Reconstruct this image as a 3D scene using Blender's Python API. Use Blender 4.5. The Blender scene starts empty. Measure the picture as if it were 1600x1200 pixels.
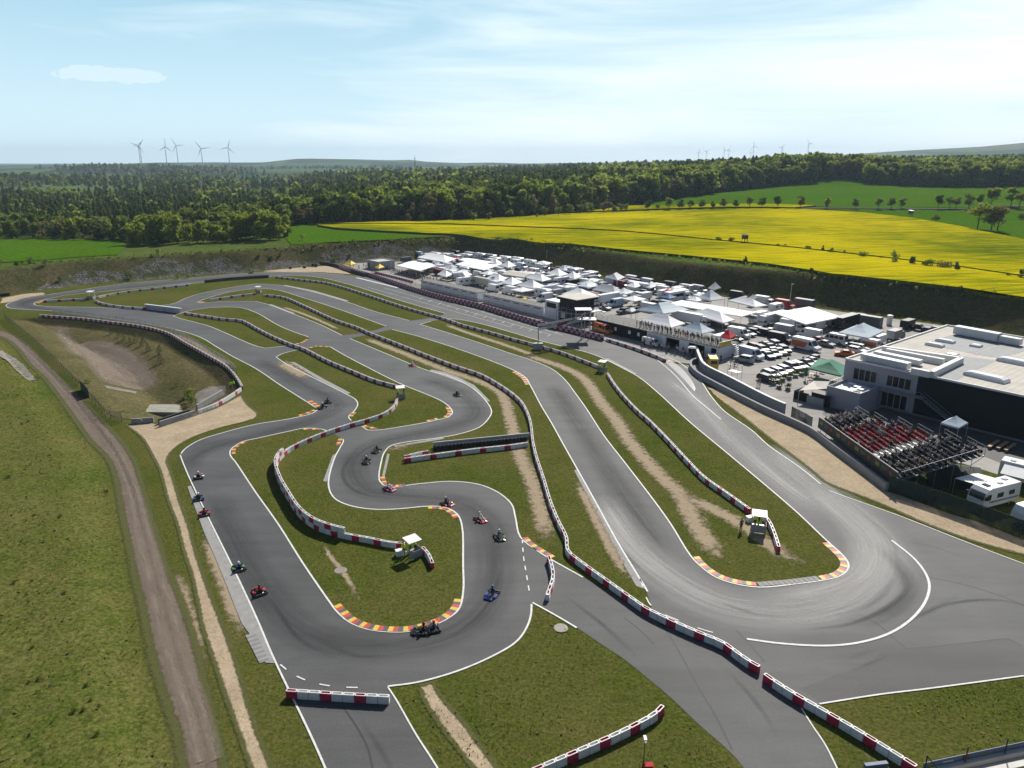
import bpy, bmesh, math, random
import numpy as np
from mathutils import Vector, Matrix
from mathutils.geometry import delaunay_2d_cdt, tessellate_polygon
R = math.radians
rnd = random.Random(7)
scene = bpy.context.scene
COL = scene.collection
# ---------------------------------------------------------------- survey: photo pixel -> place on level z
F = 1130.0; PITCH = R(17.2); CAMH = 44.0
CP, SP = math.cos(PITCH), math.sin(PITCH)
def at(px, py, z=0.0):
    a = (px - 800) / F; b = (600 - py) / F
    t = (z - CAMH) / (-SP + b * CP)
    return (a * t, (CP + b * SP) * t)
def atd(px, py, Z):                       # place seen at a pixel when its depth is known
    a = (px - 800) / F; b = (600 - py) / F
    return (a * Z, (CP + b * SP) * Z, CAMH + (-SP + b * CP) * Z)
def W(pts, z=0.0):
    return [at(p[0], p[1], z) for p in pts]
# ---------------------------------------------------------------- materials
MATS = {}
def _nodes(name):
    m = bpy.data.materials.new(name); m.use_nodes = True
    nt = m.node_tree; nt.nodes.clear()
    out = nt.nodes.new('ShaderNodeOutputMaterial')
    return m, nt, out
def N(nt, t, **kw):
    n = nt.nodes.new(t)
    for k, v in kw.items():
        if k.startswith('_'): setattr(n, k[1:], v)
        else: n.inputs[k.replace('__', ' ')].default_value = v
    return n
def c4(c): return (c[0], c[1], c[2], 1.0)
def noise(nt, scale, detail=4, rough=.6, vec=None):
    n = N(nt, 'ShaderNodeTexNoise', Scale=scale, Detail=detail, Roughness=rough)
    if vec is not None: nt.links.new(vec, n.inputs['Vector'])
    return n
def ramp(nt, fac, stops):
    r = nt.nodes.new('ShaderNodeValToRGB'); e = r.color_ramp.elements
    while len(e) < len(stops): e.new(0.5)
    for i, (p, c) in enumerate(stops):
        e[i].position = p; e[i].color = c4(c) if hasattr(c, '__len__') else (c, c, c, 1)
    nt.links.new(fac, r.inputs['Fac']); return r
def mix(nt, a, b, fac, mode='MIX'):
    m = nt.nodes.new('ShaderNodeMix'); m.data_type = 'RGBA'; m.blend_type = mode
    for s, v in ((6, a), (7, b), (0, fac)):
        if hasattr(v, 'is_linked') or hasattr(v, 'links'): nt.links.new(v, m.inputs[s])
        elif s == 0: m.inputs[0].default_value = v
        else: m.inputs[s].default_value = c4(v)
    return m.outputs[2]
def geo(nt):
    return nt.nodes.new('ShaderNodeNewGeometry').outputs['Position']
def mapped(nt, vec, scale=(1, 1, 1), rot=0.0):
    m = nt.nodes.new('ShaderNodeMapping'); m.inputs['Scale'].default_value = scale
    m.inputs['Rotation'].default_value = (0, 0, rot); nt.links.new(vec, m.inputs['Vector']); return m.outputs[0]
def finish(nt, out, col, rough=.9, bump=None, bstr=.3, bdist=.05, spec=.3, metal=0.0):
    b = N(nt, 'ShaderNodeBsdfPrincipled', Roughness=rough, Metallic=metal)
    b.inputs['Specular IOR Level'].default_value = spec
    if hasattr(col, 'links'): nt.links.new(col, b.inputs['Base Color'])
    else: b.inputs['Base Color'].default_value = c4(col)
    if bump is not None:
        bp = N(nt, 'ShaderNodeBump', Strength=bstr, Distance=bdist)
        nt.links.new(bump, bp.inputs['Height']); nt.links.new(bp.outputs[0], b.inputs['Normal'])
    nt.links.new(b.outputs[0], out.inputs['Surface']); return b
def mat(name, base, var=.12, scale=1.5, rough=.6, spec=.4, metal=0.0):
    """plain surface with a little procedural wear"""
    if name in MATS: return MATS[name]
    m, nt, out = _nodes(name)
    p = geo(nt); n = noise(nt, scale, 5, .65, p)
    lo = tuple(c * (1 - var) for c in base); hi = tuple(min(1, c * (1 + var)) for c in base)
    r = ramp(nt, n.outputs['Fac'], [(.3, lo), (.7, hi)])
    finish(nt, out, r.outputs['Color'], rough, spec=spec, metal=metal)
    MATS[name] = m; return m
# ---------------------------------------------------------------- mesh building
class MB:
    def __init__(s): s.v = []; s.f = []; s.m = []
    def face(s, pts, mi=0):
        b = len(s.v); s.v += [tuple(p) for p in pts]; s.f.append(tuple(range(b, b + len(pts)))); s.m.append(mi)
    def add(s, vs, fs, mi=0):
        b = len(s.v); s.v += [tuple(p) for p in vs]
        for f in fs: s.f.append(tuple(b + i for i in f)); s.m.append(mi)
    def hull(s, lo, hi, mi=0):            # lo / hi: rings of the same length, bottom to top, counter-clockwise
        n = len(lo); vs = list(lo) + list(hi)
        fs = [tuple(range(n - 1, -1, -1)), tuple(range(n, 2 * n))]
        fs += [(i, (i + 1) % n, n + (i + 1) % n, n + i) for i in range(n)]
        s.add(vs, fs, mi)
    def rings(s, rs, mi=0, caps=True):
        n = len(rs[0]); vs = [p for r in rs for p in r]; fs = []
        if caps: fs += [tuple(range(n - 1, -1, -1)), tuple(range((len(rs) - 1) * n, len(rs) * n))]
        for k in range(len(rs) - 1):
            fs += [(k * n + i, k * n + (i + 1) % n, (k + 1) * n + (i + 1) % n, (k + 1) * n + i) for i in range(n)]
        s.add(vs, fs, mi)
    def box(s, x0, x1, y0, y1, z0, z1, mi=0, inset=0.0):
        a = [(x0, y0, z0), (x1, y0, z0), (x1, y1, z0), (x0, y1, z0)]
        i = inset
        b = [(x0 + i, y0 + i, z1), (x1 - i, y0 + i, z1), (x1 - i, y1 - i, z1), (x0 + i, y1 - i, z1)]
        s.hull(a, b, mi)
    def prism(s, poly, z0, z1, mi=0):
        s.hull([(p[0], p[1], z0) for p in poly], [(p[0], p[1], z1) for p in poly], mi)
    def tube(s, p0, p1, r, n=6, mi=0, r1=None):
        p0 = Vector(p0); p1 = Vector(p1); d = (p1 - p0)
        if d.length < 1e-6: return
        d.normalize(); u = d.orthogonal().normalized(); w = d.cross(u); r1 = r if r1 is None else r1
        A = [p0 + (u * math.cos(2 * math.pi * k / n) + w * math.sin(2 * math.pi * k / n)) * r for k in range(n)]
        B = [p1 + (u * math.cos(2 * math.pi * k / n) + w * math.sin(2 * math.pi * k / n)) * r1 for k in range(n)]
        s.hull(A, B, mi)
    def bar(s, p0, p1, w, h, mi=0):       # rectangular bar, width w across, height h, standing on the line p0-p1
        dx, dy = p1[0] - p0[0], p1[1] - p0[1]; L = math.hypot(dx, dy) or 1; nx, ny = -dy / L * w / 2, dx / L * w / 2
        z0, z1 = p0[2], p1[2]
        s.hull([(p0[0] + nx, p0[1] + ny, z0), (p0[0] - nx, p0[1] - ny, z0), (p1[0] - nx, p1[1] - ny, z1), (p1[0] + nx, p1[1] + ny, z1)],
               [(p0[0] + nx, p0[1] + ny, z0 + h), (p0[0] - nx, p0[1] - ny, z0 + h), (p1[0] - nx, p1[1] - ny, z1 + h), (p1[0] + nx, p1[1] + ny, z1 + h)], mi)
    def extrude_profile(s, pts, hw, mi=0):  # side profile (x,z) closed, counter-clockwise; hw(z)->half width
        n = len(pts)
        vs = [(x, -hw(z), z) for x, z in pts] + [(x, hw(z), z) for x, z in pts]
        fs = [tuple(range(n)), tuple(range(2 * n - 1, n - 1, -1))]
        fs += [((i + 1) % n, i, n + i, n + (i + 1) % n) for i in range(n)]
        s.add(vs, fs, mi)
    def mesh(s, name, mats, smooth=False):
        me = bpy.data.meshes.new(name); me.from_pydata(s.v, [], s.f)
        for m in (mats if isinstance(mats, (list, tuple)) else [mats]): me.materials.append(m)
        if len(me.materials) > 1: me.polygons.foreach_set('material_index', s.m)
        if smooth: me.polygons.foreach_set('use_smooth', [True] * len(s.f))
        me.update(); return me
    def build(s, name, mats, parent=None, smooth=False):
        return obj(name, s.mesh(name, mats, smooth), parent)
def obj(name, me, parent=None, loc=None, rz=None):
    o = bpy.data.objects.new(name, me); COL.objects.link(o)
    if parent is not None: o.parent = parent
    if loc is not None: o.location = loc
    if rz is not None: o.rotation_euler = (0, 0, rz)
    return o
def tag(o, label=None, cat=None, group=None, kind=None):
    if label: o['label'] = label
    if cat: o['category'] = cat
    if group: o['group'] = group
    if kind: o['kind'] = kind
    return o
def thing(name, label, cat, loc=(0, 0, 0), rz=0.0, group=None):
    o = bpy.data.objects.new(name, None); COL.objects.link(o); o.empty_display_size = .3
    o.location = loc; o.rotation_euler = (0, 0, rz); return tag(o, label, cat, group)
def struct(name, mb, mats, smooth=False):
    return tag(mb.build(name, mats, None, smooth), kind='structure')
def setting_label(o, label): o['label'] = label; return o
def kit(root, parts):
    """parts: [(name, mesh, [(name, mesh), ...]) ...] linked under root, meshes shared between copies"""
    for p in parts:
        c = obj(p[0], p[1], root)
        for q in (p[2] if len(p) > 2 else []): obj(q[0], q[1], c)
    return root
# ---------------------------------------------------------------- curves in plan
def catmull(P, sub=5, closed=False, sharp=50):
    P = [Vector((p[0], p[1])) for p in P]; n = len(P); out = []
    def corner(i):
        if not closed and i in (0, n - 1): return True
        a = P[i] - P[i - 1]; b = P[(i + 1) % n] - P[i]
        return a.length > 0 and b.length > 0 and abs(a.angle_signed(b)) > R(sharp)
    cor = [corner(i) for i in range(n)]
    for i in range(n if closed else n - 1):
        p1, p2 = P[i], P[(i + 1) % n]
        p0 = p1 - (p2 - p1) if cor[i] else P[i - 1]
        p3 = p2 + (p2 - p1) if cor[(i + 1) % n] else P[(i + 2) % n]
        t0, t1 = 0, max((p1 - p0).length, 1e-6) ** .5; t2 = t1 + max((p2 - p1).length, 1e-6) ** .5; t3 = t2 + max((p3 - p2).length, 1e-6) ** .5
        for k in range(sub):
            t = t1 + (t2 - t1) * k / sub
            a1 = p0 * ((t1 - t) / (t1 - t0)) + p1 * ((t - t0) / (t1 - t0)); a2 = p1 * ((t2 - t) / (t2 - t1)) + p2 * ((t - t1) / (t2 - t1))
            a3 = p2 * ((t3 - t) / (t3 - t2)) + p3 * ((t - t2) / (t3 - t2))
            b1 = a1 * ((t2 - t) / (t2 - t0)) + a2 * ((t - t0) / (t2 - t0)); b2 = a2 * ((t3 - t) / (t3 - t1)) + a3 * ((t - t1) / (t3 - t1))
            out.append(b1 * ((t2 - t) / (t2 - t1)) + b2 * ((t - t1) / (t2 - t1)))
    if not closed: out.append(P[-1])
    return [(p.x, p.y) for p in out]
def resample(pts, step):
    out = [pts[0]]; acc = 0.0
    for a, b in zip(pts, pts[1:]):
        L = math.hypot(b[0] - a[0], b[1] - a[1])
        if L < 1e-9: continue
        d = step - acc
        while d <= L:
            t = d / L; out.append((a[0] + (b[0] - a[0]) * t, a[1] + (b[1] - a[1]) * t)); d += step
        acc = L - (d - step)
    return out
def normals(pts):
    n = len(pts); o = []
    for i in range(n):
        a = pts[max(0, i - 1)]; b = pts[min(n - 1, i + 1)]
        dx, dy = b[0] - a[0], b[1] - a[1]; L = math.hypot(dx, dy) or 1
        o.append((-dy / L, dx / L))
    return o
def offset(pts, d):
    return [(p[0] + n[0] * d, p[1] + n[1] * d) for p, n in zip(pts, normals(pts))]
def ribbon(mb, pts, w0, w1, z, mi=0, zf=None):   # strip between offsets w0 and w1 (left of travel positive)
    A = offset(pts, w0); B = offset(pts, w1)
    for i in range(len(pts) - 1):
        q = [A[i], A[i + 1], B[i + 1], B[i]]
        if w1 > w0: q = q
        mb.face([(p[0], p[1], z if zf is None else zf(p[0], p[1]) + z) for p in (q if w1 > w0 else q[::-1])], mi)
def inside(poly, x, y):
    """vectorised point in polygon"""
    x = np.asarray(x); y = np.asarray(y); r = np.zeros(x.shape, bool); n = len(poly)
    for i in range(n):
        x0, y0 = poly[i]; x1, y1 = poly[(i + 1) % n]
        if y0 == y1: continue
        c = ((y0 > y) != (y1 > y)) & (x < (x1 - x0) * (y - y0) / (y1 - y0) + x0)
        r ^= c
    return r
def dist_line(pts, x, y):
    """distance to a polyline and side (left positive), vectorised"""
    best = np.full(x.shape, 1e18); sd = np.zeros(x.shape)
    for (x0, y0), (x1, y1) in zip(pts, pts[1:]):
        dx, dy = x1 - x0, y1 - y0; L2 = dx * dx + dy * dy + 1e-12
        t = np.clip(((x - x0) * dx + (y - y0) * dy) / L2, 0, 1)
        qx, qy = x0 + t * dx, y0 + t * dy; d = (x - qx) ** 2 + (y - qy) ** 2
        s = np.sign(dx * (y - y0) - dy * (x - x0)); k = d < best
        best = np.where(k, d, best); sd = np.where(k, s, sd)
    return np.sqrt(best), sd
def sheet(poly, z=0.0, step=None, zf=None):
    """filled polygon as MB, with inner points every step metres, height z or zf(x,y)+z"""
    vs = [Vector((p[0], p[1])) for p in poly]; n = len(vs)
    if step:
        dense = []
        for i in range(n):
            a, b = vs[i], vs[(i + 1) % n]; k = max(1, int((b - a).length / step))
            dense += [a.lerp(b, j / k) for j in range(k)]
        vs = dense; n = len(vs)
        xs = np.arange(min(v.x for v in vs), max(v.x for v in vs), step); ys = np.arange(min(v.y for v in vs), max(v.y for v in vs), step)
        gx, gy = np.meshgrid(xs, ys); gx = gx.ravel(); gy = gy.ravel()
        k = inside([(v.x, v.y) for v in vs], gx, gy); gx, gy = gx[k], gy[k]
        d, _ = dist_line([(v.x, v.y) for v in vs] + [(vs[0].x, vs[0].y)], gx, gy); k = d > step * .4
        vs = vs + [Vector((a, b)) for a, b in zip(gx[k], gy[k])]
    ov, oe, of, *_ = delaunay_2d_cdt(vs, [], [list(range(n))], 1, 1e-5)
    mb = MB(); ox = np.array([v.x for v in ov]); oy = np.array([v.y for v in ov])
    oz = (zf(ox, oy) + z) if zf is not None else np.full(len(ov), z)
    fs = []
    for f in of:
        a = [ov[i] for i in f]; ar = sum(a[i].x * a[(i + 1) % len(a)].y - a[(i + 1) % len(a)].x * a[i].y for i in range(len(a)))
        fs.append(tuple(f) if ar > 0 else tuple(f)[::-1])
    mb.add(list(zip(ox.tolist(), oy.tolist(), oz.tolist())), fs); return mb
# ================================================================ terrain
EMB_BASE = [(330, 20), (200, 115)] + W([(1600, 530), (1500, 510), (1200, 470), (1025, 450), (820, 411), (760, 403), (718, 400), (660, 404), (600, 408), (480, 416), (400, 425), (300, 431), (125, 446), (0, 462)]) + [(-215, 215), (-330, 150)]
BASIN = W([(14, 499), (59, 497.5), (125, 502), (175, 508), (225, 516), (262, 526), (287, 540), (325, 562), (350, 580), (363, 597), (368, 608), (352, 621), (330, 634), (305, 645), (250, 659), (207, 656), (176, 650), (153, 628), (131, 604), (110, 584), (86, 559), (61, 535), (34, 513)])
BASIN = catmull(BASIN, 3, True)
_i0, _i1 = 0, 33; BASIN_NE = BASIN[0:34]; BASIN_SW = BASIN[33:] + BASIN[:1]
ROAD_R = catmull(W([(-60, 508), (0, 516), (25, 525), (45, 540), (70, 569), (100, 597), (125, 620), (155, 652), (190, 690), (207, 715), (225, 767), (237, 810), (252, 855), (265, 897), (280, 930), (295, 972), (310, 1025), (325, 1087), (337, 1137), (350, 1197), (365, 1270)]), 4)
ROAD_L = catmull(W([(-60, 514), (0, 526), (25, 543), (45, 568), (70, 592), (95, 625), (117, 656), (140, 688), (168, 717), (180, 747), (190, 800), (200, 850), (212, 908), (225, 962), (237, 1025), (252, 1075), (264, 1112), (277, 1150), (284, 1197), (292, 1270)]), 4)
_tc = [(981, 322, 560), (1100, 304, 620), (1200, 291, 700), (1300, 277, 720), (1350, 284.5, 705), (1250, 286, 705), (1400, 289, 690), (1600, 291, 660), (1000, 330, 508), (1200, 325.5, 480), (1350, 333.5, 450), (1460, 328, 460), (1600, 327, 450), (1600, 376, 330), (1420, 343, 420)]
_tp = [atd(*c) for c in _tc]
_tp += [(at(px, py, 8.5)[0], at(px, py, 8.5)[1], 8.5) for px, py in ((800, 345), (600, 350), (440, 352), (725, 371), (800, 378), (1000, 398), (1200, 417), (1400, 445), (1600, 470), (500, 370))]
_tp += [(-137, 325, 7.2), (-190, 290, 7), (-160, 310, 7.2), (-230, 380, 5.5), (-300, 250, 6), (-100, 460, 7), (-400, 600, 4), (-300, 900, 3), (-700, 1400, 4), (0, 700, 7), (0, 1000, 8), (0, 1500, 10), (200, 1000, 14), (400, 1500, 22), (800, 1500, 30), (450, 800, 24), (600, 500, 22), (700, 900, 28), (330, 200, 8), (500, 200, 12), (-500, 200, 6), (-800, 700, 4)]
_tp = np.array(_tp, float)
def _k(r2): return .5 * r2 * np.log(r2 + 1e-9)
_A = _tp[:, None, :2] - _tp[None, :, :2]; _n = len(_tp)
_M = np.zeros((_n + 3, _n + 3)); _M[:_n, :_n] = _k((_A / 100) ** 2 @ np.ones((2, 1)))[:, :, 0] if False else _k(((_A / 100) ** 2).sum(2))
_M[:_n, _n] = _M[_n, :_n] = 1; _M[:_n, _n + 1:] = _tp[:, :2] / 100; _M[_n + 1:, :_n] = _tp[:, :2].T / 100
_M[:_n, :_n] += np.eye(_n) * .002
_wts = np.linalg.solve(_M, np.concatenate([_tp[:, 2], np.zeros(3)]))
def sstep(t): t = np.clip(t, 0, 1); return t * t * (3 - 2 * t)
_hx = [-400, 0, 120, 200, 300, 430, 455, 490, 560, 640, 665, 720, 900, 1000, 1130, 1250, 1330, 1420, 1500, 1600, 1900]
_hy = [257.5, 258, 256.8, 255.2, 254, 253.6, 249.8, 248.6, 250.2, 250, 253.5, 255, 255, 253.5, 249.5, 247, 242.5, 239, 235.5, 230.5, 226]
def T(x, y):
    """height of the land"""
    x = np.asarray(x, float); y = np.asarray(y, float); sh = x.shape; x = x.ravel(); y = y.ravel()
    d, s = dist_line(EMB_BASE, x, y); d = d * np.where(s < 0, 1, -1)      # outside the arena is to the right of the line
    u = np.full(x.shape, float(_wts[_n])) + _wts[_n + 1] * x / 100 + _wts[_n + 2] * y / 100
    for i in range(_n): u += _wts[i] * _k(((x - _tp[i, 0]) / 100) ** 2 + ((y - _tp[i, 1]) / 100) ** 2)
    r = np.hypot(x, y)
    far = 4 + 18 * sstep((x / np.maximum(y, 60) + .1) / .5)
    u = np.clip(u, 3, 32)
    u = u + (far - u) * sstep((r - 1300) / 700)
    # far ridges
    px = 800 + F * x / (np.maximum(y, 30) * CP); hy = np.interp(px, _hx, _hy)
    top = CAMH + (250.9 - hy) / F * 5200
    top = top + 4 * np.sin(px / 23) * np.sin(px / 61 + 1)
    ridge = np.exp(-((r - 5200) / 900) ** 2)
    u = u + (top - u) * ridge * (y > 0)
    r2 = np.exp(-((r - 2900) / 350) ** 2) * np.where(px < 760, 1, 0)
    u = u + r2 * (10 + 5 * np.sin(px / 90.)) * sstep((760 - px) / 300)
    run = np.interp(x, [-160, -60, 0, 60, 150], [13, 12, 11, 11, 11])
    e = sstep(d / run); e = .25 * e + .75 * np.clip(d / run, 0, 1)
    z = np.where(d > 0, e * u, 0.0)
    bump = .25 * np.sin(x * .9 + 2 * np.sin(y * .4)) * np.sin(y * .7 + x * .23)
    z += np.where((d > 1) & (d < run), bump, 0)
    # retention basin
    db, _ = dist_line(BASIN + BASIN[:1], x, y); ins = inside(BASIN, x, y)
    ne, _ = dist_line(BASIN_NE, x, y); sw, _ = dist_line(BASIN_SW, x, y)
    z -= np.where(ins, np.minimum(1.5 * np.clip(ne / 2.2, 0, 1) + 2.4 * sstep((ne - 2.6) / 15), 4.3 * sstep(sw / 15)), 0)
    # grassy bank left of the dirt road
    dr, sr = dist_line(ROAD_L, x, y); near = (sr < 0) & (y < 330) & (d < 0)
    z += np.where(near, .9 * sstep((dr - 2.2) / 2.4) + .05 * np.clip(dr - 2, 0, 60), 0)
    return z.reshape(sh)
def Tz(x, y): return float(T(np.array([x]), np.array([y]))[0])
def hit(px, py, z0=7.0):                   # where a photo pixel meets the land beyond the embankment
    a = (px - 800) / F; b = (600 - py) / F
    ts = np.linspace(150, 1650, 3600); X = a * ts; Y = (CP + b * SP) * ts; Zr = CAMH + (-SP + b * CP) * ts
    g = Zr < T(X, Y); i = int(np.argmax(g)) if g.any() else len(ts) - 1
    return (float(X[i]), float(Y[i]))
def land(px, py):
    x, y = hit(px, py); return (x, y, Tz(x, y))
# ---- ground sheet: fine inside the circuit, widening to the horizon
def axis(lo, hi, step, far, grow=1.16):
    a = list(np.arange(lo, hi + .01, step)); s = step
    while a[-1] < far: s *= grow; a.append(a[-1] + s)
    s = step; b = []
    x = lo
    while x > -far if lo < 0 else False: s *= grow; x -= s; b.append(x)
    return np.array(b[::-1] + a)
gxs = axis(-225, 170, 1.6, 9000, 1.10); gys = axis(15, 400, 1.6, 9000, 1.07)
GX, GY = np.meshgrid(gxs, gys); GZ = T(GX, GY)
_db, _ = dist_line(BASIN + BASIN[:1], GX.ravel(), GY.ravel()); GZ -= np.where(inside(BASIN, GX.ravel(), GY.ravel()) & (_db > 1.0), np.clip((_db - 1.0) * .8, 0, 1.2), 0).reshape(GX.shape)      # the basin has its own finer sheet
nx, ny = len(gxs), len(gys)
gv = np.stack([GX.ravel(), GY.ravel(), GZ.ravel()], 1)
ii = (np.arange(ny - 1)[:, None] * nx + np.arange(nx - 1)[None, :]).ravel()
gf = np.stack([ii, ii + 1, ii + nx + 1, ii + nx], 1)
fcx = (GX[:-1, :-1] + GX[1:, 1:]).ravel() / 2; fcy = (GY[:-1, :-1] + GY[1:, 1:]).ravel() / 2
fd, fs_ = dist_line(EMB_BASE, fcx, fcy); fd = fd * np.where(fs_ < 0, 1, -1)
frun = np.interp(fcx, [-160, -60, 0, 60, 150], [13, 12, 11, 11, 11])
fm = np.zeros(len(gf), int)
fm[fd > 0] = 2                              # rough land beyond
fm[(fd > 0) & (fd < frun + .4)] = 1          # the embankment slope
_scree = (fd > 0) & (fd < frun * (.50 + .22 * np.sin(fcx * .085 + .6) + .14 * np.sin(fcx * .31 + 1))) & (fcx < -30) & (fcx > -168)
fm[_scree] = 3
fm[np.hypot(fcx, fcy) > 1250] = 4
fm[inside(BASIN, fcx, fcy)] = 5
me = bpy.data.meshes.new('ground'); me.vertices.add(len(gv)); me.vertices.foreach_set('co', gv.ravel())
me.loops.add(len(gf) * 4); me.loops.foreach_set('vertex_index', gf.ravel().astype(np.int32))
me.polygons.add(len(gf)); me.polygons.foreach_set('loop_start', np.arange(0, len(gf) * 4, 4, dtype=np.int32))
def grass_mat(name, g1, g2, dry, fine=3.0, dryamt=.5, rough=1.0, patch=.06):
    m, nt, out = _nodes(name); p = geo(nt)
    a = noise(nt, patch, 6, .62, p); b = noise(nt, fine, 4, .75, p); c = noise(nt, .45, 5, .7, mapped(nt, p, (1, 1, 1), .6))
    base = ramp(nt, c.outputs['Fac'], [(.36, g1), (.64, g2)]).outputs['Color']
    h_ = noise(nt, 1.3, 5, .75, p); av = mix(nt, a.outputs['Fac'], h_.outputs['Fac'], .5)
    dm = ramp(nt, av, [(.50 - dryamt * .2, 0), (.5 + .24 - dryamt * .2, 1)]).outputs['Color']
    col = mix(nt, base, dry, dm)
    f = ramp(nt, b.outputs['Fac'], [(.28, (.38, .38, .36)), (.5, (.95, .95, .95)), (.72, (1.55, 1.5, 1.4))]).outputs['Color']
    col = mix(nt, col, f, 1.0, 'MULTIPLY')
    finish(nt, out, col, rough, b.outputs['Fac'], .9, .12, spec=0.0); MATS[name] = m; return m
grass_mat('trackside grass', (.046, .069, .010), (.072, .093, .014), (.114, .106, .034), 3.2, .55)
grass_mat('meadow grass', (.047, .077, .010), (.079, .105, .018), (.132, .120, .042), 2.6, .55)
grass_mat('embankment scrub', (.040, .052, .016), (.070, .074, .028), (.112, .090, .050), 1.1, .5, patch=.10)
grass_mat('rough field margin', (.045, .085, .014), (.075, .125, .02), (.12, .12, .045), .9, .4)
grass_mat('basin scrub', (.050, .058, .020), (.078, .080, .03), (.135, .112, .058), 1.6, .7, patch=.09)
grass_mat('young crop', (.044, .112, .004), (.058, .135, .005), (.075, .145, .008), .8, .3, patch=.02)
def scree():
    m, nt, out = _nodes('grey scree'); p = geo(nt)
    v = N(nt, 'ShaderNodeTexVoronoi', Scale=1.3); nt.links.new(p, v.inputs['Vector'])
    n = noise(nt, .25, 5, .6, p)
    c = ramp(nt, v.outputs['Distance'], [(.1, (.21, .195, .185)), (.6, (.085, .08, .075))]).outputs['Color']
    c = mix(nt, c, (.05, .06, .02), ramp(nt, n.outputs['Fac'], [(.45, 0), (.6, 1)]).outputs['Color'])
    finish(nt, out, c, .95, v.outputs['Distance'], .8, .3, .1); return m
def far_land():
    m, nt, out = _nodes('far country'); p = geo(nt)
    v = N(nt, 'ShaderNodeTexVoronoi', Scale=.0042); nt.links.new(mapped(nt, p, (1, .55, 1), .2), v.inputs['Vector'])
    sp = nt.nodes.new('ShaderNodeSeparateColor'); nt.links.new(v.outputs['Color'], sp.inputs[0])
    c = ramp(nt, sp.outputs[0], [(.0, (.022, .040, .018)), (.56, (.028, .050, .020)), (.64, (.055, .10, .025)), (.80, (.075, .12, .035)), (.90, (.10, .12, .05)), (.965, (.3, .25, .02))])
    c.color_ramp.interpolation = 'CONSTANT'
    n = noise(nt, .02, 6, .7, p)
    f = ramp(nt, n.outputs['Fac'], [(.3, (.6, .6, .6)), (.7, (1.35, 1.35, 1.3))]).outputs['Color']
    finish(nt, out, mix(nt, c.outputs['Color'], f, 1.0, 'MULTIPLY'), 1.0, spec=0.05); return m
for m_ in (MATS['trackside grass'], MATS['embankment scrub'], MATS['rough field margin'], scree(), far_land(), MATS['basin scrub'], MATS['meadow grass']): me.materials.append(m_)
_bank = np.zeros(len(gf), bool); _dr, _sr = dist_line(ROAD_L, fcx, fcy); fm[(fm == 0) & (_sr < 0)] = 6
me.polygons.foreach_set('material_index', fm); me.polygons.foreach_set('use_smooth', np.ones(len(gf), bool))
me.update(calc_edges=True); me.validate()
tag(obj('ground', me), kind='structure')
struct('basin', sheet(BASIN, .012, .75, T), MATS['basin scrub'], True)
# ---- crops and meadows, each a sheet lying on the land
def rape_mat():
    m, nt, out = _nodes('rapeseed in flower'); p = geo(nt)
    q = mapped(nt, p, (.10, 1.1, 1), R(-24))
    a = noise(nt, .55, 6, .7, q); b = noise(nt, 2.2, 3, .7, p); big = noise(nt, .012, 4, .55, p)
    ad = N(nt, 'ShaderNodeMath', _operation='ADD'); nt.links.new(a.outputs['Fac'], ad.inputs[0])
    mu = N(nt, 'ShaderNodeMath', _operation='MULTIPLY'); mu.inputs[1].default_value = .75; nt.links.new(big.outputs['Fac'], mu.inputs[0]); nt.links.new(mu.outputs[0], ad.inputs[1])
    c = ramp(nt, ad.outputs[0], [(.68, (.07, .11, .005)), (.80, (.19, .21, .003)), (.90, (.37, .33, .003)), (1.04, (.51, .42, .005))]).outputs['Color']
    w = N(nt, 'ShaderNodeTexWave', Scale=.0145, Distortion=1.2, Detail=1.0); w.bands_direction = 'Y'; nt.links.new(mapped(nt, p, (1, 1, 1), R(-24)), w.inputs['Vector'])
    w.inputs['Detail Scale'].default_value = .25
    t = ramp(nt, w.outputs['Fac'], [(0, .7), (.005, 0)]).outputs['Color']
    c = mix(nt, c, (.085, .11, .01), t)
    f = ramp(nt, b.outputs['Fac'], [(.3, (.7, .74, .7)), (.65, (1.15, 1.12, 1.1))]).outputs['Color']
    finish(nt, out, mix(nt, c, f, 1.0, 'MULTIPLY'), .95, b.outputs['Fac'], .8, .3, .0); MATS['rape'] = m; return m
rape_mat()
def field(name, px, m, lift, step, label, depth=None):
    poly = [hit(*p) for p in px]
    mb = sheet(poly, lift, step, T)
    if depth:
        P = []
        for i in range(len(poly)):
            a, b = poly[i], poly[(i + 1) % len(poly)]; k = max(1, int(math.hypot(b[0] - a[0], b[1] - a[1]) / 6))
            P += [(a[0] + (b[0] - a[0]) * j / k, a[1] + (b[1] - a[1]) * j / k) for j in range(k)]
        zz = T(np.array([p[0] for p in P]), np.array([p[1] for p in P]))
        for i in range(len(P)):
            j = (i + 1) % len(P)
            mb.face([(*P[i], zz[i] + lift - depth), (*P[j], zz[j] + lift - depth), (*P[j], zz[j] + lift), (*P[i], zz[i] + lift)], 1)
    o = struct(name, mb, [m, MATS['rough field margin']], True); return o
FIELD_TOP = [(482, 352), (525, 348), (625, 348), (700, 346), (800, 340.7), (850, 337.5), (925, 334), (975, 332.5), (1050, 329.8), (1125, 328.2), (1200, 327.8), (1250, 328.5), (1350, 334.5), (1425, 342.5), (1500, 356), (1600, 377), (1700, 400)]
MID = [(700, 352.5), (800, 356.5), (900, 360), (975, 364), (1040, 370), (1115, 378), (1160, 382), (1250, 391), (1330, 400), (1400, 408), (1500, 421), (1600, 436), (1700, 452)]
FIELD_BOT = [(1700, 497), (1600, 470), (1500, 455), (1400, 444), (1300, 432.5), (1200, 416), (1100, 405.5), (1000, 396), (950, 391), (875, 383.5), (800, 376), (725, 370.5), (665, 367), (600, 363.5), (525, 359)]
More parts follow.
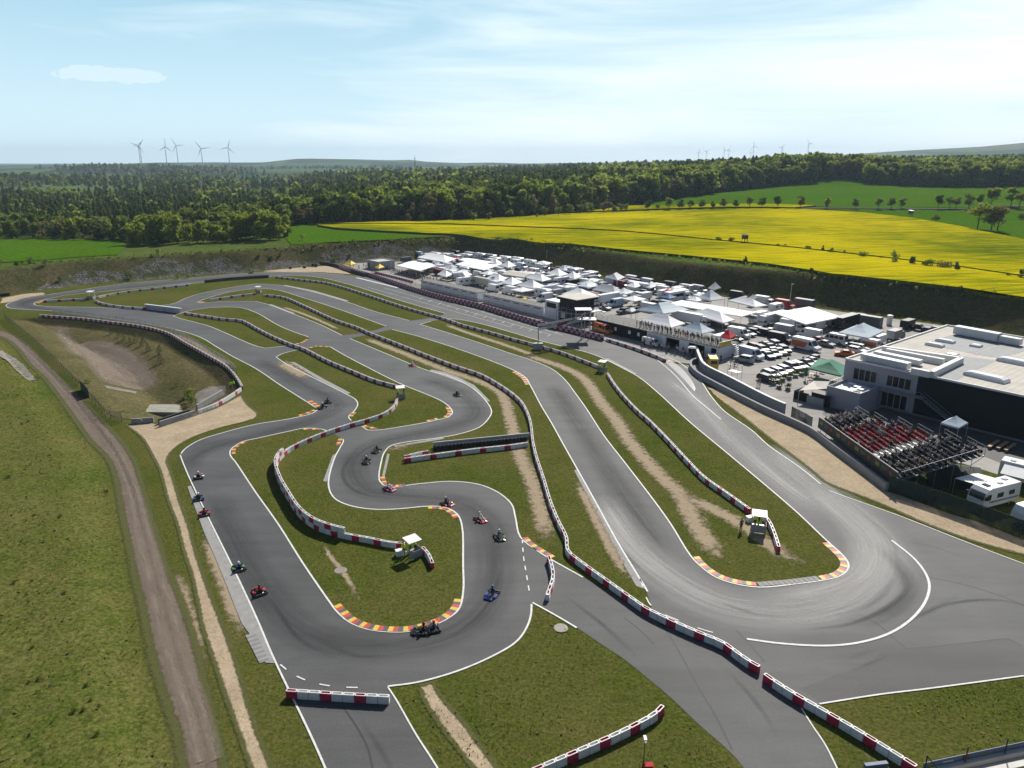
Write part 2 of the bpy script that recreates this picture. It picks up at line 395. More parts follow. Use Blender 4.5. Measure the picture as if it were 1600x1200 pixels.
field('rapeseed_field', FIELD_TOP + [(p[0], p[1] - .8) for p in MID[::-1]] + [(600, 351.5)], MATS['rape'], 1.0, 9, '', 1.0)
field('rapeseed_field', [(600, 352.3)] + [(p[0], p[1] + .9) for p in MID] + FIELD_BOT + [(495, 354)], MATS['rape'], 1.0, 9, '', 1.0)
field('rapeseed_field', [(981, 322.5), (1050, 322), (1200, 320.5), (1275, 323), (1240, 326), (1200, 325.3), (1125, 325.6), (1050, 327.2), (975, 330), (925, 331.5), (870, 333.5)], MATS['rape'], .9, 9, '', .9)
field('green_field', [(440, 353), (478, 352.6), (525, 360.2), (600, 364.6), (668, 368), (690, 371), (600, 376), (520, 380), (455, 383), (444, 370)], MATS['young crop'], .25, 7, '')
field('green_field', [(1700, 291), (1600, 292), (1500, 293.5), (1400, 290), (1355, 286), (1335, 281), (1300, 277.5), (1270, 284), (1200, 292), (1100, 304.5), (1050, 311), (985, 321.5), (1050, 321), (1200, 319.5), (1300, 324), (1400, 325), (1600, 324), (1700, 324)], MATS['young crop'], .25, 12, '')
field('green_field', [(1300, 327.5), (1400, 328), (1600, 330), (1700, 331), (1700, 397), (1600, 375), (1500, 354.5), (1425, 341.5), (1350, 333.3)], MATS['young crop'], .25, 9, '')
field('meadow', [(-60, 376), (60, 374), (195, 378), (192, 390), (185, 399), (120, 402.5), (60, 408), (0, 411), (-60, 414)], MATS['young crop'], .25, 7, '')
_rd = catmull([hit(*p) for p in [(1250, 326.5), (1330, 326), (1400, 326.5), (1480, 327), (1540, 325.5), (1600, 322.5), (1680, 320)]], 6)
mb = MB(); ribbon(mb, _rd, -2.2, 2.2, .5, 0, Tz); struct('country_road', mb, mat('country road asphalt', (.085, .083, .08), .1, 1.5, .95, .05))
# ================================================================ circuit: asphalt, verges, gravel, lines, kerbs
HAZE = 8.5e-5; EXPO = 0.28
def asphalt(name, base, spread=.22, streak=0.0, rot=0.0, rough=.72, warm=1.0):
    m, nt, out = _nodes(name); p = geo(nt)
    a = noise(nt, .07, 5, .6, p); b = noise(nt, 5.0, 3, .7, p); s = noise(nt, .35, 5, .65, mapped(nt, p, (.16, 1.3, 1), rot))
    lo = tuple(c * (1 - spread) for c in base); hi = tuple(c * (1 + spread) for c in base)
    c = ramp(nt, a.outputs['Fac'], [(.32, lo), (.68, hi)]).outputs['Color']
    c = mix(nt, c, ramp(nt, s.outputs['Fac'], [(.3, (.78,) * 3), (.7, (1.22,) * 3)]).outputs['Color'], .8, 'MULTIPLY')
    c = mix(nt, c, ramp(nt, b.outputs['Fac'], [(.3, (.86,) * 3), (.7, (1.14,) * 3)]).outputs['Color'], 1.0, 'MULTIPLY')
    finish(nt, out, c, rough, b.outputs['Fac'], .25, .02, .32); MATS[name] = m; return m
asphalt('circuit asphalt', (.071, .072, .0735), .22, rot=R(55)); asphalt('paddock asphalt', (.26, .245, .228), .14, rot=R(40), rough=.85)
def gravel(name, c0, c1, s=3.5):
    m, nt, out = _nodes(name); p = geo(nt)
    v = N(nt, 'ShaderNodeTexVoronoi', Scale=s); nt.links.new(p, v.inputs['Vector']); n = noise(nt, .3, 6, .65, p); r = noise(nt, 1.7, 6, .8, p)
    c = ramp(nt, n.outputs['Fac'], [(.3, c0), (.7, c1)]).outputs['Color']
    c = mix(nt, c, ramp(nt, v.outputs['Distance'], [(.0, (1.08,) * 3), (.65, (.86,) * 3)]).outputs['Color'], 1.0, 'MULTIPLY')
    c = mix(nt, c, ramp(nt, r.outputs['Fac'], [(.3, (.62,) * 3), (.46, (.97,) * 3), (.7, (1.15,) * 3)]).outputs['Color'], 1.0, 'MULTIPLY')
    finish(nt, out, c, .95, v.outputs['Distance'], .35, .06, .1); MATS[name] = m; return m
gravel('tan gravel', (.34, .265, .175), (.48, .38, .26), 5); gravel('dirt road surface', (.140, .108, .082), (.205, .163, .128), 8); gravel('pale sand', (.36, .28, .19), (.5, .4, .28), 2)
def soft(name, c0, c1, ns=1.4, thr=.5, amount=1.0, rough=.9, stretch=None):
    """surface wear lying on the surface below, ragged where its width attribute runs out"""
    m, nt, out = _nodes(name); p = geo(nt)
    at_ = nt.nodes.new('ShaderNodeAttribute'); at_.attribute_name = 'w'
    if stretch is None: q = p
    else:
        a2 = nt.nodes.new('ShaderNodeAttribute'); a2.attribute_name = 'along'; q = mapped(nt, a2.outputs['Vector'], (stretch[0], stretch[1], 1))
    n = noise(nt, ns, 6, .7, q); n2 = noise(nt, ns * 3, 4, .7, p)
    if stretch is None:
        ad = N(nt, 'ShaderNodeMath', _operation='ADD'); nt.links.new(at_.outputs['Fac'], ad.inputs[0]); nt.links.new(n.outputs['Fac'], ad.inputs[1])
        fac = ramp(nt, ad.outputs[0], [(thr + .22, 0), (min(1, thr + .5), amount)])
    else:
        st = ramp(nt, n.outputs['Fac'], [(.3, .25), (.7, 1.0)])
        ad = N(nt, 'ShaderNodeMath', _operation='MULTIPLY'); nt.links.new(at_.outputs['Fac'], ad.inputs[0]); nt.links.new(st.outputs['Color'], ad.inputs[1])
        fac = ramp(nt, ad.outputs[0], [(0, 0), (.55, amount)])
    c = ramp(nt, n2.outputs['Fac'], [(.3, c0), (.7, c1)]).outputs['Color']
    b = finish(nt, out, c, rough, n2.outputs['Fac'], .5, .08, .15)
    tr = nt.nodes.new('ShaderNodeBsdfTransparent'); mx = nt.nodes.new('ShaderNodeMixShader')
    nt.links.new(fac.outputs['Color'], mx.inputs[0]); nt.links.new(tr.outputs[0], mx.inputs[1]); nt.links.new(b.outputs[0], mx.inputs[2]); nt.links.new(mx.outputs[0], out.inputs['Surface'])
    MATS[name] = m; return m
soft('bare earth', (.25, .195, .125), (.36, .285, .19), 1.1, .42, 1.0)
soft('rut soil', (.215, .172, .132), (.285, .235, .188), 1.0, .45, .95, .9, (.3, 2.0))
soft('rubber laid on asphalt', (.035, .036, .038), (.05, .05, .052), 1.0, .45, .5, .75, (.05, 1.6))
soft('pale dust on asphalt', (.44, .43, .41), (.54, .53, .50), 1.0, .45, .88, .9, (.045, 1.3))
def wear(name, px, width, m, z, sub=6, taper=True, zf=None, world=None):
    P = world or catmull(W(px), sub); P = resample(P, 1.2); n = len(P)
    me_v = []; me_w = []; me_a = []; fs = []; nm = normals(P); k = 5
    for i, p in enumerate(P):
        wd = width(i / (n - 1)) if callable(width) else width
        e = min(1, min(i, n - 1 - i) / 5) if taper else 1
        for j in range(k):
            t = j / (k - 1) - .5; me_v.append((p[0] + nm[i][0] * t * wd, p[1] + nm[i][1] * t * wd, z + (0 if zf is None else max(zf(p[0] + nm[i][0] * t * wd, p[1] + nm[i][1] * t * wd), -9)))); me_w.append((1 - abs(2 * t)) ** .8 * e * .55); me_a += [i * 1.2, t * wd + P[0][0] % 97, 0.0]
    for i in range(n - 1):
        for j in range(k - 1): a = i * k + j; fs.append((a, a + k, a + k + 1, a + 1))
    me = bpy.data.meshes.new(name); me.from_pydata(me_v, [], [f[::-1] for f in fs]); me.materials.append(m)
    at_ = me.attributes.new('w', 'FLOAT', 'POINT'); at_.data.foreach_set('value', me_w); a2 = me.attributes.new('along', 'FLOAT_VECTOR', 'POINT'); a2.data.foreach_set('vector', me_a); me.update()
    return tag(obj(name, me), kind='structure')
OUT = [(8, 478), (12.5, 474), (37, 466), (75, 460), (125, 452.5), (200, 442.5), (300, 434), (400, 426), (470, 425), (545, 430), (575, 432), (625, 448), (700, 471), (800, 497), (850, 512), (945, 533), (1040, 566), (1076, 571), (1082, 580), (1094, 592), (1110, 617), (1132, 642), (1175, 672), (1200, 694), (1250, 730), (1285, 758), (1310, 772), (1400, 804), (1520, 851), (1600, 881), (1760, 940), (1760, 1035), (1600, 1057), (1450, 1077), (1375, 1086), (1280, 1101), (1251, 1106), (1270, 1137), (1287, 1162), (1305, 1197), (1335, 1270), (1200, 1270), (1160, 1197), (1132, 1167), (1095, 1135), (1050, 1092), (1012, 1060), (975, 1030), (940, 1007), (906, 984), (832, 941), (831, 960), (827, 975), (815, 995), (800, 1010), (750, 1036), (700, 1055), (650, 1068), (606, 1074), (617, 1090), (650, 1147), (682, 1197), (715, 1260), (530, 1260), (507, 1200), (475, 1129), (452, 1082), (425, 1025), (400, 966), (362, 885), (325, 810), (295, 747), (285, 722), (281, 711), (287, 702), (312, 687), (350, 675), (400, 662), (450, 654), (485, 645), (496, 640), (487, 632), (475, 626), (437, 602), (400, 577), (362, 557), (337, 542), (312, 527.5), (275, 516), (225, 506), (175, 499), (125, 492), (75, 486), (37, 484), (15, 482)]
ISL = {
 'far': [(54, 474), (65, 470), (100, 462), (150, 457), (225, 449.5), (320, 441.5), (400, 434.5), (437, 430.8), (470, 431), (500, 434), (550, 446), (625, 470), (695, 490), (687, 494), (650, 500), (640, 501), (587, 487), (540, 471), (485, 455), (440, 446), (415, 444), (400, 443.5), (380, 446), (350, 451), (312, 459), (290, 466), (272, 474), (250, 478), (225, 480), (206, 483.5), (140, 480), (100, 479.5), (60, 477.5)],
 'west': [(271, 494), (292, 487), (312, 483), (350, 480), (375, 481), (400, 489), (437, 510), (467, 522), (481, 527), (482, 531), (472, 536), (450, 540), (415, 544), (400, 540.5), (350, 519), (325, 509), (287, 499)],
 'north': [(309, 472), (325, 466), (362, 456), (400, 451), (425, 452), (475, 466), (525, 482), (575, 500), (603, 510), (585, 516), (560, 521), (535, 524), (500, 507), (457, 490), (420, 476), (400, 471), (350, 471), (315, 474)],
 'middle': [(547, 529), (585, 521), (612, 515), (650, 525), (725, 549), (800, 578), (820, 590), (828, 603), (845, 635), (860, 660), (882, 700), (900, 732), (925, 777), (962, 845), (995, 900), (1010, 925), (1018, 949), (1005, 955), (950, 925), (912, 902), (862, 874), (840, 860), (815, 840), (807, 810), (800, 787), (775, 767), (745, 756), (705, 752), (662, 755), (637, 758), (617, 761), (600, 758), (594, 750), (597, 722), (602, 707), (612, 697), (632, 692), (692, 684), (725, 677), (750, 668), (766, 652), (769, 643), (762, 629), (737, 605), (700, 587), (672, 580), (650, 572), (600, 551)],
 'hut': [(432, 558), (445, 552), (475, 545), (495, 541), (515, 542), (537, 555), (575, 575), (625, 600), (662, 615), (687, 626), (700, 635), (706, 645), (700, 652), (670, 659), (625, 667), (590, 672), (575, 672), (566, 666), (550, 657), (546, 651), (555, 642), (560, 632), (556, 624), (540, 615), (500, 595), (450, 570)],
 'south': [(362, 703), (370, 696), (382, 690), (400, 686), (450, 675), (475, 670), (500, 671), (515, 676), (535, 687), (530, 700), (522, 715), (512, 752), (515, 770), (525, 782), (550, 792), (587, 797), (625, 796), (670, 792), (695, 794), (712, 803), (720, 820), (722, 885), (722, 925), (715, 952), (700, 965), (675, 977), (637, 986), (600, 986), (570, 981), (545, 970), (527, 954), (520, 945), (475, 880), (437, 820), (400, 768), (370, 723), (361, 711)],
 'east': [(657, 507), (675, 502), (692, 499), (712, 499), (750, 506), (800, 520), (837, 531), (880, 542), (920, 552), (950, 564), (995, 588), (1025, 612), (1077, 660), (1125, 700), (1200, 763), (1245, 802), (1290, 845), (1317, 870), (1324, 882), (1320, 893), (1307, 901), (1285, 906), (1240, 912), (1187, 917), (1150, 912), (1120, 902), (1095, 884), (1080, 868), (1050, 820), (1025, 785), (975, 720), (944, 680), (918, 640), (900, 615), (882, 592), (860, 575), (825, 561), (800, 553), (750, 536), (700, 520)],
}
struct('race_track', sheet(catmull(W(OUT), 4, True, 38), .02), MATS['circuit asphalt'])
struct('paddock_ground', sheet(W([(535, 413), (560, 422), (575, 429), (625, 446), (700, 469.5), (800, 495.5), (850, 510.5), (945, 531), (1040, 564), (1076, 568), (1095, 588), (1125, 605), (1200, 643), (1300, 700), (1385, 766), (1440, 732), (1500, 712), (1560, 738), (1640, 772), (1760, 800), (1700, 570), (1600, 532), (1500, 512), (1200, 472), (1025, 452), (820, 413), (760, 405), (718, 402.5), (660, 406), (600, 410), (560, 411)]), .012), MATS['paddock asphalt'])
IW = {k: catmull(W(v), 4, True, 42) for k, v in ISL.items()}
for k, v in IW.items(): struct('grass_verge', sheet(v, .045), MATS['trackside grass'])
G_R = [(1106, 606), (1125, 609), (1200, 647), (1267, 679), (1300, 704), (1340, 734), (1385, 769), (1400, 772), (1475, 800), (1525, 815), (1600, 838), (1760, 890), (1760, 915), (1600, 867), (1525, 847), (1450, 820), (1375, 787), (1307, 761), (1292, 755), (1270, 737), (1237, 711), (1200, 683), (1165, 655), (1132, 630)]
G_L = [(195, 664), (240, 661), (250, 665), (305, 649), (337, 638), (377, 617), (387, 633), (403, 647), (396, 655), (350, 667), (312, 679), (285, 692), (268, 706), (261, 720), (267, 737), (280, 780), (295, 822), (305, 860), (320, 905), (335, 945), (350, 982), (367, 1030), (382, 1080), (399, 1135), (415, 1175), (424, 1199), (445, 1265), (412, 1265), (390, 1195), (370, 1137), (352, 1087), (337, 1040), (317, 982), (309, 940), (300, 900), (287, 860), (277, 820), (262, 780), (250, 735), (240, 715), (220, 682)]
G_B = [(655, 1072), (677, 1067), (687, 1087), (725, 1130), (750, 1165), (775, 1197), (825, 1260), (785, 1260), (737, 1197), (712, 1165), (682, 1125), (662, 1092)]
def rag(poly, amp, step=.8):
    P = resample(poly + poly[:1], step); r = random.Random(3); nm = normals(P)
    return [(p[0] + n[0] * r.uniform(-amp, amp), p[1] + n[1] * r.uniform(-amp, amp)) for p, n in zip(P[:-1], nm)]
for g in (G_R, G_L, G_B): struct('gravel_bed', sheet(rag(catmull(W(g), 3, True, 50), .22), .03), MATS['tan gravel'])
struct('gravel_bed', sheet(rag(W([(410, 424.2), (430, 421), (470, 418), (510, 415.5), (530, 419), (548, 428.5), (500, 425.2), (440, 425)]), .2, 2), .03), MATS['pale sand'])
struct('gravel_bed', sheet(rag(W([(0, 474), (4, 466), (40, 459), (68, 457), (70, 460.3), (37, 465.3), (12, 473)]), .2, 2), .03), MATS['pale sand'])
mbr = MB(); _n2 = min(len(ROAD_L), len(ROAD_R))
_P = [p for p in ROAD_R] + [p for p in ROAD_L[::-1]]
struct('dirt_road', sheet(rag(_P, .3, 1.0), .03, 4.0, lambda x, y: np.maximum(T(x, y), 0)), MATS['dirt road surface'])
# ragged grass creeping over the edges of gravel and dirt
soft('grass fringe', (.060, .076, .017), (.112, .108, .036), 2.2, .42, .9)
for w_, wd, lim in ((ROAD_L, 1.5, 0), (ROAD_R, 1.3, 0)): wear('grass_fringe', None, wd, MATS['grass fringe'], .05, taper=False, world=w_)
for g in (G_L, G_B): 
    q = catmull(W(g), 3, True, 50); wear('grass_fringe', None, .75, MATS['grass fringe'], .06, taper=False, world=q + q[:1])
wear('grass_fringe', G_R[13:], 1.0, MATS['grass fringe'], .06, taper=False)
# bare strips in the verges
EA = MATS['bare earth']
wear('bare_soil', [(810, 553), (837, 560), (887, 577), (912, 592), (940, 630), (965, 660), (980, 685), (1005, 715), (1035, 747), (1062, 772), (1087, 820), (1112, 855), (1140, 893)], 4.2, EA, .055)
wear('bare_soil', [(1050, 764), (1075, 777), (1112, 795), (1162, 822), (1200, 850), (1237, 872), (1280, 890)], 3.8, EA, .059)
wear('bare_soil', [(565, 527), (625, 550), (700, 580), (750, 597), (782, 615), (797, 655), (812, 710), (832, 755), (845, 800), (858, 858)], 3.6, EA, .055)
wear('bare_soil', [(690, 505), (730, 520), (800, 543), (850, 562)], 3.0, EA, .063)
wear('bare_soil', [(434, 562), (455, 576), (490, 596)], 5.0, EA, .055)
wear('bare_soil', [(437, 478), (480, 493), (535, 517)], 2.2, EA, .055)
wear('bare_soil', [(265, 520), (300, 535), (335, 558), (368, 573)], 3.0, EA, .012)
wear('bare_soil', [(604, 712), (620, 700), (640, 695), (668, 692)], 3.6, EA, .055)
wear('bare_soil', [(897, 745), (925, 800), (955, 860), (990, 918)], 2.0, EA, .055)
wear('bare_soil', [(318, 830), (345, 893), (372, 965), (395, 1010)], 2.6, EA, .012)
wear('bare_soil', [(500, 838), (515, 868), (535, 893), (555, 925), (575, 955)], 1.0, EA, .055)
wear('bare_soil', [(270, 885), (280, 915), (293, 960), (305, 1005), (322, 1060)], 2.4, EA, .012)
wear('bare_soil', [(1310, 1150), (1340, 1172), (1375, 1205)], 3.2, EA, .012)
wear('bare_soil', [(1290, 757), (1306, 768), (1318, 771)], 2.5, EA, .012)
# rubbered line and dusty sweep
RB = MATS['rubber laid on asphalt']; DU = MATS['pale dust on asphalt']
wear('tyre_rubber', [(330, 770), (400, 905), (470, 985), (560, 1010), (650, 1003), (720, 980), (765, 935), (775, 870), (760, 815), (715, 785), (640, 776), (580, 768), (555, 745), (560, 712), (600, 690), (680, 672), (735, 655), (742, 638), (715, 612), (650, 588)], 5.5, RB, .028)
wear('tyre_rubber', [(290, 742), (305, 712), (345, 695), (420, 676), (490, 655), (525, 637), (515, 622), (470, 600), (400, 560)], 5.0, RB, .030)
wear('tyre_rubber', [(150, 493), (60, 482), (35, 476), (60, 467), (200, 449), (330, 436), (430, 428)], 5.0, RB, .028)
wear('tyre_rubber', [(860, 600), (905, 665), (955, 745), (1010, 825), (1050, 880)], 5.0, RB, .028)
wear('tyre_rubber', [(1335, 830), (1400, 880), (1420, 925), (1370, 965), (1300, 975)], 2.5, RB, .034)
wear('pale_dust', [(930, 770), (985, 850), (1050, 905), (1130, 945), (1220, 955), (1310, 940), (1370, 895), (1375, 850), (1335, 805), (1270, 755), (1190, 690)], lambda t: 5.5 + 3.5 * math.sin(t * 3.14), DU, .032)
wear('pale_dust', [(1250, 750), (1320, 805), (1362, 850), (1355, 895), (1300, 930)], 6.5, DU, .040)
wear('pale_dust', [(1180, 935), (1280, 925), (1345, 895), (1350, 855), (1320, 820)], 5.0, DU, .036)
wear('pale_dust', [(1040, 590), (1090, 630), (1150, 690), (1230, 760), (1310, 815)], 5, DU, .030)
# seams, patches and skids on the run-off asphalt
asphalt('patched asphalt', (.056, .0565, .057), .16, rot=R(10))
struct('asphalt_patch', sheet(W([(1416, 1014), (1575, 997.5), (1604, 1013), (1700, 1038), (1600, 1055), (1450, 1075), (1285, 1099), (1250, 1076), (1330, 1046)]), .026), MATS['patched asphalt'])
SEAM = mat('bitumen seam', (.030, .030, .031), .2, 3, .7); seam = MB()
for px in ([(1035, 975), (1062, 1020), (1090, 1072), (1120, 1122), (1147, 1178)], [(1150, 985), (1172, 1008), (1196, 1036)], [(1262, 941), (1320, 952), (1364, 971), (1416, 1014), (1500, 1006), (1575, 997.5), (1604, 1013)], [(536, 1105), (560, 1140), (575, 1170), (585, 1215)], [(975, 965), (1000, 985), (1025, 1010)], [(1440, 900), (1500, 912), (1560, 930), (1620, 955)], [(1395, 845), (1440, 850), (1500, 868)]):
    ribbon(seam, resample(catmull(W(px), 4), .6), -.08, .08, .031)
struct('asphalt_seam', seam, SEAM)
for px in ([(1320, 1035), (1350, 1020), (1380, 1012)], [(1330, 1050), (1372, 1030), (1400, 1015)], [(1440, 965), (1480, 945), (1560, 938), (1640, 955)], [(1390, 985), (1450, 955), (1500, 930)], [(1290, 965), (1340, 955), (1380, 930), (1405, 895)], [(1250, 985), (1330, 975), (1400, 940), (1430, 905)], [(1100, 930), (1180, 960), (1260, 965)], [(930, 800), (980, 870), (1040, 920)], [(660, 1010), (720, 985), (765, 940), (785, 880)], [(480, 990), (560, 1025), (650, 1018)], [(420, 930), (470, 1000), (530, 1030)], [(560, 700), (535, 740), (560, 770), (620, 780)], [(880, 930), (940, 975), (1000, 1030)], [(560, 1120), (600, 1180), (630, 1240)], [(1130, 1040), (1190, 1110), (1230, 1180)]):
    wear('skid_mark', px, .7, RB, .038)
wear('dirt_rut', [(20, 530), (70, 578), (118, 630), (170, 695), (200, 760), (215, 830), (232, 900), (248, 965), (268, 1040), (292, 1110), (312, 1200)], 1.5, MATS['rut soil'], .09, taper=False)
wear('dirt_rut', [(40, 540), (95, 596), (145, 655), (188, 712), (214, 770), (232, 830), (252, 900), (270, 960), (292, 1035), (318, 1110), (340, 1200)], 1.4, MATS['rut soil'], .09, taper=False)
# painted lines
WHITE = mat('white road paint', (.62, .62, .60), .18, 2.0, .7)
lines = MB()
def isl_line(k, a, b):
    """line on the asphalt along an island edge between the points nearest two pixels, going forward"""
    P = IW[k]; n = len(P)
    q = [min(range(n), key=lambda i: (P[i][0] - w[0]) ** 2 + (P[i][1] - w[1]) ** 2) for w in W([a, b])]
    idx = []; i = q[0]
    while True:
        idx.append(P[i])
        if i == q[1]: break
        i = (i + 1) % n
    ar = sum(P[i][0] * P[(i + 1) % n][1] - P[(i + 1) % n][0] * P[i][1] for i in range(n))
    s = -1 if ar > 0 else 1
    ribbon(lines, idx, s * .02 if s > 0 else s * .22, s * .22 if s > 0 else s * .02, .06)
isl_line('far', (54, 474), (695, 490)); isl_line('far', (640, 501), (250, 478)); isl_line('far', (206, 483.5), (54, 474))
isl_line('west', (271, 494), (481, 527)); isl_line('west', (450, 540), (271, 494))
isl_line('north', (309, 472), (603, 510)); isl_line('north', (535, 524), (309, 472))
isl_line('middle', (612, 515), (1010, 925)); isl_line('middle', (912, 902), (840, 860)); isl_line('middle', (830, 853), (547, 529))
isl_line('hut', (495, 541), (566, 666)) ; isl_line('hut', (550, 657), (475, 545))
isl_line('south', (361, 711), (515, 676)); isl_line('south', (535, 687), (361, 711))
isl_line('east', (692, 499), (657, 507)); isl_line('east', (657, 507), (675, 502))
def ln(px, w=.2, sub=5, dash=None, z=.06):
    P = resample(catmull(W(px), sub), .5)
    if dash is None: ribbon(lines, P, -w / 2, w / 2, z); return
    on, off = dash; i = 0
    while i + on < len(P): ribbon(lines, P[i:i + on + 1], -w / 2, w / 2, z); i += on + off
ln([(606, 1073), (650, 1067), (700, 1054), (750, 1035), (800, 1008.5), (815, 994), (826, 974), (830, 958), (830.5, 941)])
ln([(832, 942), (870, 963), (907, 985)]); ln([(606, 1074), (618, 1092), (650, 1148), (682, 1198), (715, 1258)], .14)
ln([(281.5, 711), (285.5, 722), (296, 747), (326, 810), (363, 885), (401, 966), (426, 1025), (453, 1082), (476, 1129), (495, 1170), (508, 1200), (531, 1258)], .17)
ln([(496, 641), (487, 646.5), (450, 655.3), (400, 663.3), (350, 676), (312, 688), (289, 702), (282, 711)])
ln([(9, 478), (13, 474.4), (37, 466.5), (75, 460.5), (125, 453), (200, 443), (300, 434.5), (400, 426.5), (470, 425.6), (540, 430)])
ln([(10, 479), (16, 481.8), (37, 483.5), (75, 485.5), (125, 491.5), (175, 498.3), (225, 505.3), (275, 515.3), (312, 526.8), (337, 541.3), (362, 556.3), (400, 576.3), (437, 601.3), (475, 625.3), (496, 639)])
ln([(438, 1039), (456, 1053), (485, 1066), (520, 1073), (560, 1075), (600, 1074)], .14, dash=(2, 3))
ln([(816, 843), (818, 870), (822, 895), (827, 925), (829, 940)], .14, dash=(2, 2))
ln([(1000, 905), (1020, 950), (1060, 970), (1110, 988), (1160, 997)], .14, dash=(3, 4))
ln([(1167, 999), (1220, 1006), (1290, 1009.5), (1340, 1005), (1390, 990), (1430, 962), (1450, 930), (1450, 905), (1430, 875), (1391, 843)], .26)
ln([(1296, 767), (1310, 772.5), (1400, 804.5), (1520, 851.5), (1600, 881.5), (1700, 918)], .16)
ln([(1600, 1056.5), (1450, 1076.5), (1375, 1085.5), (1280, 1100.5)], .16); ln([(1252, 1107), (1271, 1137), (1288, 1162), (1306, 1197), (1336, 1268)], .13)
ln([(950, 534), (1000, 545), (1036, 570), (1058, 590), (1084, 620), (1110, 642), (1128, 657)], .2); ln([(1040, 557), (1060, 566), (1092, 592), (1110, 618), (1132, 643), (1175, 673), (1200, 696), (1250, 731), (1285, 759)], .2)
_a = resample(catmull(W([(1040, 566), (1052, 577), (1068, 593), (1085, 612)]), 5), .62); _b = resample(catmull(W([(1047, 562), (1066, 577), (1080, 594), (1088, 611)]), 5), .62)
for p, q in zip(_a, _b): lines.face([(p[0], p[1], .058), (p[0] + .05, p[1] - .28, .058), (q[0] + .05, q[1] - .28, .058), (q[0], q[1], .058)])
# starting grid slots and stripes of the main straight
for (x0, y0), (x1, y1) in (((575, 449), (800, 512)), ((600, 450), (860, 523)), ((640, 455), (880, 524))):
    ln([(x0, y0), (x1, y1)], .12, 2)
ln([(557, 434), (622, 450)], .9, 2)
for i in range(15):
    t = i / 14; x = 655 + t * 200; y = 468 + t * 58
    ln([(x, y), (x + 6, y - 3.2)], .14, 2, z=.064); ln([(x + 12, y - 5), (x + 18, y - 8)], .14, 2, z=.064)
setting_label(struct('painted_lines', lines, WHITE), 'white lines')
# kerbs
KR = mat('red kerb paint', (.45, .045, .035), .2, 3); KY = mat('yellow kerb paint', (.62, .40, .035), .2, 3); KD = mat('worn dark kerb', (.075, .07, .068), .25, 3); KC = mat('pale concrete', (.27, .265, .255), .16, 1.2, .85)
def kerb(px, wd=.95, side=1, ribs=False):
    wd *= .82
    P = resample(catmull(W(px), 5), .52 if not ribs else .3); mb = MB(); A = offset(P, 0); B = offset(P, side * wd)
    for i in range(len(P) - 1):
        q = [A[i], A[i + 1], B[i + 1], B[i]]
        if side < 0: q = q[::-1]
        zt = .085 if not ribs else (.07 if i % 2 else .1)
        mi = (2 if i % 2 else 3) if ribs else (1, 0, 2)[i % 3]
        mb.hull([(p[0], p[1], .02) for p in q], [(p[0], p[1], zt) for p in q], mi)
    struct('kerb', mb, [KR, KY, KD, KC])
kerb([(521, 948), (530, 957.5), (545, 971), (570, 982), (600, 987), (637, 987), (675, 978), (700, 966), (715, 953), (722, 936)], .95, 1)
kerb([(1083, 871), (1095, 884.5), (1120, 902), (1150, 912), (1187, 917)], .9, 1); kerb([(1187, 917), (1240, 912.5), (1285, 906.5)], 1.0, 1, True)
kerb([(1285, 906.5), (1307, 901.5), (1320, 893), (1324, 882), (1317, 870), (1292, 847)], .9, 1)
kerb([(861, 873), (840, 860.5), (825, 850), (815, 839)], .8, -1); kerb([(594, 746), (600, 758), (617, 761.5), (637, 758.5)], .8, 1); kerb([(670, 791.5), (695, 793.5), (712, 803), (717, 811)], .85, -1)
kerb([(475, 670), (490, 669.8), (505, 671.5)], .8, -1); kerb([(535, 686), (530, 699)], .8, -1); kerb([(669, 659.3), (688, 655)], .9, 1); kerb([(699, 652.5), (706, 645), (701, 635)], .9, 1); kerb([(566, 667), (590, 672.5)], .9, 1); kerb([(545, 651), (551, 644)], .9, -1)
kerb([(482, 531), (472, 536.5), (458, 539.5)], .9, -1); kerb([(475, 545), (495, 540.5), (515, 541.5)], .9, -1); kerb([(806, 581), (820, 590), (828, 602)], 1.1, -1); kerb([(496, 640), (487, 632), (478, 627)], 1.2, -1); kerb([(470, 650.5), (485, 645.5), (496, 641)], .9, 1); kerb([(362, 710), (363, 702), (371, 695), (384, 689.3)], .7, -1); kerb([(55, 474), (68, 469)], 1.5, -1); kerb([(310, 472), (318, 474)], 1.4, 1)
def pad(px, z=.05):
    struct('concrete_kerb', sheet(W(px), z), KC)
for q in ([(293, 761), (298, 759), (325, 811.5), (362, 886.5), (397, 959), (425, 1027), (429, 1037), (415, 1036), (400, 1004), (378, 975), (362, 935), (340, 880), (318, 830)], [(897, 735), (902, 734), (926, 778), (963, 846), (996, 900), (1011, 922), (994, 916), (950, 840), (920, 780)], [(525, 710), (520, 711), (505, 752), (511, 753)], [(671, 580), (737, 604), (762, 628), (766, 627), (741, 602), (705, 584), (674, 577.5)], [(453, 566), (500, 594.5), (543, 616), (548, 614.5), (505, 592), (460, 566)], [(420, 476), (457, 490), (462, 490), (424, 475.5)], [(615, 696.5), (692, 684), (694, 686), (618, 699)], [(605, 709), (597, 744), (601, 745), (609, 710)], [(945, 562), (990, 585), (996, 584), (950, 560)], [(443, 446.5), (487, 455.5), (541, 471), (545, 470), (490, 454), (445, 445.3)]): pad(q, .052)
mbk = MB(); P = resample(W([(400, 988), (424, 1033)]), .35)
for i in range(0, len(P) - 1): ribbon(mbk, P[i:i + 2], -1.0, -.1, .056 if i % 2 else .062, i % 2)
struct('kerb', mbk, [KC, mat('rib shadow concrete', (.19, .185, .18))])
mb = MB(); P = W([(532, 892)]); 
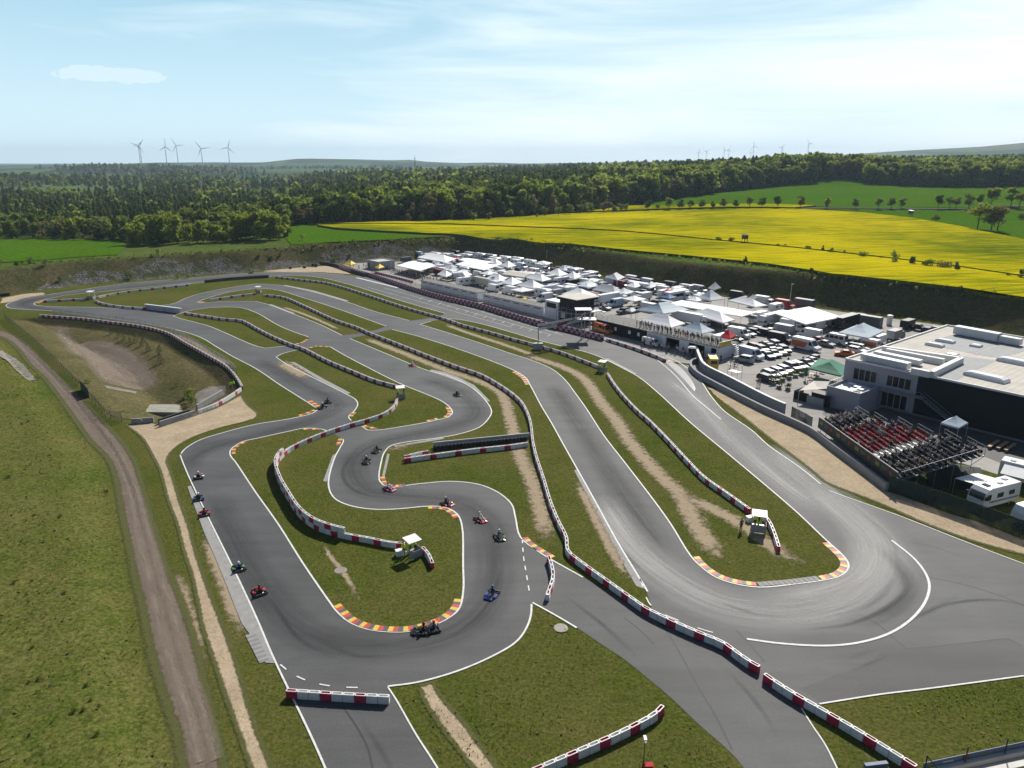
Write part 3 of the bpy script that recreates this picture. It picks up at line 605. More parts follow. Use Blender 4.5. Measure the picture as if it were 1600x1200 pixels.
for (x, y) in W([(532, 892), (876, 982)]):
    mb = MB(); mb.rings([[(x + r * math.cos(a), y + r * math.sin(a), z) for a in np.linspace(0, 6.283, 13)[:-1]] for r, z in ((.75, .045), (.7, .09), (.45, .1), (.44, .09))], 0)
    tag(mb.build('manhole_cover', mat('weathered concrete ring', (.24, .21, .17))), 'round concrete manhole cover set in the ' + ('infield grass near the long curved barrier' if y < 90 and x < 0 else 'grass wedge beside the service road'), 'manhole')
# ================================================================ plastic barrier blocks in rows
BW = mat('white barrier plastic', (.66, .66, .65), .16, 2.6, .5); BR = mat('red barrier plastic', (.46, .020, .065), .18, 2.0, .5)
BD = mat('dirty block joint', (.10, .09, .085), .2, 3, .8)
def block_mesh(name, m, L=1.0, wd=.44, h=.72, rim=None):
    mb = MB(); x, y = L / 2 - .012, wd / 2; c = .05
    def oct_(x, y, z, c): return [(-x + c, -y, z), (x - c, -y, z), (x, -y + c, z), (x, y - c, z), (x - c, y, z), (-x + c, y, z), (-x, y - c, z), (-x, -y + c, z)]
    mb.rings([oct_(x, y, 0, c), oct_(x, y, h * .42, c), oct_(x - .015, y - .025, h * .46, c), oct_(x - .015, y - .025, h * .54, c), oct_(x, y - .01, h * .58, c), oct_(x, y - .02, h - .03, c), oct_(x - .02, y - .045, h, c),
              oct_(x - .10, y - .115, h, .06), oct_(x - .12, y - .135, h - .22, .06)], 0)
    me = mb.mesh(name, [m, rim or m])
    if rim: me.polygons.foreach_set('material_index', [1 if q.center.z > h - .02 and q.normal.z > .25 and q.center.z < h + .01 else 0 for q in me.polygons])  # up-facing rim faces get a paler colour, a painted sun glint
    return me
BLOCK = {'R': block_mesh('red_block', BR, rim=mat('glint painted block rim', (.66, .58, .59), .1, 2, .5)), 'W': block_mesh('white_block', BW)}
BLOCK['P'] = block_mesh('pit_block', mat('shade darkened red plastic', (.30, .028, .085), .2, 1.2, .5)); BLOCK['G'] = block_mesh('pit_block', mat('pale barrier rim', (.50, .42, .45), .1, 1.2, .5))  # red and white plastic with the shade of their sides put into the colour
ROWS = []   # (position text, centre line world points, pattern, tiers, end the count starts from)
def row(px, pattern, where, first, tiers=1, step=1.0):
    ROWS.append((where, first, resample(catmull(W(px), 5, False, 60), step), pattern, tiers))
row([(448, 1089), (485, 1091.5), (530, 1094.5), (575, 1097), (614, 1099)], 'RWW', 'row across the left spur', 'left')
row([(1035, 1113), (1022, 1126), (990, 1144), (960, 1159), (915, 1179), (867, 1200), (835, 1214), (790, 1234)], 'RWW', 'row on the grass wedge', 'curled')
row([(1193, 1063), (1207, 1073), (1237, 1092.5), (1300, 1129), (1355, 1162), (1412, 1198), (1450, 1222)], 'RWW', 'row crossing the right road', 'upper')
row([(1186, 1052), (1170, 1043), (1150, 1029), (1130, 1014), (1092, 998), (1047, 978), (1007, 958), (1000, 953), (950, 917), (905, 884), (887, 868), (885, 848), (872, 821), (860, 791), (850, 757), (837, 716), (832, 692), (830, 672), (826, 655), (815, 633), (800, 619), (775, 602), (750, 588.5), (712, 575.5), (662, 556.5), (612, 536.5), (575, 522), (560, 515), (525, 503), (475, 480), (440, 466), (411, 463)], 'RWW', 'long middle infield row', 'lower')
row([(676, 889), (671, 876), (661, 863.5), (655, 860)], 'RWW', 'tail behind the front shelter', 'lower')
row([(633, 857), (612, 855.5), (575, 848), (537, 841), (495, 827.5), (470, 809), (450, 779), (438, 757), (432, 728), (449, 708.5), (470, 697), (500, 684), (547, 668), (575, 660), (600, 651), (616, 639), (621, 628)], 'RWW', 'curved row between marshal shelters', 'shelter')
row([(857, 877), (862, 892), (864, 910), (857.5, 931), (853, 946)], 'RWW', 'curved middle link row', 'upper')
row([(632, 723), (680, 716), (740, 708), (800, 701.5), (829, 697)], 'RWWW', 'row below the tyre wall', 'left')
row([(632, 719), (655, 713.5), (678, 709)], 'RWW', 'stub by the tyre wall', 'left')
row([(1216, 863), (1212, 849), (1201, 822), (1192, 811)], 'RWW', 'tail below the hairpin shelter', 'lower')
row([(1171, 803), (1135, 777), (1100, 752), (1075, 726.5), (1040, 688.5), (1013, 661), (1000, 650), (975, 624), (960, 605), (948, 586)], 'RWW', 'row above the hairpin shelter', 'lower')
row([(938, 577), (907, 565), (875, 553), (837, 542), (800, 532), (762, 521), (725, 511), (687, 498), (662, 491), (625, 480), (580, 465), (540, 452), (507, 443.5), (475, 439.5), (430, 434.5)], 'RWW', 'row beside the start straight', 'near')
row([(1040, 566), (1012, 554), (975, 541.5), (946, 532.5)], 'RWW', 'pit lane exit row', 'near')
row([(943, 532.5), (885, 518), (850, 511), (800, 496.5), (750, 481.5), (700, 470), (650, 456), (625, 447.5), (575, 431.5), (545, 424), (522, 416)], 'PG', 'stacked pit wall row', 'near', 2)
row([(645, 442), (615, 434), (585, 427)], 'PG', 'row behind the pit wall', 'near')
row([(379, 609), (370, 593.5), (355, 576.5), (325, 558.5), (287, 537), (262, 523), (225, 513), (175, 506), (125, 500), (59, 495)], 'RW', 'row along the basin rim', 'near')
row([(310, 647), (337, 636), (360, 623), (377, 611)], 'WWWWWR', 'white row by the basin', 'lower')
row([(620, 607), (587, 598), (550, 583), (512, 567), (475, 548), (455, 541), (425, 528), (400, 515), (390, 509), (375, 503), (350, 501), (312, 495), (286, 491)], 'RWW', 'left infield verge row', 'near')
row([(228, 484), (195, 482), (162, 477), (149, 472)], 'RWWW', 'lower far left row', 'right')
row([(150, 467), (175, 462), (212, 456), (250, 452), (287, 448), (300, 446)], 'RWWW', 'upper far left row', 'left')
row([(139, 469), (100, 471), (66, 473)], 'RWWW', 'far left hairpin tip row', 'shelter')
row([(400, 461), (375, 464), (350, 467.5), (327, 471)], 'RWWW', 'upper hairpin tip row', 'shelter')
_all = []
for ri, (where, first, P, pat, tiers) in enumerate(ROWS):
    for t in range(tiers):
        for i in range(len(P) - 1):
            a, b = P[i], P[i + 1]; c = ((a[0] + b[0]) / 2, (a[1] + b[1]) / 2); k = pat[(i + t) % len(pat)]
            zc = max(c[1] * CP + CAMH * SP, 1); vis = abs(F * c[0] / zc) < 815 and 600 + F * (CAMH * CP - c[1] * SP) / zc < 1215
            _all.append((zc if vis else 1e6 + zc, ri, t, i, c, math.atan2(b[1] - a[1], b[0] - a[0]), k, t))
# the double-height stretch of the curved row
_cr = ROWS[5]
for i in range(8, min(39, len(_cr[2]) - 1)):
    a, b = _cr[2][i], _cr[2][i + 1]; c = ((a[0] + b[0]) / 2, (a[1] + b[1]) / 2)
    _all.append((c[1] * CP + CAMH * SP, 5, 1, i, c, math.atan2(b[1] - a[1], b[0] - a[0]), 'WWR'[(i + 1) % 3], 1))
_all.sort(key=lambda e: e[0])
ORD = lambda n: '%d%s' % (n, 'th' if 10 < n % 100 < 14 else {1: 'st', 2: 'nd', 3: 'rd'}.get(n % 10, 'th'))
_far = {}
for e in _all:
    pass
_near = [e for e in _all[:300]]
for zc, ri, t, i, c, rz, k, tier in _near:
    where, first, P, pat, tiers = ROWS[ri]
    o = obj('barrier_block', BLOCK[k]); o.location = (c[0], c[1], (.045 if tier == 0 else .765)); o.rotation_euler = (0, 0, rz)
    col = {'R': 'red', 'W': 'white', 'P': 'maroon', 'G': 'pale'}[k]
    lay = '' if tier == 0 else 'upper layer, '
    lab = '%s %sblock, %s%s from the %s end of the %s' % (col, '' if lay else 'plastic ', lay, ORD(i + 1), first, where)
    tag(o, lab, 'barrier', 'red and white barrier blocks lining the track')
# everything further away: one mass of blocks
bm_v = []; bm_f = []; bm_m = []
_base = {k: (np.array([v.co[:] for v in BLOCK[k].vertices]), [tuple(p.vertices) for p in BLOCK[k].polygons]) for k in 'RWPG'}
off = 0
for zc, ri, t, i, c, rz, k, tier in _all[300:]:
    if zc > 1e6: continue
    V, Fs = _base[k]; cs, sn = math.cos(rz), math.sin(rz)
    v = np.stack([V[:, 0] * cs - V[:, 1] * sn + c[0], V[:, 0] * sn + V[:, 1] * cs + c[1], V[:, 2] + (.045 if tier == 0 else .765)], 1)
    bm_v.append(v); bm_f += [tuple(j + off for j in f) for f in Fs]; bm_m += [(4 if (k == 'R' and q.material_index == 1) else 'RWPG'.index(k)) for q in BLOCK[k].polygons]; off += len(V)
me = bpy.data.meshes.new('barrier_block'); me.from_pydata(np.concatenate(bm_v).tolist(), [], bm_f); me.materials.append(BR); me.materials.append(BW); me.materials.append(MATS['shade darkened red plastic']); me.materials.append(MATS['pale barrier rim']); me.materials.append(MATS['glint painted block rim'])
me.polygons.foreach_set('material_index', bm_m); me.update()
tag(obj('barrier_blocks', me), 'distant red and white barrier blocks in rows along the far track', 'barriers', 'red and white barrier blocks lining the track', 'stuff')
# ---- tyre wall of the infield (each stack countable), tyres at the far bend
TY = mat('tyre rubber', (.018, .018, .019), .25, 4, .75)
def tyre_stack_mesh(n=4):
    mb = MB(); rs = []
    for i in range(n):
        z = i * .2
        rs += [[(r * math.cos(a), r * math.sin(a), z + dz) for a in np.linspace(0, 6.283, 11)[:-1]] for r, dz in ((.24, .0), (.3, .05), (.3, .15), (.24, .199))]
    top = n * .2
    rs += [[(.15 * math.cos(a), .15 * math.sin(a), top - .01) for a in np.linspace(0, 6.283, 11)[:-1]], [(.14 * math.cos(a), .14 * math.sin(a), top - .35) for a in np.linspace(0, 6.283, 11)[:-1]]]
    mb.rings(rs); return mb.mesh('tyre_stack', [TY])
TS = tyre_stack_mesh()
P = resample(W([(680, 704), (740, 698), (800, 692), (826, 689)]), .62)
for i, p in enumerate(P):
    o = obj('tyre_stack', TS, None, (p[0], p[1], .045)); tag(o, 'black tyre stack, %s from the left end of the infield tyre wall' % ORD(i + 1), 'tyre stack', 'tyre stacks of the infield tyre wall')
mb = MB(); Pq = W([(677, 700), (827, 685)]); mb.bar((*Pq[0], .05), (*Pq[1], .05), .16, .95)
tag(mb.build('guard_wall', mat('pale guard wall', (.5, .5, .49), .12)), 'thin white guard wall behind the infield tyre stacks', 'wall')
for i, (x, y, n) in enumerate(((454, 420, 3), (476, 419, 3), (489, 416.5, 5), (494, 417, 5))):
    o = obj('tyre_stack', tyre_stack_mesh(n), None, (*at(x, y), .03)); o.scale = (2.2, 2.2, 1.3)
    tag(o, ['small black tyre stack at the left of the far sand bed', 'small black tyre stack in the middle of the far sand bed', 'tall black tyre stack at the right of the far sand bed', 'tall black tyre stack nearest the start of the far pit wall'][i], 'tyre stack', 'tyre stacks on the far sand bed')
# long dark conveyor-belt wall of the far bend and pit entry
BELT = mat('dark rubber belt', (.06, .06, .066), .2, 1)
def wall(name, px, wd, h, m, label, cat, step=3, cap=None, z=0.0, world=None):
    P = resample(catmull(world or W(px), 5), step); mb = MB(); A = offset(P, wd / 2); B = offset(P, -wd / 2); n = len(P)
    lo = [(*p, z) for p in A]; mb.add([(*p, z) for p in A] + [(*p, z) for p in B] + [(*p, z + h) for p in A] + [(*p, z + h) for p in B],
        [(i, i + 1, 2 * n + i + 1, 2 * n + i)[::-1] for i in range(n - 1)] + [(n + i, n + i + 1, 3 * n + i + 1, 3 * n + i) for i in range(n - 1)] + [(2 * n + i, 2 * n + i + 1, 3 * n + i + 1, 3 * n + i)[::-1] for i in range(n - 1)] + [(0, n, 3 * n, 2 * n), (n - 1, 3 * n - 1, 4 * n - 1, 2 * n - 1)[::-1]])
    o = mb.build(name, m); tag(o, label, cat)
    return o
wall('belt_wall', [(320, 442.5), (350, 439), (400, 435.2), (430, 433.6)], .35, 1.1, BELT, 'grey rubber belt wall on the verge by the far bend', 'wall')
wall('belt_wall', [(497, 413.5), (512, 414.5), (535, 420.5), (556, 427.5), (575, 433)], .35, 1.3, BELT, 'curved grey belt wall leading into the pit wall', 'wall')
wall('belt_wall', [(-30, 464), (0, 463.5), (28, 460.5)], .5, 1.0, TY, 'low black tyre wall by the far left sand bed', 'wall')
BAN = mat('grey advertising banner', (.42, .43, .47), .25, .8)
o = wall('banner_barrier', [(228, 483), (255, 486), (284, 490)], .6, 1.5, BAN, 'tall pale banner barrier across the left link road', 'barrier')
mb = MB(); mb.bar((*at(228, 483), 1.505), (*at(284, 490), 1.505), .7, .12); mb.build('top_rail', BW, o)
CONC = mat('grey precast concrete', (.30, .295, .285), .14, .8, .9)
def concrete_block(p, q, label, h=.9):
    mb = MB(); d = math.hypot(q[0] - p[0], q[1] - p[1]); rz = math.atan2(q[1] - p[1], q[0] - p[0])
    mb.rings([[(-d / 2 + .02, -w_, z), (d / 2 - .02, -w_, z), (d / 2 - .02, w_, z), (-d / 2 + .02, w_, z)] for w_, z in ((.3, 0), (.3, .2), (.17, .45), (.15, h - .03), (.12, h))])
    o = mb.build('concrete_barrier', CONC); o.location = ((p[0] + q[0]) / 2, (p[1] + q[1]) / 2, .03); o.rotation_euler = (0, 0, rz)
    tag(o, label, 'barrier', 'concrete barrier blocks below the basin')
P = W([(306, 649), (283, 656.5), (250, 667)])
for i in range(4):
    a, b = (P[0], P[1]) if i < 2 else (P[1], P[2]); t = (i % 2) / 2
    concrete_block((a[0] + (b[0] - a[0]) * t, a[1] + (b[1] - a[1]) * t), (a[0] + (b[0] - a[0]) * (t + .5), a[1] + (b[1] - a[1]) * (t + .5)), 'grey concrete barrier, %s from the white row at the basin edge' % ['first', 'second', 'third', 'fourth'][i], 1.0)
concrete_block(at(206, 662), at(222, 661.5), 'detached concrete barrier nearest the dirt road'); concrete_block(at(223.5, 661), at(241, 659.5), 'detached concrete barrier beside the gravel point')
wall('tyre_wall', [(249, 663), (280, 652.5), (305, 645)], .5, .95, TY, 'black tyre wall behind the concrete barriers at the basin', 'tyre wall')
wall('concrete_rail', [(308, 641), (330, 628), (358, 612)], .3, 1.1, CONC, 'long grey concrete rail behind the white barrier row', 'wall')
# trackside catch fence along the basin
def mesh_fence(name, world, h, label, cat, m, post_step, zf=None, base=0.0, postr=.035, group=None, mp=None, wires=True):
    P = resample(world, post_step); zz = [0.0 if zf is None else zf(*p) for p in P]
    r = thing(name, label, cat, (P[0][0], P[0][1], zz[0]), group=group); ox, oy, oz = P[0][0], P[0][1], zz[0]
    mb = MB()
    for i in range(len(P) - 1):
        a, b = P[i], P[i + 1]
        mb.face([(a[0] - ox, a[1] - oy, zz[i] - oz + base), (b[0] - ox, b[1] - oy, zz[i + 1] - oz + base), (b[0] - ox, b[1] - oy, zz[i + 1] - oz + h), (a[0] - ox, a[1] - oy, zz[i] - oz + h)])
        if wires: mb.tube((a[0] - ox, a[1] - oy, zz[i] - oz + h), (b[0] - ox, b[1] - oy, zz[i + 1] - oz + h), .022, 4)
    mb.build('mesh_panel', m, r)
    pm = None
    for i, p in enumerate(P[:100]):
        if pm is None: q = MB(); q.tube((0, 0, 0), (0, 0, h + .12), postr, 6); pm = q.mesh('post', [mp or mat('dark green post', (.03, .06, .05), .1)])
        o = obj('post', pm, r, (p[0] - ox, p[1] - oy, zz[i] - oz))
    return r
def net_mat(name, col, dens, sc=14):
    m, nt, out = _nodes(name); p = geo(nt); b = N(nt, 'ShaderNodeBsdfPrincipled', Roughness=.8); b.inputs['Base Color'].default_value = c4(col)
    n = noise(nt, .6, 3, .6, p); rp = ramp(nt, n.outputs['Fac'], [(.3, dens * .85), (.7, min(1, dens * 1.15))])
    tr = nt.nodes.new('ShaderNodeBsdfTransparent'); mx = nt.nodes.new('ShaderNodeMixShader'); nt.links.new(rp.outputs['Color'], mx.inputs[0])
    nt.links.new(tr.outputs[0], mx.inputs[1]); nt.links.new(b.outputs[0], mx.inputs[2]); nt.links.new(mx.outputs[0], out.inputs['Surface']); MATS[name] = m; return m
net_mat('pale catch net', (.50, .58, .55), .55); net_mat('dark green windbreak net', (.014, .036, .028), .93); net_mat('thin grey wire mesh', (.14, .17, .15), .30)
mesh_fence('catch_fence', catmull(W([(84, 491.5), (125, 495), (175, 501), (225, 508.5), (262, 518), (290, 531), (328, 553), (358, 571.5), (374, 590)]), 4), 1.5, 'pale netting catch fence between the left track and the basin', 'fence', MATS['pale catch net'], 3.2)
mesh_fence('wire_fence', catmull(W([(8, 499), (32, 520), (57, 541), (82, 565), (107, 590), (126, 608)]), 4), 1.8, 'grey wire mesh fence running up beside the dirt road', 'fence', MATS['thin grey wire mesh'], 2.6)
mesh_fence('wire_fence', catmull(W([(140, 624), (156, 640), (172, 656), (206, 661)]), 4), 1.8, 'short grey wire fence around the lower basin corner', 'fence', MATS['thin grey wire mesh'], 2.6)
g = mesh_fence('fence_gate', W([(127, 609), (139, 622)]), 2.0, 'dark green double gate in the wire fence by the dirt road', 'gate', mat('dark green gate bars', (.015, .05, .035), .1), 2.3, postr=.06)
# ================================================================ people and karts
def skin_body(name, joints, edges, root=0, sub=1):
    me = bpy.data.meshes.new('sk'); names = list(joints); idx = {n: i for i, n in enumerate(names)}
    me.from_pydata([joints[n][0] for n in names], [(idx[a], idx[b]) for a, b in edges], [])
    o = bpy.data.objects.new('sk', me); COL.objects.link(o)
    o.modifiers.new('s', 'SKIN')
    for i, n in enumerate(names):
        r = joints[n][1]; r = r if hasattr(r, '__len__') else (r, r); me.skin_vertices[0].data[i].radius = r; me.skin_vertices[0].data[i].use_root = (n == names[root])
    if sub: s = o.modifiers.new('u', 'SUBSURF'); s.levels = sub; s.render_levels = sub
    dg = bpy.context.evaluated_depsgraph_get(); out = bpy.data.meshes.new_from_object(o.evaluated_get(dg)); out.name = name
    bpy.data.objects.remove(o); bpy.data.meshes.remove(me)
    out.polygons.foreach_set('use_smooth', [True] * len(out.polygons)); return out
def hand(J, E, s, wrist, palm_dir, tag_):
    """palm, four bent fingers of different length and a thumb off the side"""
    w = Vector(wrist); d = Vector(palm_dir).normalized(); side = Vector((1, 0, 0)) if abs(d.x) < .8 else Vector((0, 1, 0)); side = (side - d * side.dot(d)).normalized(); nrm = d.cross(side)
    J['palm' + tag_] = (w + d * .05, (.038, .02)); E.append(('wr' + tag_, 'palm' + tag_))
    for k, L in enumerate((.072, .085, .08, .06)):
        b = w + d * .095 + side * (.03 - .02 * k)
        J['f%d%s' % (k, tag_)] = (b, .0095); J['g%d%s' % (k, tag_)] = (b + d * L * .5 + nrm * .008, .009); J['h%d%s' % (k, tag_)] = (b + d * L * .85 + nrm * .03, .008)
        E += [('palm' + tag_, 'f%d%s' % (k, tag_)), ('f%d%s' % (k, tag_), 'g%d%s' % (k, tag_)), ('g%d%s' % (k, tag_), 'h%d%s' % (k, tag_))]
    t = w + d * .03 + side * .05
    J['t0' + tag_] = (t, .011); J['t1' + tag_] = (t + d * .035 + side * .02 + nrm * .01, .009)
    E += [('palm' + tag_, 't0' + tag_), ('t0' + tag_, 't1' + tag_)]
def figure(pose):
    J = {}; E = []
    if pose in ('stand', 'arms', 'lean'):
        J['pelvis'] = ((0, 0, .95), (.165, .115)); J['waist'] = ((0, 0, 1.10), (.145, .105)); J['chest'] = ((0, .01, 1.32), (.18, .12)); J['neck'] = ((0, .0, 1.5), .058); J['head0'] = ((0, .015, 1.58), (.075, .085)); J['head1'] = ((0, .015, 1.70), (.076, .09)); J['nose'] = ((0, .115, 1.63), .014)
        for s, t in ((-1, 'L'), (1, 'R')):
            st = .06 * s if pose == 'lean' else 0
            J['hip' + t] = ((.10 * s, 0, .88), .095); J['knee' + t] = ((.11 * s, .02 + st, .5), .062); J['ank' + t] = ((.12 * s, -.01 + 1.6 * st, .09), .043); J['toe' + t] = ((.14 * s, .14 + 1.6 * st, .035), (.045, .032))
            J['sh' + t] = ((.21 * s, .0, 1.43), .062)
            if pose == 'arms' and s > 0: el, wr, d = (.34, .16, 1.25), (.20, .36, 1.33), (-.3, .6, .25)
            elif pose == 'arms': el, wr, d = (-.30, .05, 1.16), (-.18, .24, 1.05), (.5, .6, 0)
            else: el, wr, d = (.27 * s, -.03, 1.16), (.28 * s, .05, .92), (0, .12, -1)
            J['el' + t] = (el, .046); J['wr' + t] = (wr, .031)
            E += [('pelvis', 'hip' + t), ('hip' + t, 'knee' + t), ('knee' + t, 'ank' + t), ('ank' + t, 'toe' + t), ('chest', 'sh' + t), ('sh' + t, 'el' + t), ('el' + t, 'wr' + t)]
            hand(J, E, s, wr, d, t)
        E += [('pelvis', 'waist'), ('waist', 'chest'), ('chest', 'neck'), ('neck', 'head0'), ('head0', 'head1'), ('head0', 'nose')]
    else:
        rec = .16 if pose == 'kart' else .02; z0 = .12
        J['pelvis'] = ((0, 0, z0), (.165, .115)); J['waist'] = ((0, -rec * .5, z0 + .16), (.145, .105)); J['chest'] = ((0, -rec, z0 + .38), (.18, .12)); J['neck'] = ((0, -rec - .01, z0 + .55), .058); J['head0'] = ((0, -rec + .01, z0 + .63), (.075, .085)); J['head1'] = ((0, -rec + .01, z0 + .75), (.076, .09)); J['nose'] = ((0, -rec + .11, z0 + .68), .014)
        for s, t in ((-1, 'L'), (1, 'R')):
            J['hip' + t] = ((.10 * s, .04, z0), .095); J['sh' + t] = ((.21 * s, -rec, z0 + .49), .062)
            if pose == 'kart':
                J['knee' + t] = ((.19 * s, .46, z0 + .2), .062); J['ank' + t] = ((.2 * s, .84, z0 + .02), .043); J['toe' + t] = ((.2 * s, .9, z0 + .14), (.042, .032)); el, wr, d = (.29 * s, .1, z0 + .3), (.13 * s, .33, z0 + .33), (-.35 * s, .5, .1)
            else:
                J['knee' + t] = ((.13 * s, .45, z0 + .02), .064); J['ank' + t] = ((.13 * s, .43, z0 - .38), .043); J['toe' + t] = ((.14 * s, .57, z0 - .43), (.045, .032)); el, wr, d = (.27 * s, .08, z0 + .24), (.14 * s, .33, z0 + .14), (-.1 * s, .8, -.2)
            J['el' + t] = (el, .046); J['wr' + t] = (wr, .031)
            E += [('pelvis', 'hip' + t), ('hip' + t, 'knee' + t), ('knee' + t, 'ank' + t), ('ank' + t, 'toe' + t), ('chest', 'sh' + t), ('sh' + t, 'el' + t), ('el' + t, 'wr' + t)]
            hand(J, E, s, wr, d, t)
        E += [('pelvis', 'waist'), ('waist', 'chest'), ('chest', 'neck'), ('neck', 'head0'), ('head0', 'head1'), ('head0', 'nose')]
    return skin_body(pose, J, E)
BODY = {p: figure(p) for p in ('stand', 'arms', 'lean', 'sit', 'kart')}
SKIN = mat('skin', (.42, .25, .17), .06, 8, .6)
def zones(me, pose):
    """0 trousers, 1 top, 2 skin, 3 shoes"""
    out = []
    for p in me.polygons:
        x, y, z = p.center
        if pose in ('sit', 'kart'):
            if z > .12 + .53 and abs(x) < .15: k = 2
            elif z > .3 and not (pose == 'kart' and y > .36): k = 1
            elif pose == 'sit' and z > .2 and abs(x) < .2 and y > .33: k = 2
            else: k = 3 if (y > .8 and pose == 'kart') or (pose == 'sit' and z < -.27) else 0
            if pose == 'sit' and z > .2 and y < .3: k = 1 if z < .65 else 2
        else:
            if z > 1.49 and abs(x) < .14: k = 2
            elif z > .98 and abs(x) < .5: k = 1
            elif abs(x) > .22 and z > .7: k = 2
            else: k = 3 if z < .1 else 0
        out.append(k)
    return out
ZON = {p: zones(BODY[p], p) for p in BODY}
SHOE = mat('dark shoes', (.03, .028, .027), .2, 9, .7)
_bc = {}
def body(pose, top, trousers, skin=None):
    key = (pose, top.name, trousers.name, skin.name if skin else '')
    if key not in _bc:
        me = BODY[pose].copy(); me.name = 'body_' + pose
        for m in (trousers, top, skin or SKIN, SHOE): me.materials.append(m)
        me.polygons.foreach_set('material_index', ZON[pose]); _bc[key] = me
    return _bc[key]
def cloth(n, c): return mat('cloth ' + n, c, .12, 6, .85)
CL = {n: cloth(n, c) for n, c in {'white': (.62, .62, .6), 'black': (.02, .02, .023), 'navy': (.025, .035, .08), 'red': (.38, .03, .03), 'grey': (.2, .2, .21), 'blue': (.06, .13, .32), 'beige': (.4, .32, .22), 'green': (.05, .16, .06), 'hi-vis yellow': (.50, .80, .03), 'hi-vis orange': (.75, .22, .03), 'pink': (.5, .14, .2), 'denim': (.06, .09, .16), 'olive': (.09, .1, .05)}.items()}
def hair_mesh(z, m, y=0.0):
    mb = MB(); mb.rings([[((.083 if k < 3 else .05) * f * math.cos(a), y - .012 + (.1 if k < 3 else .06) * f * math.sin(a), z + dz) for a in np.linspace(0, 6.283, 11)[:-1]] for k, (f, dz) in enumerate(((1.0, .0), (1.08, .06), (1.0, .115), (1.0, .145)))])
    return mb.mesh('hair', m, True)
HAIRM = [mat('brown hair', (.06, .035, .02), .2, 8), mat('fair hair', (.3, .2, .1), .2, 8), mat('dark cap', (.02, .022, .03), .1, 8), mat('white cap', (.6, .6, .6), .1, 8)]
HAIR = {(p, i): hair_mesh(zz, HAIRM[i], yy) for p, zz, yy in (('stand', 1.645, .015), ('arms', 1.645, .015), ('lean', 1.645, .015), ('sit', .815, -.01), ('kart', .815, -.15)) for i in range(4)}
def person(pose, top, trousers, loc, rz, label, group=None, hair=0):
    o = obj('person', body(pose, CL[top], CL[trousers]), None, loc, rz); tag(o, label, 'person', group)
    obj('hair', HAIR[(pose, hair)], o); return o
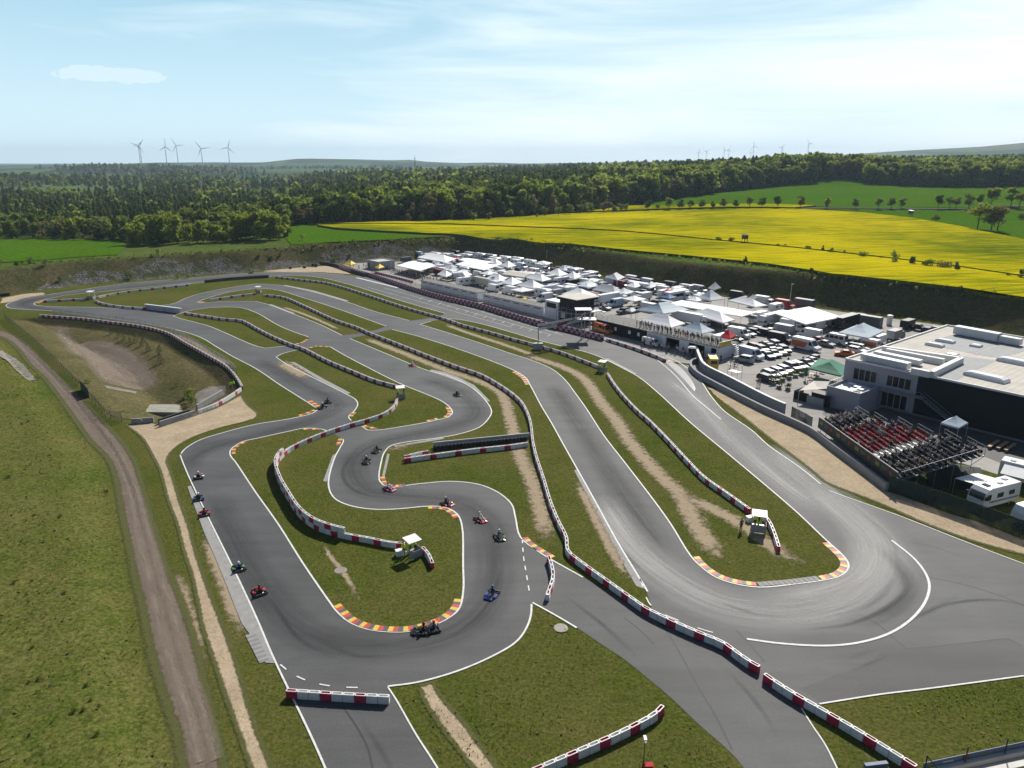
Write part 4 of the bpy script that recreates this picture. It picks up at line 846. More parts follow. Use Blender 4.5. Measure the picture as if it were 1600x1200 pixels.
# ---------------------------------------------------------------- karts
def mat_plain(n, c, r=.4): return mat(n, c, .05, 6, r)
KF = mat_plain('dark kart frame', (.03, .03, .033), .5); KT = TY; KM = mat('kart engine metal', (.28, .28, .29), .2, 20, .35, metal=.7)
def wheel_mesh(r, w, m, n=14, name='wheel'):
    mb = MB(); mb.rings([[(x, rr * math.cos(a), r + rr * math.sin(a)) for a in np.linspace(0, 6.283, n + 1)[:-1]] for x, rr in ((-w / 2, r * .55), (-w / 2, r * .9), (-w * .38, r), (w * .38, r), (w / 2, r * .9), (w / 2, r * .55))])
    return mb.mesh(name, m)
KW_F = wheel_mesh(.13, .13, TY); KW_R = wheel_mesh(.14, .2, TY)
def kart_meshes(c1, c2, key):
    A = mat_plain('kart fairing ' + key, c1, .3); B = mat_plain('kart panel ' + key, c2, .35); K = {}
    mb = MB(); mb.hull([(-.3, -.55, .05), (.3, -.55, .05), (.22, .75, .05), (-.22, .75, .05)], [(-.3, -.55, .08), (.3, -.55, .08), (.22, .75, .08), (-.22, .75, .08)])
    for s in (-1, 1): mb.tube((.3 * s, -.6, .09), (.26 * s, .78, .09), .018, 6); mb.tube((.1 * s, .55, .1), (.04 * s, .32, .42), .012, 5)
    mb.tube((-.58, -.46, .14), (.58, -.46, .14), .02, 6); mb.tube((-.45, .62, .12), (.45, .62, .12), .018, 6); K['chassis'] = mb.mesh('chassis', KF)
    mb = MB(); mb.rings([[(-.52, .72, .06), (.52, .72, .06), (.42, .98, .06), (-.42, .98, .06)], [(-.52, .72, .16), (.52, .72, .16), (.42, 1.0, .13), (-.42, 1.0, .13)], [(-.3, .66, .24), (.3, .66, .24), (.24, .86, .2), (-.24, .86, .2)]]); K['nose'] = mb.mesh('nose_cone', A)
    mb = MB(); mb.rings([[(-.14, .44, .3), (.14, .44, .3), (.14, .5, .28), (-.14, .5, .28)], [(-.12, .34, .52), (.12, .34, .52), (.12, .38, .53), (-.12, .38, .53)]]); K['plate'] = mb.mesh('front_panel', B)
    for s, t in ((-1, 'l'), (1, 'r')):
        mb = MB(); x0, x1 = sorted((.36 * s, .68 * s)); mb.rings([[(x0, -.3, .05), (x1, -.28, .05), (x1, .42, .05), (x0, .44, .05)], [(x0, -.3, .16), (x1 , -.26, .18), (x1, .36, .17), (x0, .42, .14)], [(x0 + .05, -.26, .22), (x1 - .06, -.22, .23), (x1 - .06, .28, .2), (x0 + .05, .32, .18)]]); K['pod' + t] = mb.mesh('side_pod', A)
    mb = MB(); mb.rings([[(-.66, -.84, .08), (.66, -.84, .08), (.66, -.7, .08), (-.66, -.7, .08)], [(-.68, -.87, .16), (.68, -.87, .16), (.66, -.68, .16), (-.66, -.68, .16)], [(-.62, -.84, .26), (.62, -.84, .26), (.6, -.72, .26), (-.6, -.72, .26)]]); K['bumper'] = mb.mesh('rear_bumper', KF)
    mb = MB(); mb.rings([[(-.17, -.3, .08), (.17, -.3, .08), (.15, .12, .08), (-.15, .12, .08)], [(-.2, -.34, .22), (.2, -.34, .22), (.18, .16, .2), (-.18, .16, .2)], [(-.2, -.42, .52), (.2, -.42, .52), (.19, -.34, .5), (-.19, -.34, .5)]]); K['seat'] = mb.mesh('seat', KF)
    mb = MB(); mb.box(.24, .44, -.42, -.16, .1, .36, 0, .02); mb.tube((.34, -.3, .36), (.34, -.3, .44), .07, 8); mb.tube((.3, -.5, .18), (.1, -.72, .2), .04, 6); K['engine'] = mb.mesh('engine', KM)
    mb = MB(); n = 12; c = Vector((0, .3, .47)); u = Vector((1, 0, 0)); v = Vector((0, .45, .9)).normalized()
    for i in range(n):
        a, b = 6.283 * i / n, 6.283 * (i + 1) / n; mb.tube(c + (u * math.cos(a) + v * math.sin(a)) * .15, c + (u * math.cos(b) + v * math.sin(b)) * .15, .015, 5)
    K['wheel'] = mb.mesh('steering_wheel', KF); return K
_kc = {}
def helmet_mesh(m):
    mb = MB(); mb.rings([[(.135 * f * math.cos(a), -.15 + .155 * f * math.sin(a), .86 + z) for a in np.linspace(0, 6.283, 13)[:-1]] for f, z in ((.6, -.14), (.92, -.1), (1.0, 0), (.95, .06), (.75, .12), (.4, .155))]); return mb.mesh('helmet', m, True)
HELM = {n: helmet_mesh(mat_plain('helmet ' + n, c, .2)) for n, c in {'white': (.7, .7, .7), 'red': (.5, .03, .03), 'blue': (.05, .1, .45), 'black': (.03, .03, .03), 'pink': (.6, .1, .25)}.items()}
_vm = MB(); _vm.rings([[(.128 * math.cos(a), -.15 + .148 * math.sin(a), z) for a in (.5, .95, 1.4, 1.74, 2.19, 2.64)] + [(.140 * math.cos(a), -.15 + .162 * math.sin(a), z) for a in (2.64, 2.19, 1.74, 1.4, .95, .5)] for z in (.83, .90)]); VISOR = _vm.mesh('visor', mat_plain('dark visor', (.01, .01, .012), .1))
KC_ = {'red': ((.42, .03, .04), (.65, .65, .65)), 'white': ((.62, .62, .62), (.5, .05, .05)), 'blue': ((.03, .06, .25), (.6, .6, .62)), 'black': ((.03, .03, .035), (.45, .5, .05)), 'green': ((.1, .25, .06), (.03, .03, .03)), 'pink': ((.5, .07, .2), (.62, .62, .62))}
def kart(px, py, hx, hy, col, suit, helm, where):
    if col not in _kc: _kc[col] = kart_meshes(*KC_[col], col)
    K = _kc[col]; a = at(px, py); b = at(px + hx, py + hy); rz = math.atan2(b[1] - a[1], b[0] - a[0]) - math.pi / 2
    r = thing('racing_kart', '%s racing kart %s' % (col, where), 'kart', (a[0], a[1], .02), rz, 'racing karts out on the circuit')
    kit(r, [('chassis', K['chassis']), ('nose_cone', K['nose']), ('front_panel', K['plate']), ('side_pod', K['podl']), ('side_pod', K['podr']), ('rear_bumper', K['bumper']), ('seat', K['seat']), ('engine', K['engine']), ('steering_wheel', K['wheel'])])
    for x, y, m in ((-.5, .62, KW_F), (.5, .62, KW_F), (-.56, -.46, KW_R), (.56, -.46, KW_R)): o = obj('wheel', m, r); o.location = (x, y, 0)
    cs, sn = math.cos(rz), math.sin(rz); s = obj('person', body('kart', CL[suit], CL[suit], CL['black']), None, (a[0] - (-.12) * sn * -1 * -1, a[1] + -.12 * cs, .11), rz)
    s.location = (a[0] + .12 * sn, a[1] - .12 * cs, .11)
    tag(s, '%s suited driver, %s helmet, in the kart %s' % (suit, helm, where), 'person', 'kart drivers')
    h = obj('helmet', HELM[helm], s); obj('visor', VISOR, h)
for k in [(645, 572, 20, 9, 'pink', 'white', 'white', 'alone on the middle straight'), (715, 618, 14, 10, 'black', 'black', 'white', 'entering the middle hairpin'), (588, 706, -10, 9, 'black', 'navy', 'red', 'right of the pair in the S bend'), (572.5, 723, -4, 12, 'black', 'black', 'white', 'left of the pair in the S bend'),
          (609, 765, 14, 6, 'pink', 'white', 'pink', 'clipping the kerb of the inner S bend'), (699, 788, 14, 5, 'red', 'black', 'white', 'leaving the S bend by the top kerb'), (751, 813, 13, 10, 'red', 'white', 'white', 'on the outside, just past the top kerb'), (781, 841, 8, 14, 'black', 'grey', 'white', 'nearest the dashed line on the right'),
          (768, 931, -10, 12, 'blue', 'navy', 'blue', 'entering the large lower bend'), (674, 985, -16, 3, 'black', 'navy', 'pink', 'rightmost beside the lower painted kerb'), (658, 988, -16, 1, 'black', 'black', 'black', 'leftmost beside the lower painted kerb'), (405, 926, -8, -11, 'red', 'red', 'black', 'lowest on the left straight'), (373, 889, -7, -12, 'green', 'blue', 'white', 'second lowest on the left straight'),
          (319.5, 804, -4, -14, 'red', 'red', 'black', 'lower of two riding the pale left kerb'), (310.5, 780, -3, -14, 'blue', 'navy', 'white', 'upper of two riding the pale left kerb'), (311, 746, 3, -13, 'white', 'pink', 'white', 'turning at the top of the left straight'), (512, 629, -2, -6, 'black', 'grey', 'black', 'behind at the left hairpin apex'), (503, 638, -9, 4, 'black', 'black', 'white', 'ahead at the left hairpin apex'), (392, 427.5, -10, 1, 'red', 'black', 'white', 'far away on the back straight')]:
    kart(*k)
# ---------------------------------------------------------------- marshal shelters
POSTM = mat('galvanised steel', (.42, .43, .44), .12, 4, .45, metal=.5); PANW = mat('white panel', (.72, .72, .71), .06, 2, .5); PANG = mat('grey panel', (.30, .31, .32), .1, 2, .6)
def shelter(px, py, rz, label, s=1.0):
    x, y = at(px, py); r = thing('marshal_shelter', label, 'shelter', (x, y, .045), rz, 'marshal shelters of the circuit'); r.scale = (s * .95, s * .95, s * .95)
    for a in (-.8, .8):
        for b in (-.72, .72): q = MB(); q.box(a - .03, a + .03, b - .03, b + .03, 0, 2.25 + .1 * (b > 0)); q.build('post', POSTM, r)
    q = MB(); q.hull([(-.9, -.85, 2.25), (.9, -.85, 2.25), (.9, .85, 2.37), (-.9, .85, 2.37)], [(-.9, -.85, 2.31), (.9, -.85, 2.31), (.9, .85, 2.43), (-.9, .85, 2.43)]); q.build('roof', PANW, r)
    q = MB(); q.box(-.9, .9, -.82, -.78, .1, 1.05); q.box(.88, .92, -.75, .75, .1, 1.05); q.build('side_panel', PANG, r)
    q = MB(); q.box(-.7, .7, .5, .78, .4, .46); q.build('bench', POSTM, r)
    return r, x, y
SH = [(645, 869, R(38), 'front marshal shelter with white roof at the end of the curved barrier', 1.0), (1184, 829, R(-18), 'marshal shelter with white roof inside the right hairpin', 1.05), (941, 580, R(-30), 'marshal shelter where two barrier rows meet beside the start straight', 1.0), (626, 622, R(15), 'marshal shelter inside the middle hairpin of the infield', 1.0), (143, 468, R(0), 'small white marshal shelter near the far left hairpin', 1.2), (404, 458, R(0), 'small marshal shelter on the narrow upper left verge', 1.0)]
for a in SH: shelter(*a)
def sit_box(px, py, label, rz=.4):
    x, y = at(px, py); q = MB(); q.box(-.4, .4, -.3, .3, 0, .62, 0, .02); q.box(-.43, .43, -.33, .33, .62, .7); o = q.build('storage_box', PANW); o.location = (x, y, .045); o.rotation_euler = (0, 0, rz); tag(o, label, 'box')
sit_box(624, 868, 'white storage box left of the front marshal shelter'); sit_box(1171, 815, 'white storage box behind the hairpin marshal shelter')
for (px, py, pose, top, tr, rz, lab, h) in [(631, 868, 'stand', 'hi-vis yellow', 'denim', 2.6, 'marshal in yellow vest standing left of the front shelter', 2), (641, 864, 'arms', 'hi-vis yellow', 'navy', .6, 'marshal in yellow vest inside the front shelter', 0), (649, 863, 'lean', 'hi-vis yellow', 'black', 1.2, 'marshal in yellow vest at the right of the front shelter', 2),
    (1157.5, 830, 'stand', 'olive', 'black', .4, 'dark clothed marshal standing apart left of the hairpin shelter', 2), (1179, 823, 'arms', 'hi-vis yellow', 'black', .3, 'marshal in yellow vest inside the hairpin shelter', 2), (1183.5, 833, 'lean', 'hi-vis yellow', 'black', -.4, 'marshal in yellow vest standing below the hairpin shelter', 0), (1186, 817, 'stand', 'olive', 'navy', 1, 'marshal in olive jacket at the back of the hairpin shelter', 2),
    (936, 581, 'stand', 'hi-vis yellow', 'black', 1, 'marshal in yellow vest left of the start straight shelter', 2), (944, 577, 'arms', 'grey', 'black', -.3, 'marshal in grey behind the start straight shelter', 2), (622, 621, 'stand', 'hi-vis yellow', 'black', 1, 'marshal in yellow vest left in the middle hairpin shelter', 2), (631, 619, 'arms', 'black', 'navy', -1, 'marshal in black right in the middle hairpin shelter', 2), (147, 466, 'stand', 'hi-vis yellow', 'navy', 0, 'marshal in yellow vest at the far left hairpin', 2), (401, 457, 'stand', 'hi-vis yellow', 'navy', 0, 'marshal in yellow vest on the upper left verge', 2),
    (361, 609, 'arms', 'hi-vis yellow', 'navy', .5, 'marshal in yellow vest left at the basin corner', 2), (366, 607, 'stand', 'hi-vis yellow', 'navy', -.4, 'marshal in yellow vest right at the basin corner', 0)]:
    x, y = at(px, py); person(pose, top, tr, (x, y, .045), rz, lab, 'circuit marshals', h)
q = MB(); q.tube((0, 0, 0), (0, 0, 2.6), .03, 6); 
for a in (0, 2.1, 4.2): q.tube((0, 0, .7), (.5 * math.cos(a), .5 * math.sin(a), 0), .02, 5)
x, y = at(1005, 1200); r = thing('tripod_camera', 'camera on a tall tripod standing in the grass wedge', 'camera', (x, y, 0)); q.build('tripod', KF, r)
q = MB(); q.box(-.12, .12, -.25, .25, 2.6, 2.85, 0, .01); q.tube((-.02, -.25, 2.72), (-.02, -.42, 2.72), .07, 8); q.build('camera_body', PANW, r)
x, y = at(1013, 1201); q = MB(); q.rings([[(a * .38, b * .3, 0) for a, b in ((-1, -1), (1, -1), (1, 1), (-1, 1))], [(a * .42, b * .34, .2) for a, b in ((-1, -1), (1, -1), (1, 1), (-1, 1))], [(a * .3, b * .22, .42) for a, b in ((-1, -1), (1, -1), (1, 1), (-1, 1))]]); o = q.build('equipment_bag', CL['red']); o.location = (x, y, 0); tag(o, 'dark red bag on the grass beside the tripod', 'bag')
# ================================================================ trees, bushes, woods
npr = np.random.default_rng(11)
def foliage(name, c0, c1, c2, tr=.28):
    m, nt, out = _nodes(name); p = geo(nt)
    a = nt.nodes.new('ShaderNodeAttribute'); a.attribute_name = 'tint'; oi = nt.nodes.new('ShaderNodeObjectInfo'); n = noise(nt, .25, 3, .6, p)
    s1 = N(nt, 'ShaderNodeMath', _operation='MULTIPLY_ADD'); s1.inputs[1].default_value = .3; nt.links.new(oi.outputs['Random'], s1.inputs[0]); nt.links.new(a.outputs['Fac'], s1.inputs[2])
    s2 = N(nt, 'ShaderNodeMath', _operation='MULTIPLY_ADD'); s2.inputs[1].default_value = .5; nt.links.new(n.outputs['Fac'], s2.inputs[0]); nt.links.new(s1.outputs[0], s2.inputs[2])
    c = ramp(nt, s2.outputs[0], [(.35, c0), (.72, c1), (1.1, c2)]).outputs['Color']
    d = N(nt, 'ShaderNodeBsdfDiffuse'); t = N(nt, 'ShaderNodeBsdfTranslucent'); mx = nt.nodes.new('ShaderNodeMixShader'); mx.inputs[0].default_value = tr
    nt.links.new(c, d.inputs['Color']); nt.links.new(c, t.inputs['Color']); nt.links.new(d.outputs[0], mx.inputs[1]); nt.links.new(t.outputs[0], mx.inputs[2]); nt.links.new(mx.outputs[0], out.inputs['Surface'])
    MATS[name] = m; return m
FOL = {'green': foliage('fresh green leaves', (.082, .120, .026), (.136, .182, .038), (.205, .255, .058), .46), 'lime': foliage('pale spring leaves', (.115, .160, .022), (.190, .245, .032), (.28, .325, .055), .5),
       'brown': foliage('budding brown twigs', (.085, .075, .034), (.150, .130, .055), (.25, .225, .10), .36), 'pine': foliage('dark needles', (.036, .062, .023), (.068, .102, .035), (.130, .172, .058), .3), 'dark': foliage('deep green leaves', (.032, .058, .012), (.058, .092, .018), (.11, .155, .032), .36)}
BARK = mat('tree bark', (.075, .06, .045), .25, 3, .95)
def crown_quads(kind, H, Wd, n, base, q, rng):  # tint climbs with height, painting sunlit tops into the leaf colour
    """quads of leaf clumps: centres, half vectors, tints"""
    if kind == 'pine':
        t = rng.random(n) ** .75; z = base + (H - base) * t; rr = (1 - t) ** .85 * Wd / 2 * (.55 + .45 * rng.random(n)) + .05; a = rng.random(n) * 6.283
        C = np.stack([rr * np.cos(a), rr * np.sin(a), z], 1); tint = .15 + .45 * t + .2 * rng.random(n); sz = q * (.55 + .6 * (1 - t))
    else:
        nl = 9; la = rng.random(nl) * 6.283; lz = rng.random(nl); L = np.stack([np.cos(la) * Wd * .27 * rng.random(nl) ** .4, np.sin(la) * Wd * .27 * rng.random(nl) ** .4, base + (H - base) * (.2 + .65 * lz)], 1)
        lr = Wd * (.20 + .13 * rng.random(nl)) * (1.05 - .35 * lz); lt = rng.random(nl) * .35
        k = rng.integers(0, nl, n); d = rng.normal(size=(n, 3)); d /= np.linalg.norm(d, axis=1)[:, None]; r = lr[k] * rng.random(n) ** .33
        C = L[k] + d * r[:, None] * np.array([1, 1, .8 * max(.7, min(1.5, (H - base) / Wd))]); C[:, 2] = np.clip(C[:, 2], base * .75, H)
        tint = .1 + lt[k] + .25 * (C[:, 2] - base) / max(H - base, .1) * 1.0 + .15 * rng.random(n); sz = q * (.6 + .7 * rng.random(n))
    u = rng.normal(size=(n, 3)); u /= np.linalg.norm(u, axis=1)[:, None]; w = np.cross(u, rng.normal(size=(n, 3))); w /= np.linalg.norm(w, axis=1)[:, None] + 1e-9
    return C, u * sz[:, None], w * sz[:, None] * .8, tint
def quads_mesh(name, C, U, Wv, tint, m):
    n = len(C); V = np.empty((n, 4, 3)); V[:, 0] = C - U - Wv; V[:, 1] = C + U - Wv * .6; V[:, 2] = C + U * .8 + Wv; V[:, 3] = C - U * .9 + Wv * .9
    me = bpy.data.meshes.new(name); me.vertices.add(4 * n); me.vertices.foreach_set('co', V.ravel()); me.loops.add(4 * n); me.loops.foreach_set('vertex_index', np.arange(4 * n, dtype=np.int32))
    me.polygons.add(n); me.polygons.foreach_set('loop_start', np.arange(0, 4 * n, 4, dtype=np.int32))
    a = me.attributes.new('tint', 'FLOAT', 'POINT'); a.data.foreach_set('value', np.repeat(tint, 4).astype(np.float32))
    me.materials.append(m); me.update(calc_edges=True); return me
def trunk_mesh(H, Wd, base, kind, rng):
    mb = MB(); r = .018 * H + .05; top = H * (.92 if kind == 'pine' else .62)
    mb.tube((0, 0, -.3), (0, 0, base), r, 7, 0, r * .8); mb.tube((0, 0, base), (rng.normal() * .2, rng.normal() * .2, top), r * .8, 6, 0, r * .2)
    if kind != 'pine':
        for k in range(5):
            a = k * 1.26 + rng.random(); z = base * .9 + (H - base) * .12 * k * .6; mb.tube((0, 0, z), (math.cos(a) * Wd * .33, math.sin(a) * Wd * .33, z + (H - base) * .35), r * .45, 5, 0, r * .1)
    return mb.mesh('trunk', BARK)
PROTO = {}
def proto(kind, shape, v):
    """unit tree meshes: height 1 scaled later; shape = (aspect, clear stem, leaf count, leaf size)"""
    key = (kind, shape, v)
    if key not in PROTO:
        asp, stem, n, q = shape; H = 10.0; rng = np.random.default_rng(v * 17 + len(PROTO)); Wd = H * asp
        c = crown_quads('pine' if kind == 'pine' else 'x', H, Wd, n, H * stem, q, rng)
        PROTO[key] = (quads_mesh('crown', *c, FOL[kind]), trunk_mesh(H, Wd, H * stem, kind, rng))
    return PROTO[key]
def tree(name, kind, shape, x, y, z, h, label, group, cat='tree', v=None, wx=1.0):
    v = rnd.randrange(3) if v is None else v
    c, t = proto(kind, shape, v); r = thing(name, label, cat, (x, y, z), rnd.random() * 6.28, group); s = h / 10; r.scale = (s * wx, s * wx, s)
    obj('crown', c, r); obj('trunk', t, r); return r
ROUND = (.8, .12, 560, .42); TALL = (.55, .10, 520, .40); OPEN = (.85, .26, 560, .38); BUSH = (1.3, .04, 320, .5); WIDE = (2.0, .03, 420, .6); CON = (.45, .1, 420, .42)
def pxh(x, y, z, hp): return hp * (y * CP - (z - CAMH) * SP) / F * 1.02
# ---- trees standing in rows along the lane and in the fields
def put(px, py, hp, kind, shape, label, group=None, name='field_tree', cat='tree', wx=1.0):
    x, y, z = land(px, py); return tree(name, kind, shape, x, y, z, pxh(x, y, z, hp), label, group, cat, None, wx)
_row = [(800, 340.5, 13, 'green'), (814, 340.5, 11, 'green'), (839, 341, 8, 'lime'), (851, 339, 16, 'green'), (872, 339, 16, 'green'), (882, 337.5, 14, 'dark'), (890, 337, 18, 'green'), (906, 336, 16, 'brown'), (924, 334.5, 17, 'green'), (943, 334.5, 19, 'brown'), (950, 334, 18, 'brown'), (960, 333, 14, 'green'), (970, 333, 15, 'brown'), (977, 332.5, 14, 'green'), (1012, 330.8, 18, 'dark'), (1027, 330.5, 11, 'brown'), (1045, 329.8, 21, 'green'), (1062, 329.3, 20, 'green'), (1079, 328.4, 15, 'dark'), (1097, 328.2, 18, 'green'), (1113, 327.8, 16, 'lime'), (1131, 326.8, 19, 'green'), (1149, 326.6, 16, 'green'), (1171, 326, 19, 'green'), (1190, 326, 19, 'green'), (1215, 326.3, 20, 'dark'), (1250, 326.4, 21, 'green'), (1292, 326.5, 21, 'lime'), (1337, 327, 18, 'green'), (1372, 327.2, 18, 'green'), (1392, 327.2, 20, 'green'), (1409, 326.6, 17, 'green'), (1465, 326.6, 22, 'dark'), (1483, 326.6, 20, 'green'), (1493, 326.6, 18, 'brown'), (1513, 327, 24, 'green')]
KN = {'green': 'leafy green', 'dark': 'dark green', 'brown': 'brownish', 'lime': 'pale green', 'pine': 'dark conifer'}
for i, (a, b, h, k) in enumerate(_row):
    put(a, b, h, k, OPEN if k != 'lime' else TALL, '%s avenue tree, %s from the left in the row along the country lane' % (KN[k], ORD(i + 1)), 'avenue trees along the lane')
for a, b, h, k, sh, l in [(1531, 320.5, 17, 'dark', ROUND, 'dark round tree behind the lane at the far right'), (1547, 326, 32, 'lime', ROUND, 'large pale tree beside the lane, left of two at the far right'), (1579, 323, 31, 'lime', OPEN, 'large pale open tree at the right end of the lane'), (1592, 326, 26, 'lime', OPEN, 'smaller pale tree at the right end of the lane'), (1527, 358, 42, 'lime', OPEN, 'tall pale green tree left in the group of three in the meadow'), (1548, 361, 40, 'lime', OPEN, 'thin pale tree in the middle of the meadow group of three'), (1558, 361, 46, 'brown', ROUND, 'broad half bare tree right in the meadow group of three'), (1462, 348, 13, 'dark', (1.1, .05, 400, .42), 'lone dark round bush in the green meadow'), (1595, 343, 9, 'dark', WIDE, 'low dark hedge at the right edge of the meadow'), (1247, 289, 9, 'dark', ROUND, 'small dark tree on the green slope, left of two'), (1267, 288.5, 8, 'dark', ROUND, 'small dark tree on the green slope, right of two'),
    (567, 347.5, 13, 'lime', TALL, 'slim pale tree at the forest foot, left of two slim ones'), (585, 348, 11, 'lime', TALL, 'slim pale tree at the forest foot, right of two slim ones'), (639, 348, 14, 'brown', ROUND, 'round brownish bush tree at the field corner before the forest'), (659, 347.8, 14, 'lime', ROUND, 'round lime green tree before the forest'), (676, 347, 17, 'dark', ROUND, 'round deep green tree before the forest'), (740, 346, 14, 'lime', TALL, 'slim lime tree before the forest by the rapeseed'), (764, 345, 13, 'brown', ROUND, 'small brown tree before the forest by the rapeseed'), (796, 341.5, 16, 'lime', ROUND, 'bright pale tree at the left end of the lane')]:
    put(a, b, h, k, sh, l)
_b = [(1122, 378.5, 8, 'dark', WIDE, .8), (1142, 380.5, 9, 'dark', WIDE, .7), (1214, 386.5, 6, 'dark', BUSH, 1), (1226, 389, 8, 'brown', TALL, 1.3), (1262, 392.5, 8, 'dark', WIDE, .9), (1285, 394.5, 11, 'brown', TALL, 1), (1297, 397.5, 11, 'dark', BUSH, .8), (1319, 399.5, 9, 'brown', TALL, 1), (1346, 404, 10, 'dark', WIDE, 1), (1377, 407, 6, 'dark', BUSH, 1), (1397, 412, 21, 'green', (.85, .06, 420, .36), .9), (1425, 415, 18, 'green', TALL, 1.1), (1450, 419, 13, 'dark', WIDE, .9), (1475, 421.5, 14, 'brown', WIDE, 1.05), (1494, 424.5, 17, 'green', TALL, 1), (1574, 435, 9, 'dark', BUSH, 1), (1596, 438, 17, 'green', ROUND, 1)]
for i, (a, b, h, k, sh, wx) in enumerate(_b):
    put(a, b, h, k, sh, '%s bush, %s from the left along the ditch across the rapeseed' % (KN[k], ORD(i + 1)), 'bushes along the field ditch', 'ditch_bush', 'bush', wx)
for i, (a, b, h, k) in enumerate([(1164, 413, 13, 'dark'), (1267, 431, 13, 'dark'), (1247, 429, 7, 'green'), (1322, 438, 7, 'green'), (1420, 449.5, 9, 'green'), (1475, 456, 11, 'green'), (1500, 459, 12, 'dark'), (1532, 463, 11, 'green'), (1552, 466, 10, 'dark'), (1575, 470, 9, 'green')]):
    put(a, b, h, k, TALL, '%s shrub, %s from the left along the embankment top before the rapeseed' % (KN[k], ORD(i + 1)), 'shrubs on the embankment top', 'embankment_shrub', 'shrub')
for i, (a, b, h, k) in enumerate([(5, 438, 12, 'green'), (32, 441, 10, 'dark'), (52, 436, 12, 'green'), (75, 438, 13, 'green'), (95, 441, 8, 'dark'), (205, 432, 13, 'green'), (250, 421, 11, 'lime'), (277, 430, 11, 'green'), (294, 429, 10, 'green'), (407, 414, 10, 'green'), (425, 413, 11, 'green'), (440, 411, 9, 'brown'), (475, 399, 13, 'lime'), (522, 407, 12, 'green'), (548, 404, 8, 'green')]):
    x, y = at(a, b, 1.5); tree('slope_shrub', k, BUSH, x, y, Tz(x, y) - .1, h / 3.9, '%s shrub, %s from the left on the stony slope behind the far bend' % (KN[k], ORD(i + 1)), 'shrubs on the stony slope', 'shrub', None, .75)
# young trees and shrubs in the dry basin
for i, (a, b, h) in enumerate([(174, 523, 1.9), (186, 527, 1.8), (194, 531, 2.4), (203, 533, 1.6), (213, 534, 2.6), (224, 539, 2.7), (232, 547, 2.3), (250, 553, 2.6), (251, 565, 2.7)]):
    x, y = at(a, b, -1.6); tree('young_conifer', 'pine', (.75, .03, 300, .34), x, y, Tz(x, y), h, 'young dark conifer, %s from the top of the line in the dry basin' % ORD(i + 1), 'young conifers in the basin', 'tree')
for a, b, h, k, wx, l in [(294, 617, 1.9, 'lime', 1.6, 'yellowish shrub above the concrete outlet in the basin'), (299, 632, 2.4, 'green', 1.0, 'green shrub right of the concrete outlet in the basin'), (292, 647, 2.0, 'brown', 1.3, 'grey brown shrub at the basin edge behind the tyre wall'), (276, 600, 1.0, 'green', 1.2, 'small green shrub on the basin floor'), (140, 612, 1.0, 'lime', 1.5, 'low yellow green shrub inside the basin gate'), (60, 594, 1.6, 'lime', .8, 'lone yellow green bush beside the dirt road')]:
    x, y = at(a, b, -2 if a > 100 else 0); tree('basin_shrub', k, (1.1, .04, 320, .42), x, y, Tz(x, y), h, l, None, 'shrub', None, wx)
for i, (a, b, h) in enumerate([(24, 917, .35), (102, 930, .3), (15, 752, .45), (51, 1018, .3), (46, 1073, .25), (136, 1074, .3), (156, 1107, .3), (117, 1116, .35), (131, 1114, .3), (154, 1149, .35), (142, 1097, .25), (62, 1067, .3), (95, 810, .35), (55, 810, .3), (165, 760, .4)]):
    x, y = at(a, b, .9); tree('weed_tuft', 'dark', WIDE, x, y, Tz(x, y) - .03, h, 'dark green weed tuft in the left meadow, %s from the top' % ORD(1 + sorted([917, 930, 752, 1018, 1073, 1074, 1107, 1116, 1114, 1149, 1097, 1067, 810, 810.5, 760]).index(b if i != 13 else 810.5)), 'weed tufts in the left meadow', 'weed')
# bright birch clump above the far bend
for i in range(34):
    t = i / 33; a = 206 + 240 * t + rnd.uniform(-4, 4); b = 388 - 4 * t + (rnd.uniform(-6, -2) if i % 2 else rnd.uniform(-1, 2.0)); x, y = at(a, b, 5); k = rnd.choice(['lime', 'lime', 'green', 'lime', 'lime'])
    hp = (26 + 12 * math.sin(t * 5 + .5) ** 2 + rnd.uniform(-3, 4)) * (1 if not .33 < t < .45 else .7)
    tree('birch_tree', k, (.72, .0, 620, .42), x, y, Tz(x, y), hp / 2.95, '%s young tree, %s from the left in the bright clump above the far bend' % (KN[k], ORD(i + 1)), 'bright young trees above the far bend', 'tree')
# ---- the forest: edge trees one by one, the rest one mass
FRONT = [(-260, 372.5), (-60, 372.5), (0, 373), (100, 374), (190, 377), (206, 379), (300, 374), (440, 366), (446, 353), (500, 351), (600, 347.5), (700, 346), (800, 340.3), (860, 336), (980, 321.5), (1050, 310.5), (1100, 304.3), (1200, 291.8), (1270, 284.2), (1300, 277.8), (1335, 281), (1360, 287), (1500, 293), (1600, 291.5), (1850, 291)]
_fw = [hit(max(-200, min(1800, p[0])), p[1]) for p in FRONT]; _th = np.array([math.atan2(p[0], p[1]) for p in _fw]); _rf = np.array([math.hypot(*p) for p in _fw])
o_ = np.argsort(_th); _th, _rf = _th[o_], _rf[o_]
def fkind(px, depth, r, u):
    """kind of tree by place: planted conifers at the left, mixed edge, dark pines behind"""
    n = math.sin(px / 47.) + math.sin(px / 19. + r / 60.) + math.sin(r / 37. + px / 83.)
    if px < 430 and 45 < depth < 430: return 'pine' if u < .86 else ('green' if u < .95 else 'lime')
    if depth < 55 or (px > 620 and depth < 55 + 70 * (n > .3)): return ('green' if u < .40 else 'brown' if u < .62 else 'lime' if u < .80 else 'dark')
    if n > 1.0: return 'lime' if u < .35 else 'green' if u < .7 else 'brown'
    if px > 1000 and depth < 200: return 'brown' if u < .35 else 'green' if u < .6 else 'lime' if u < .78 else 'pine'
    return 'pine' if u < .74 else 'dark' if u < .86 else 'brown' if u < .95 else 'lime'
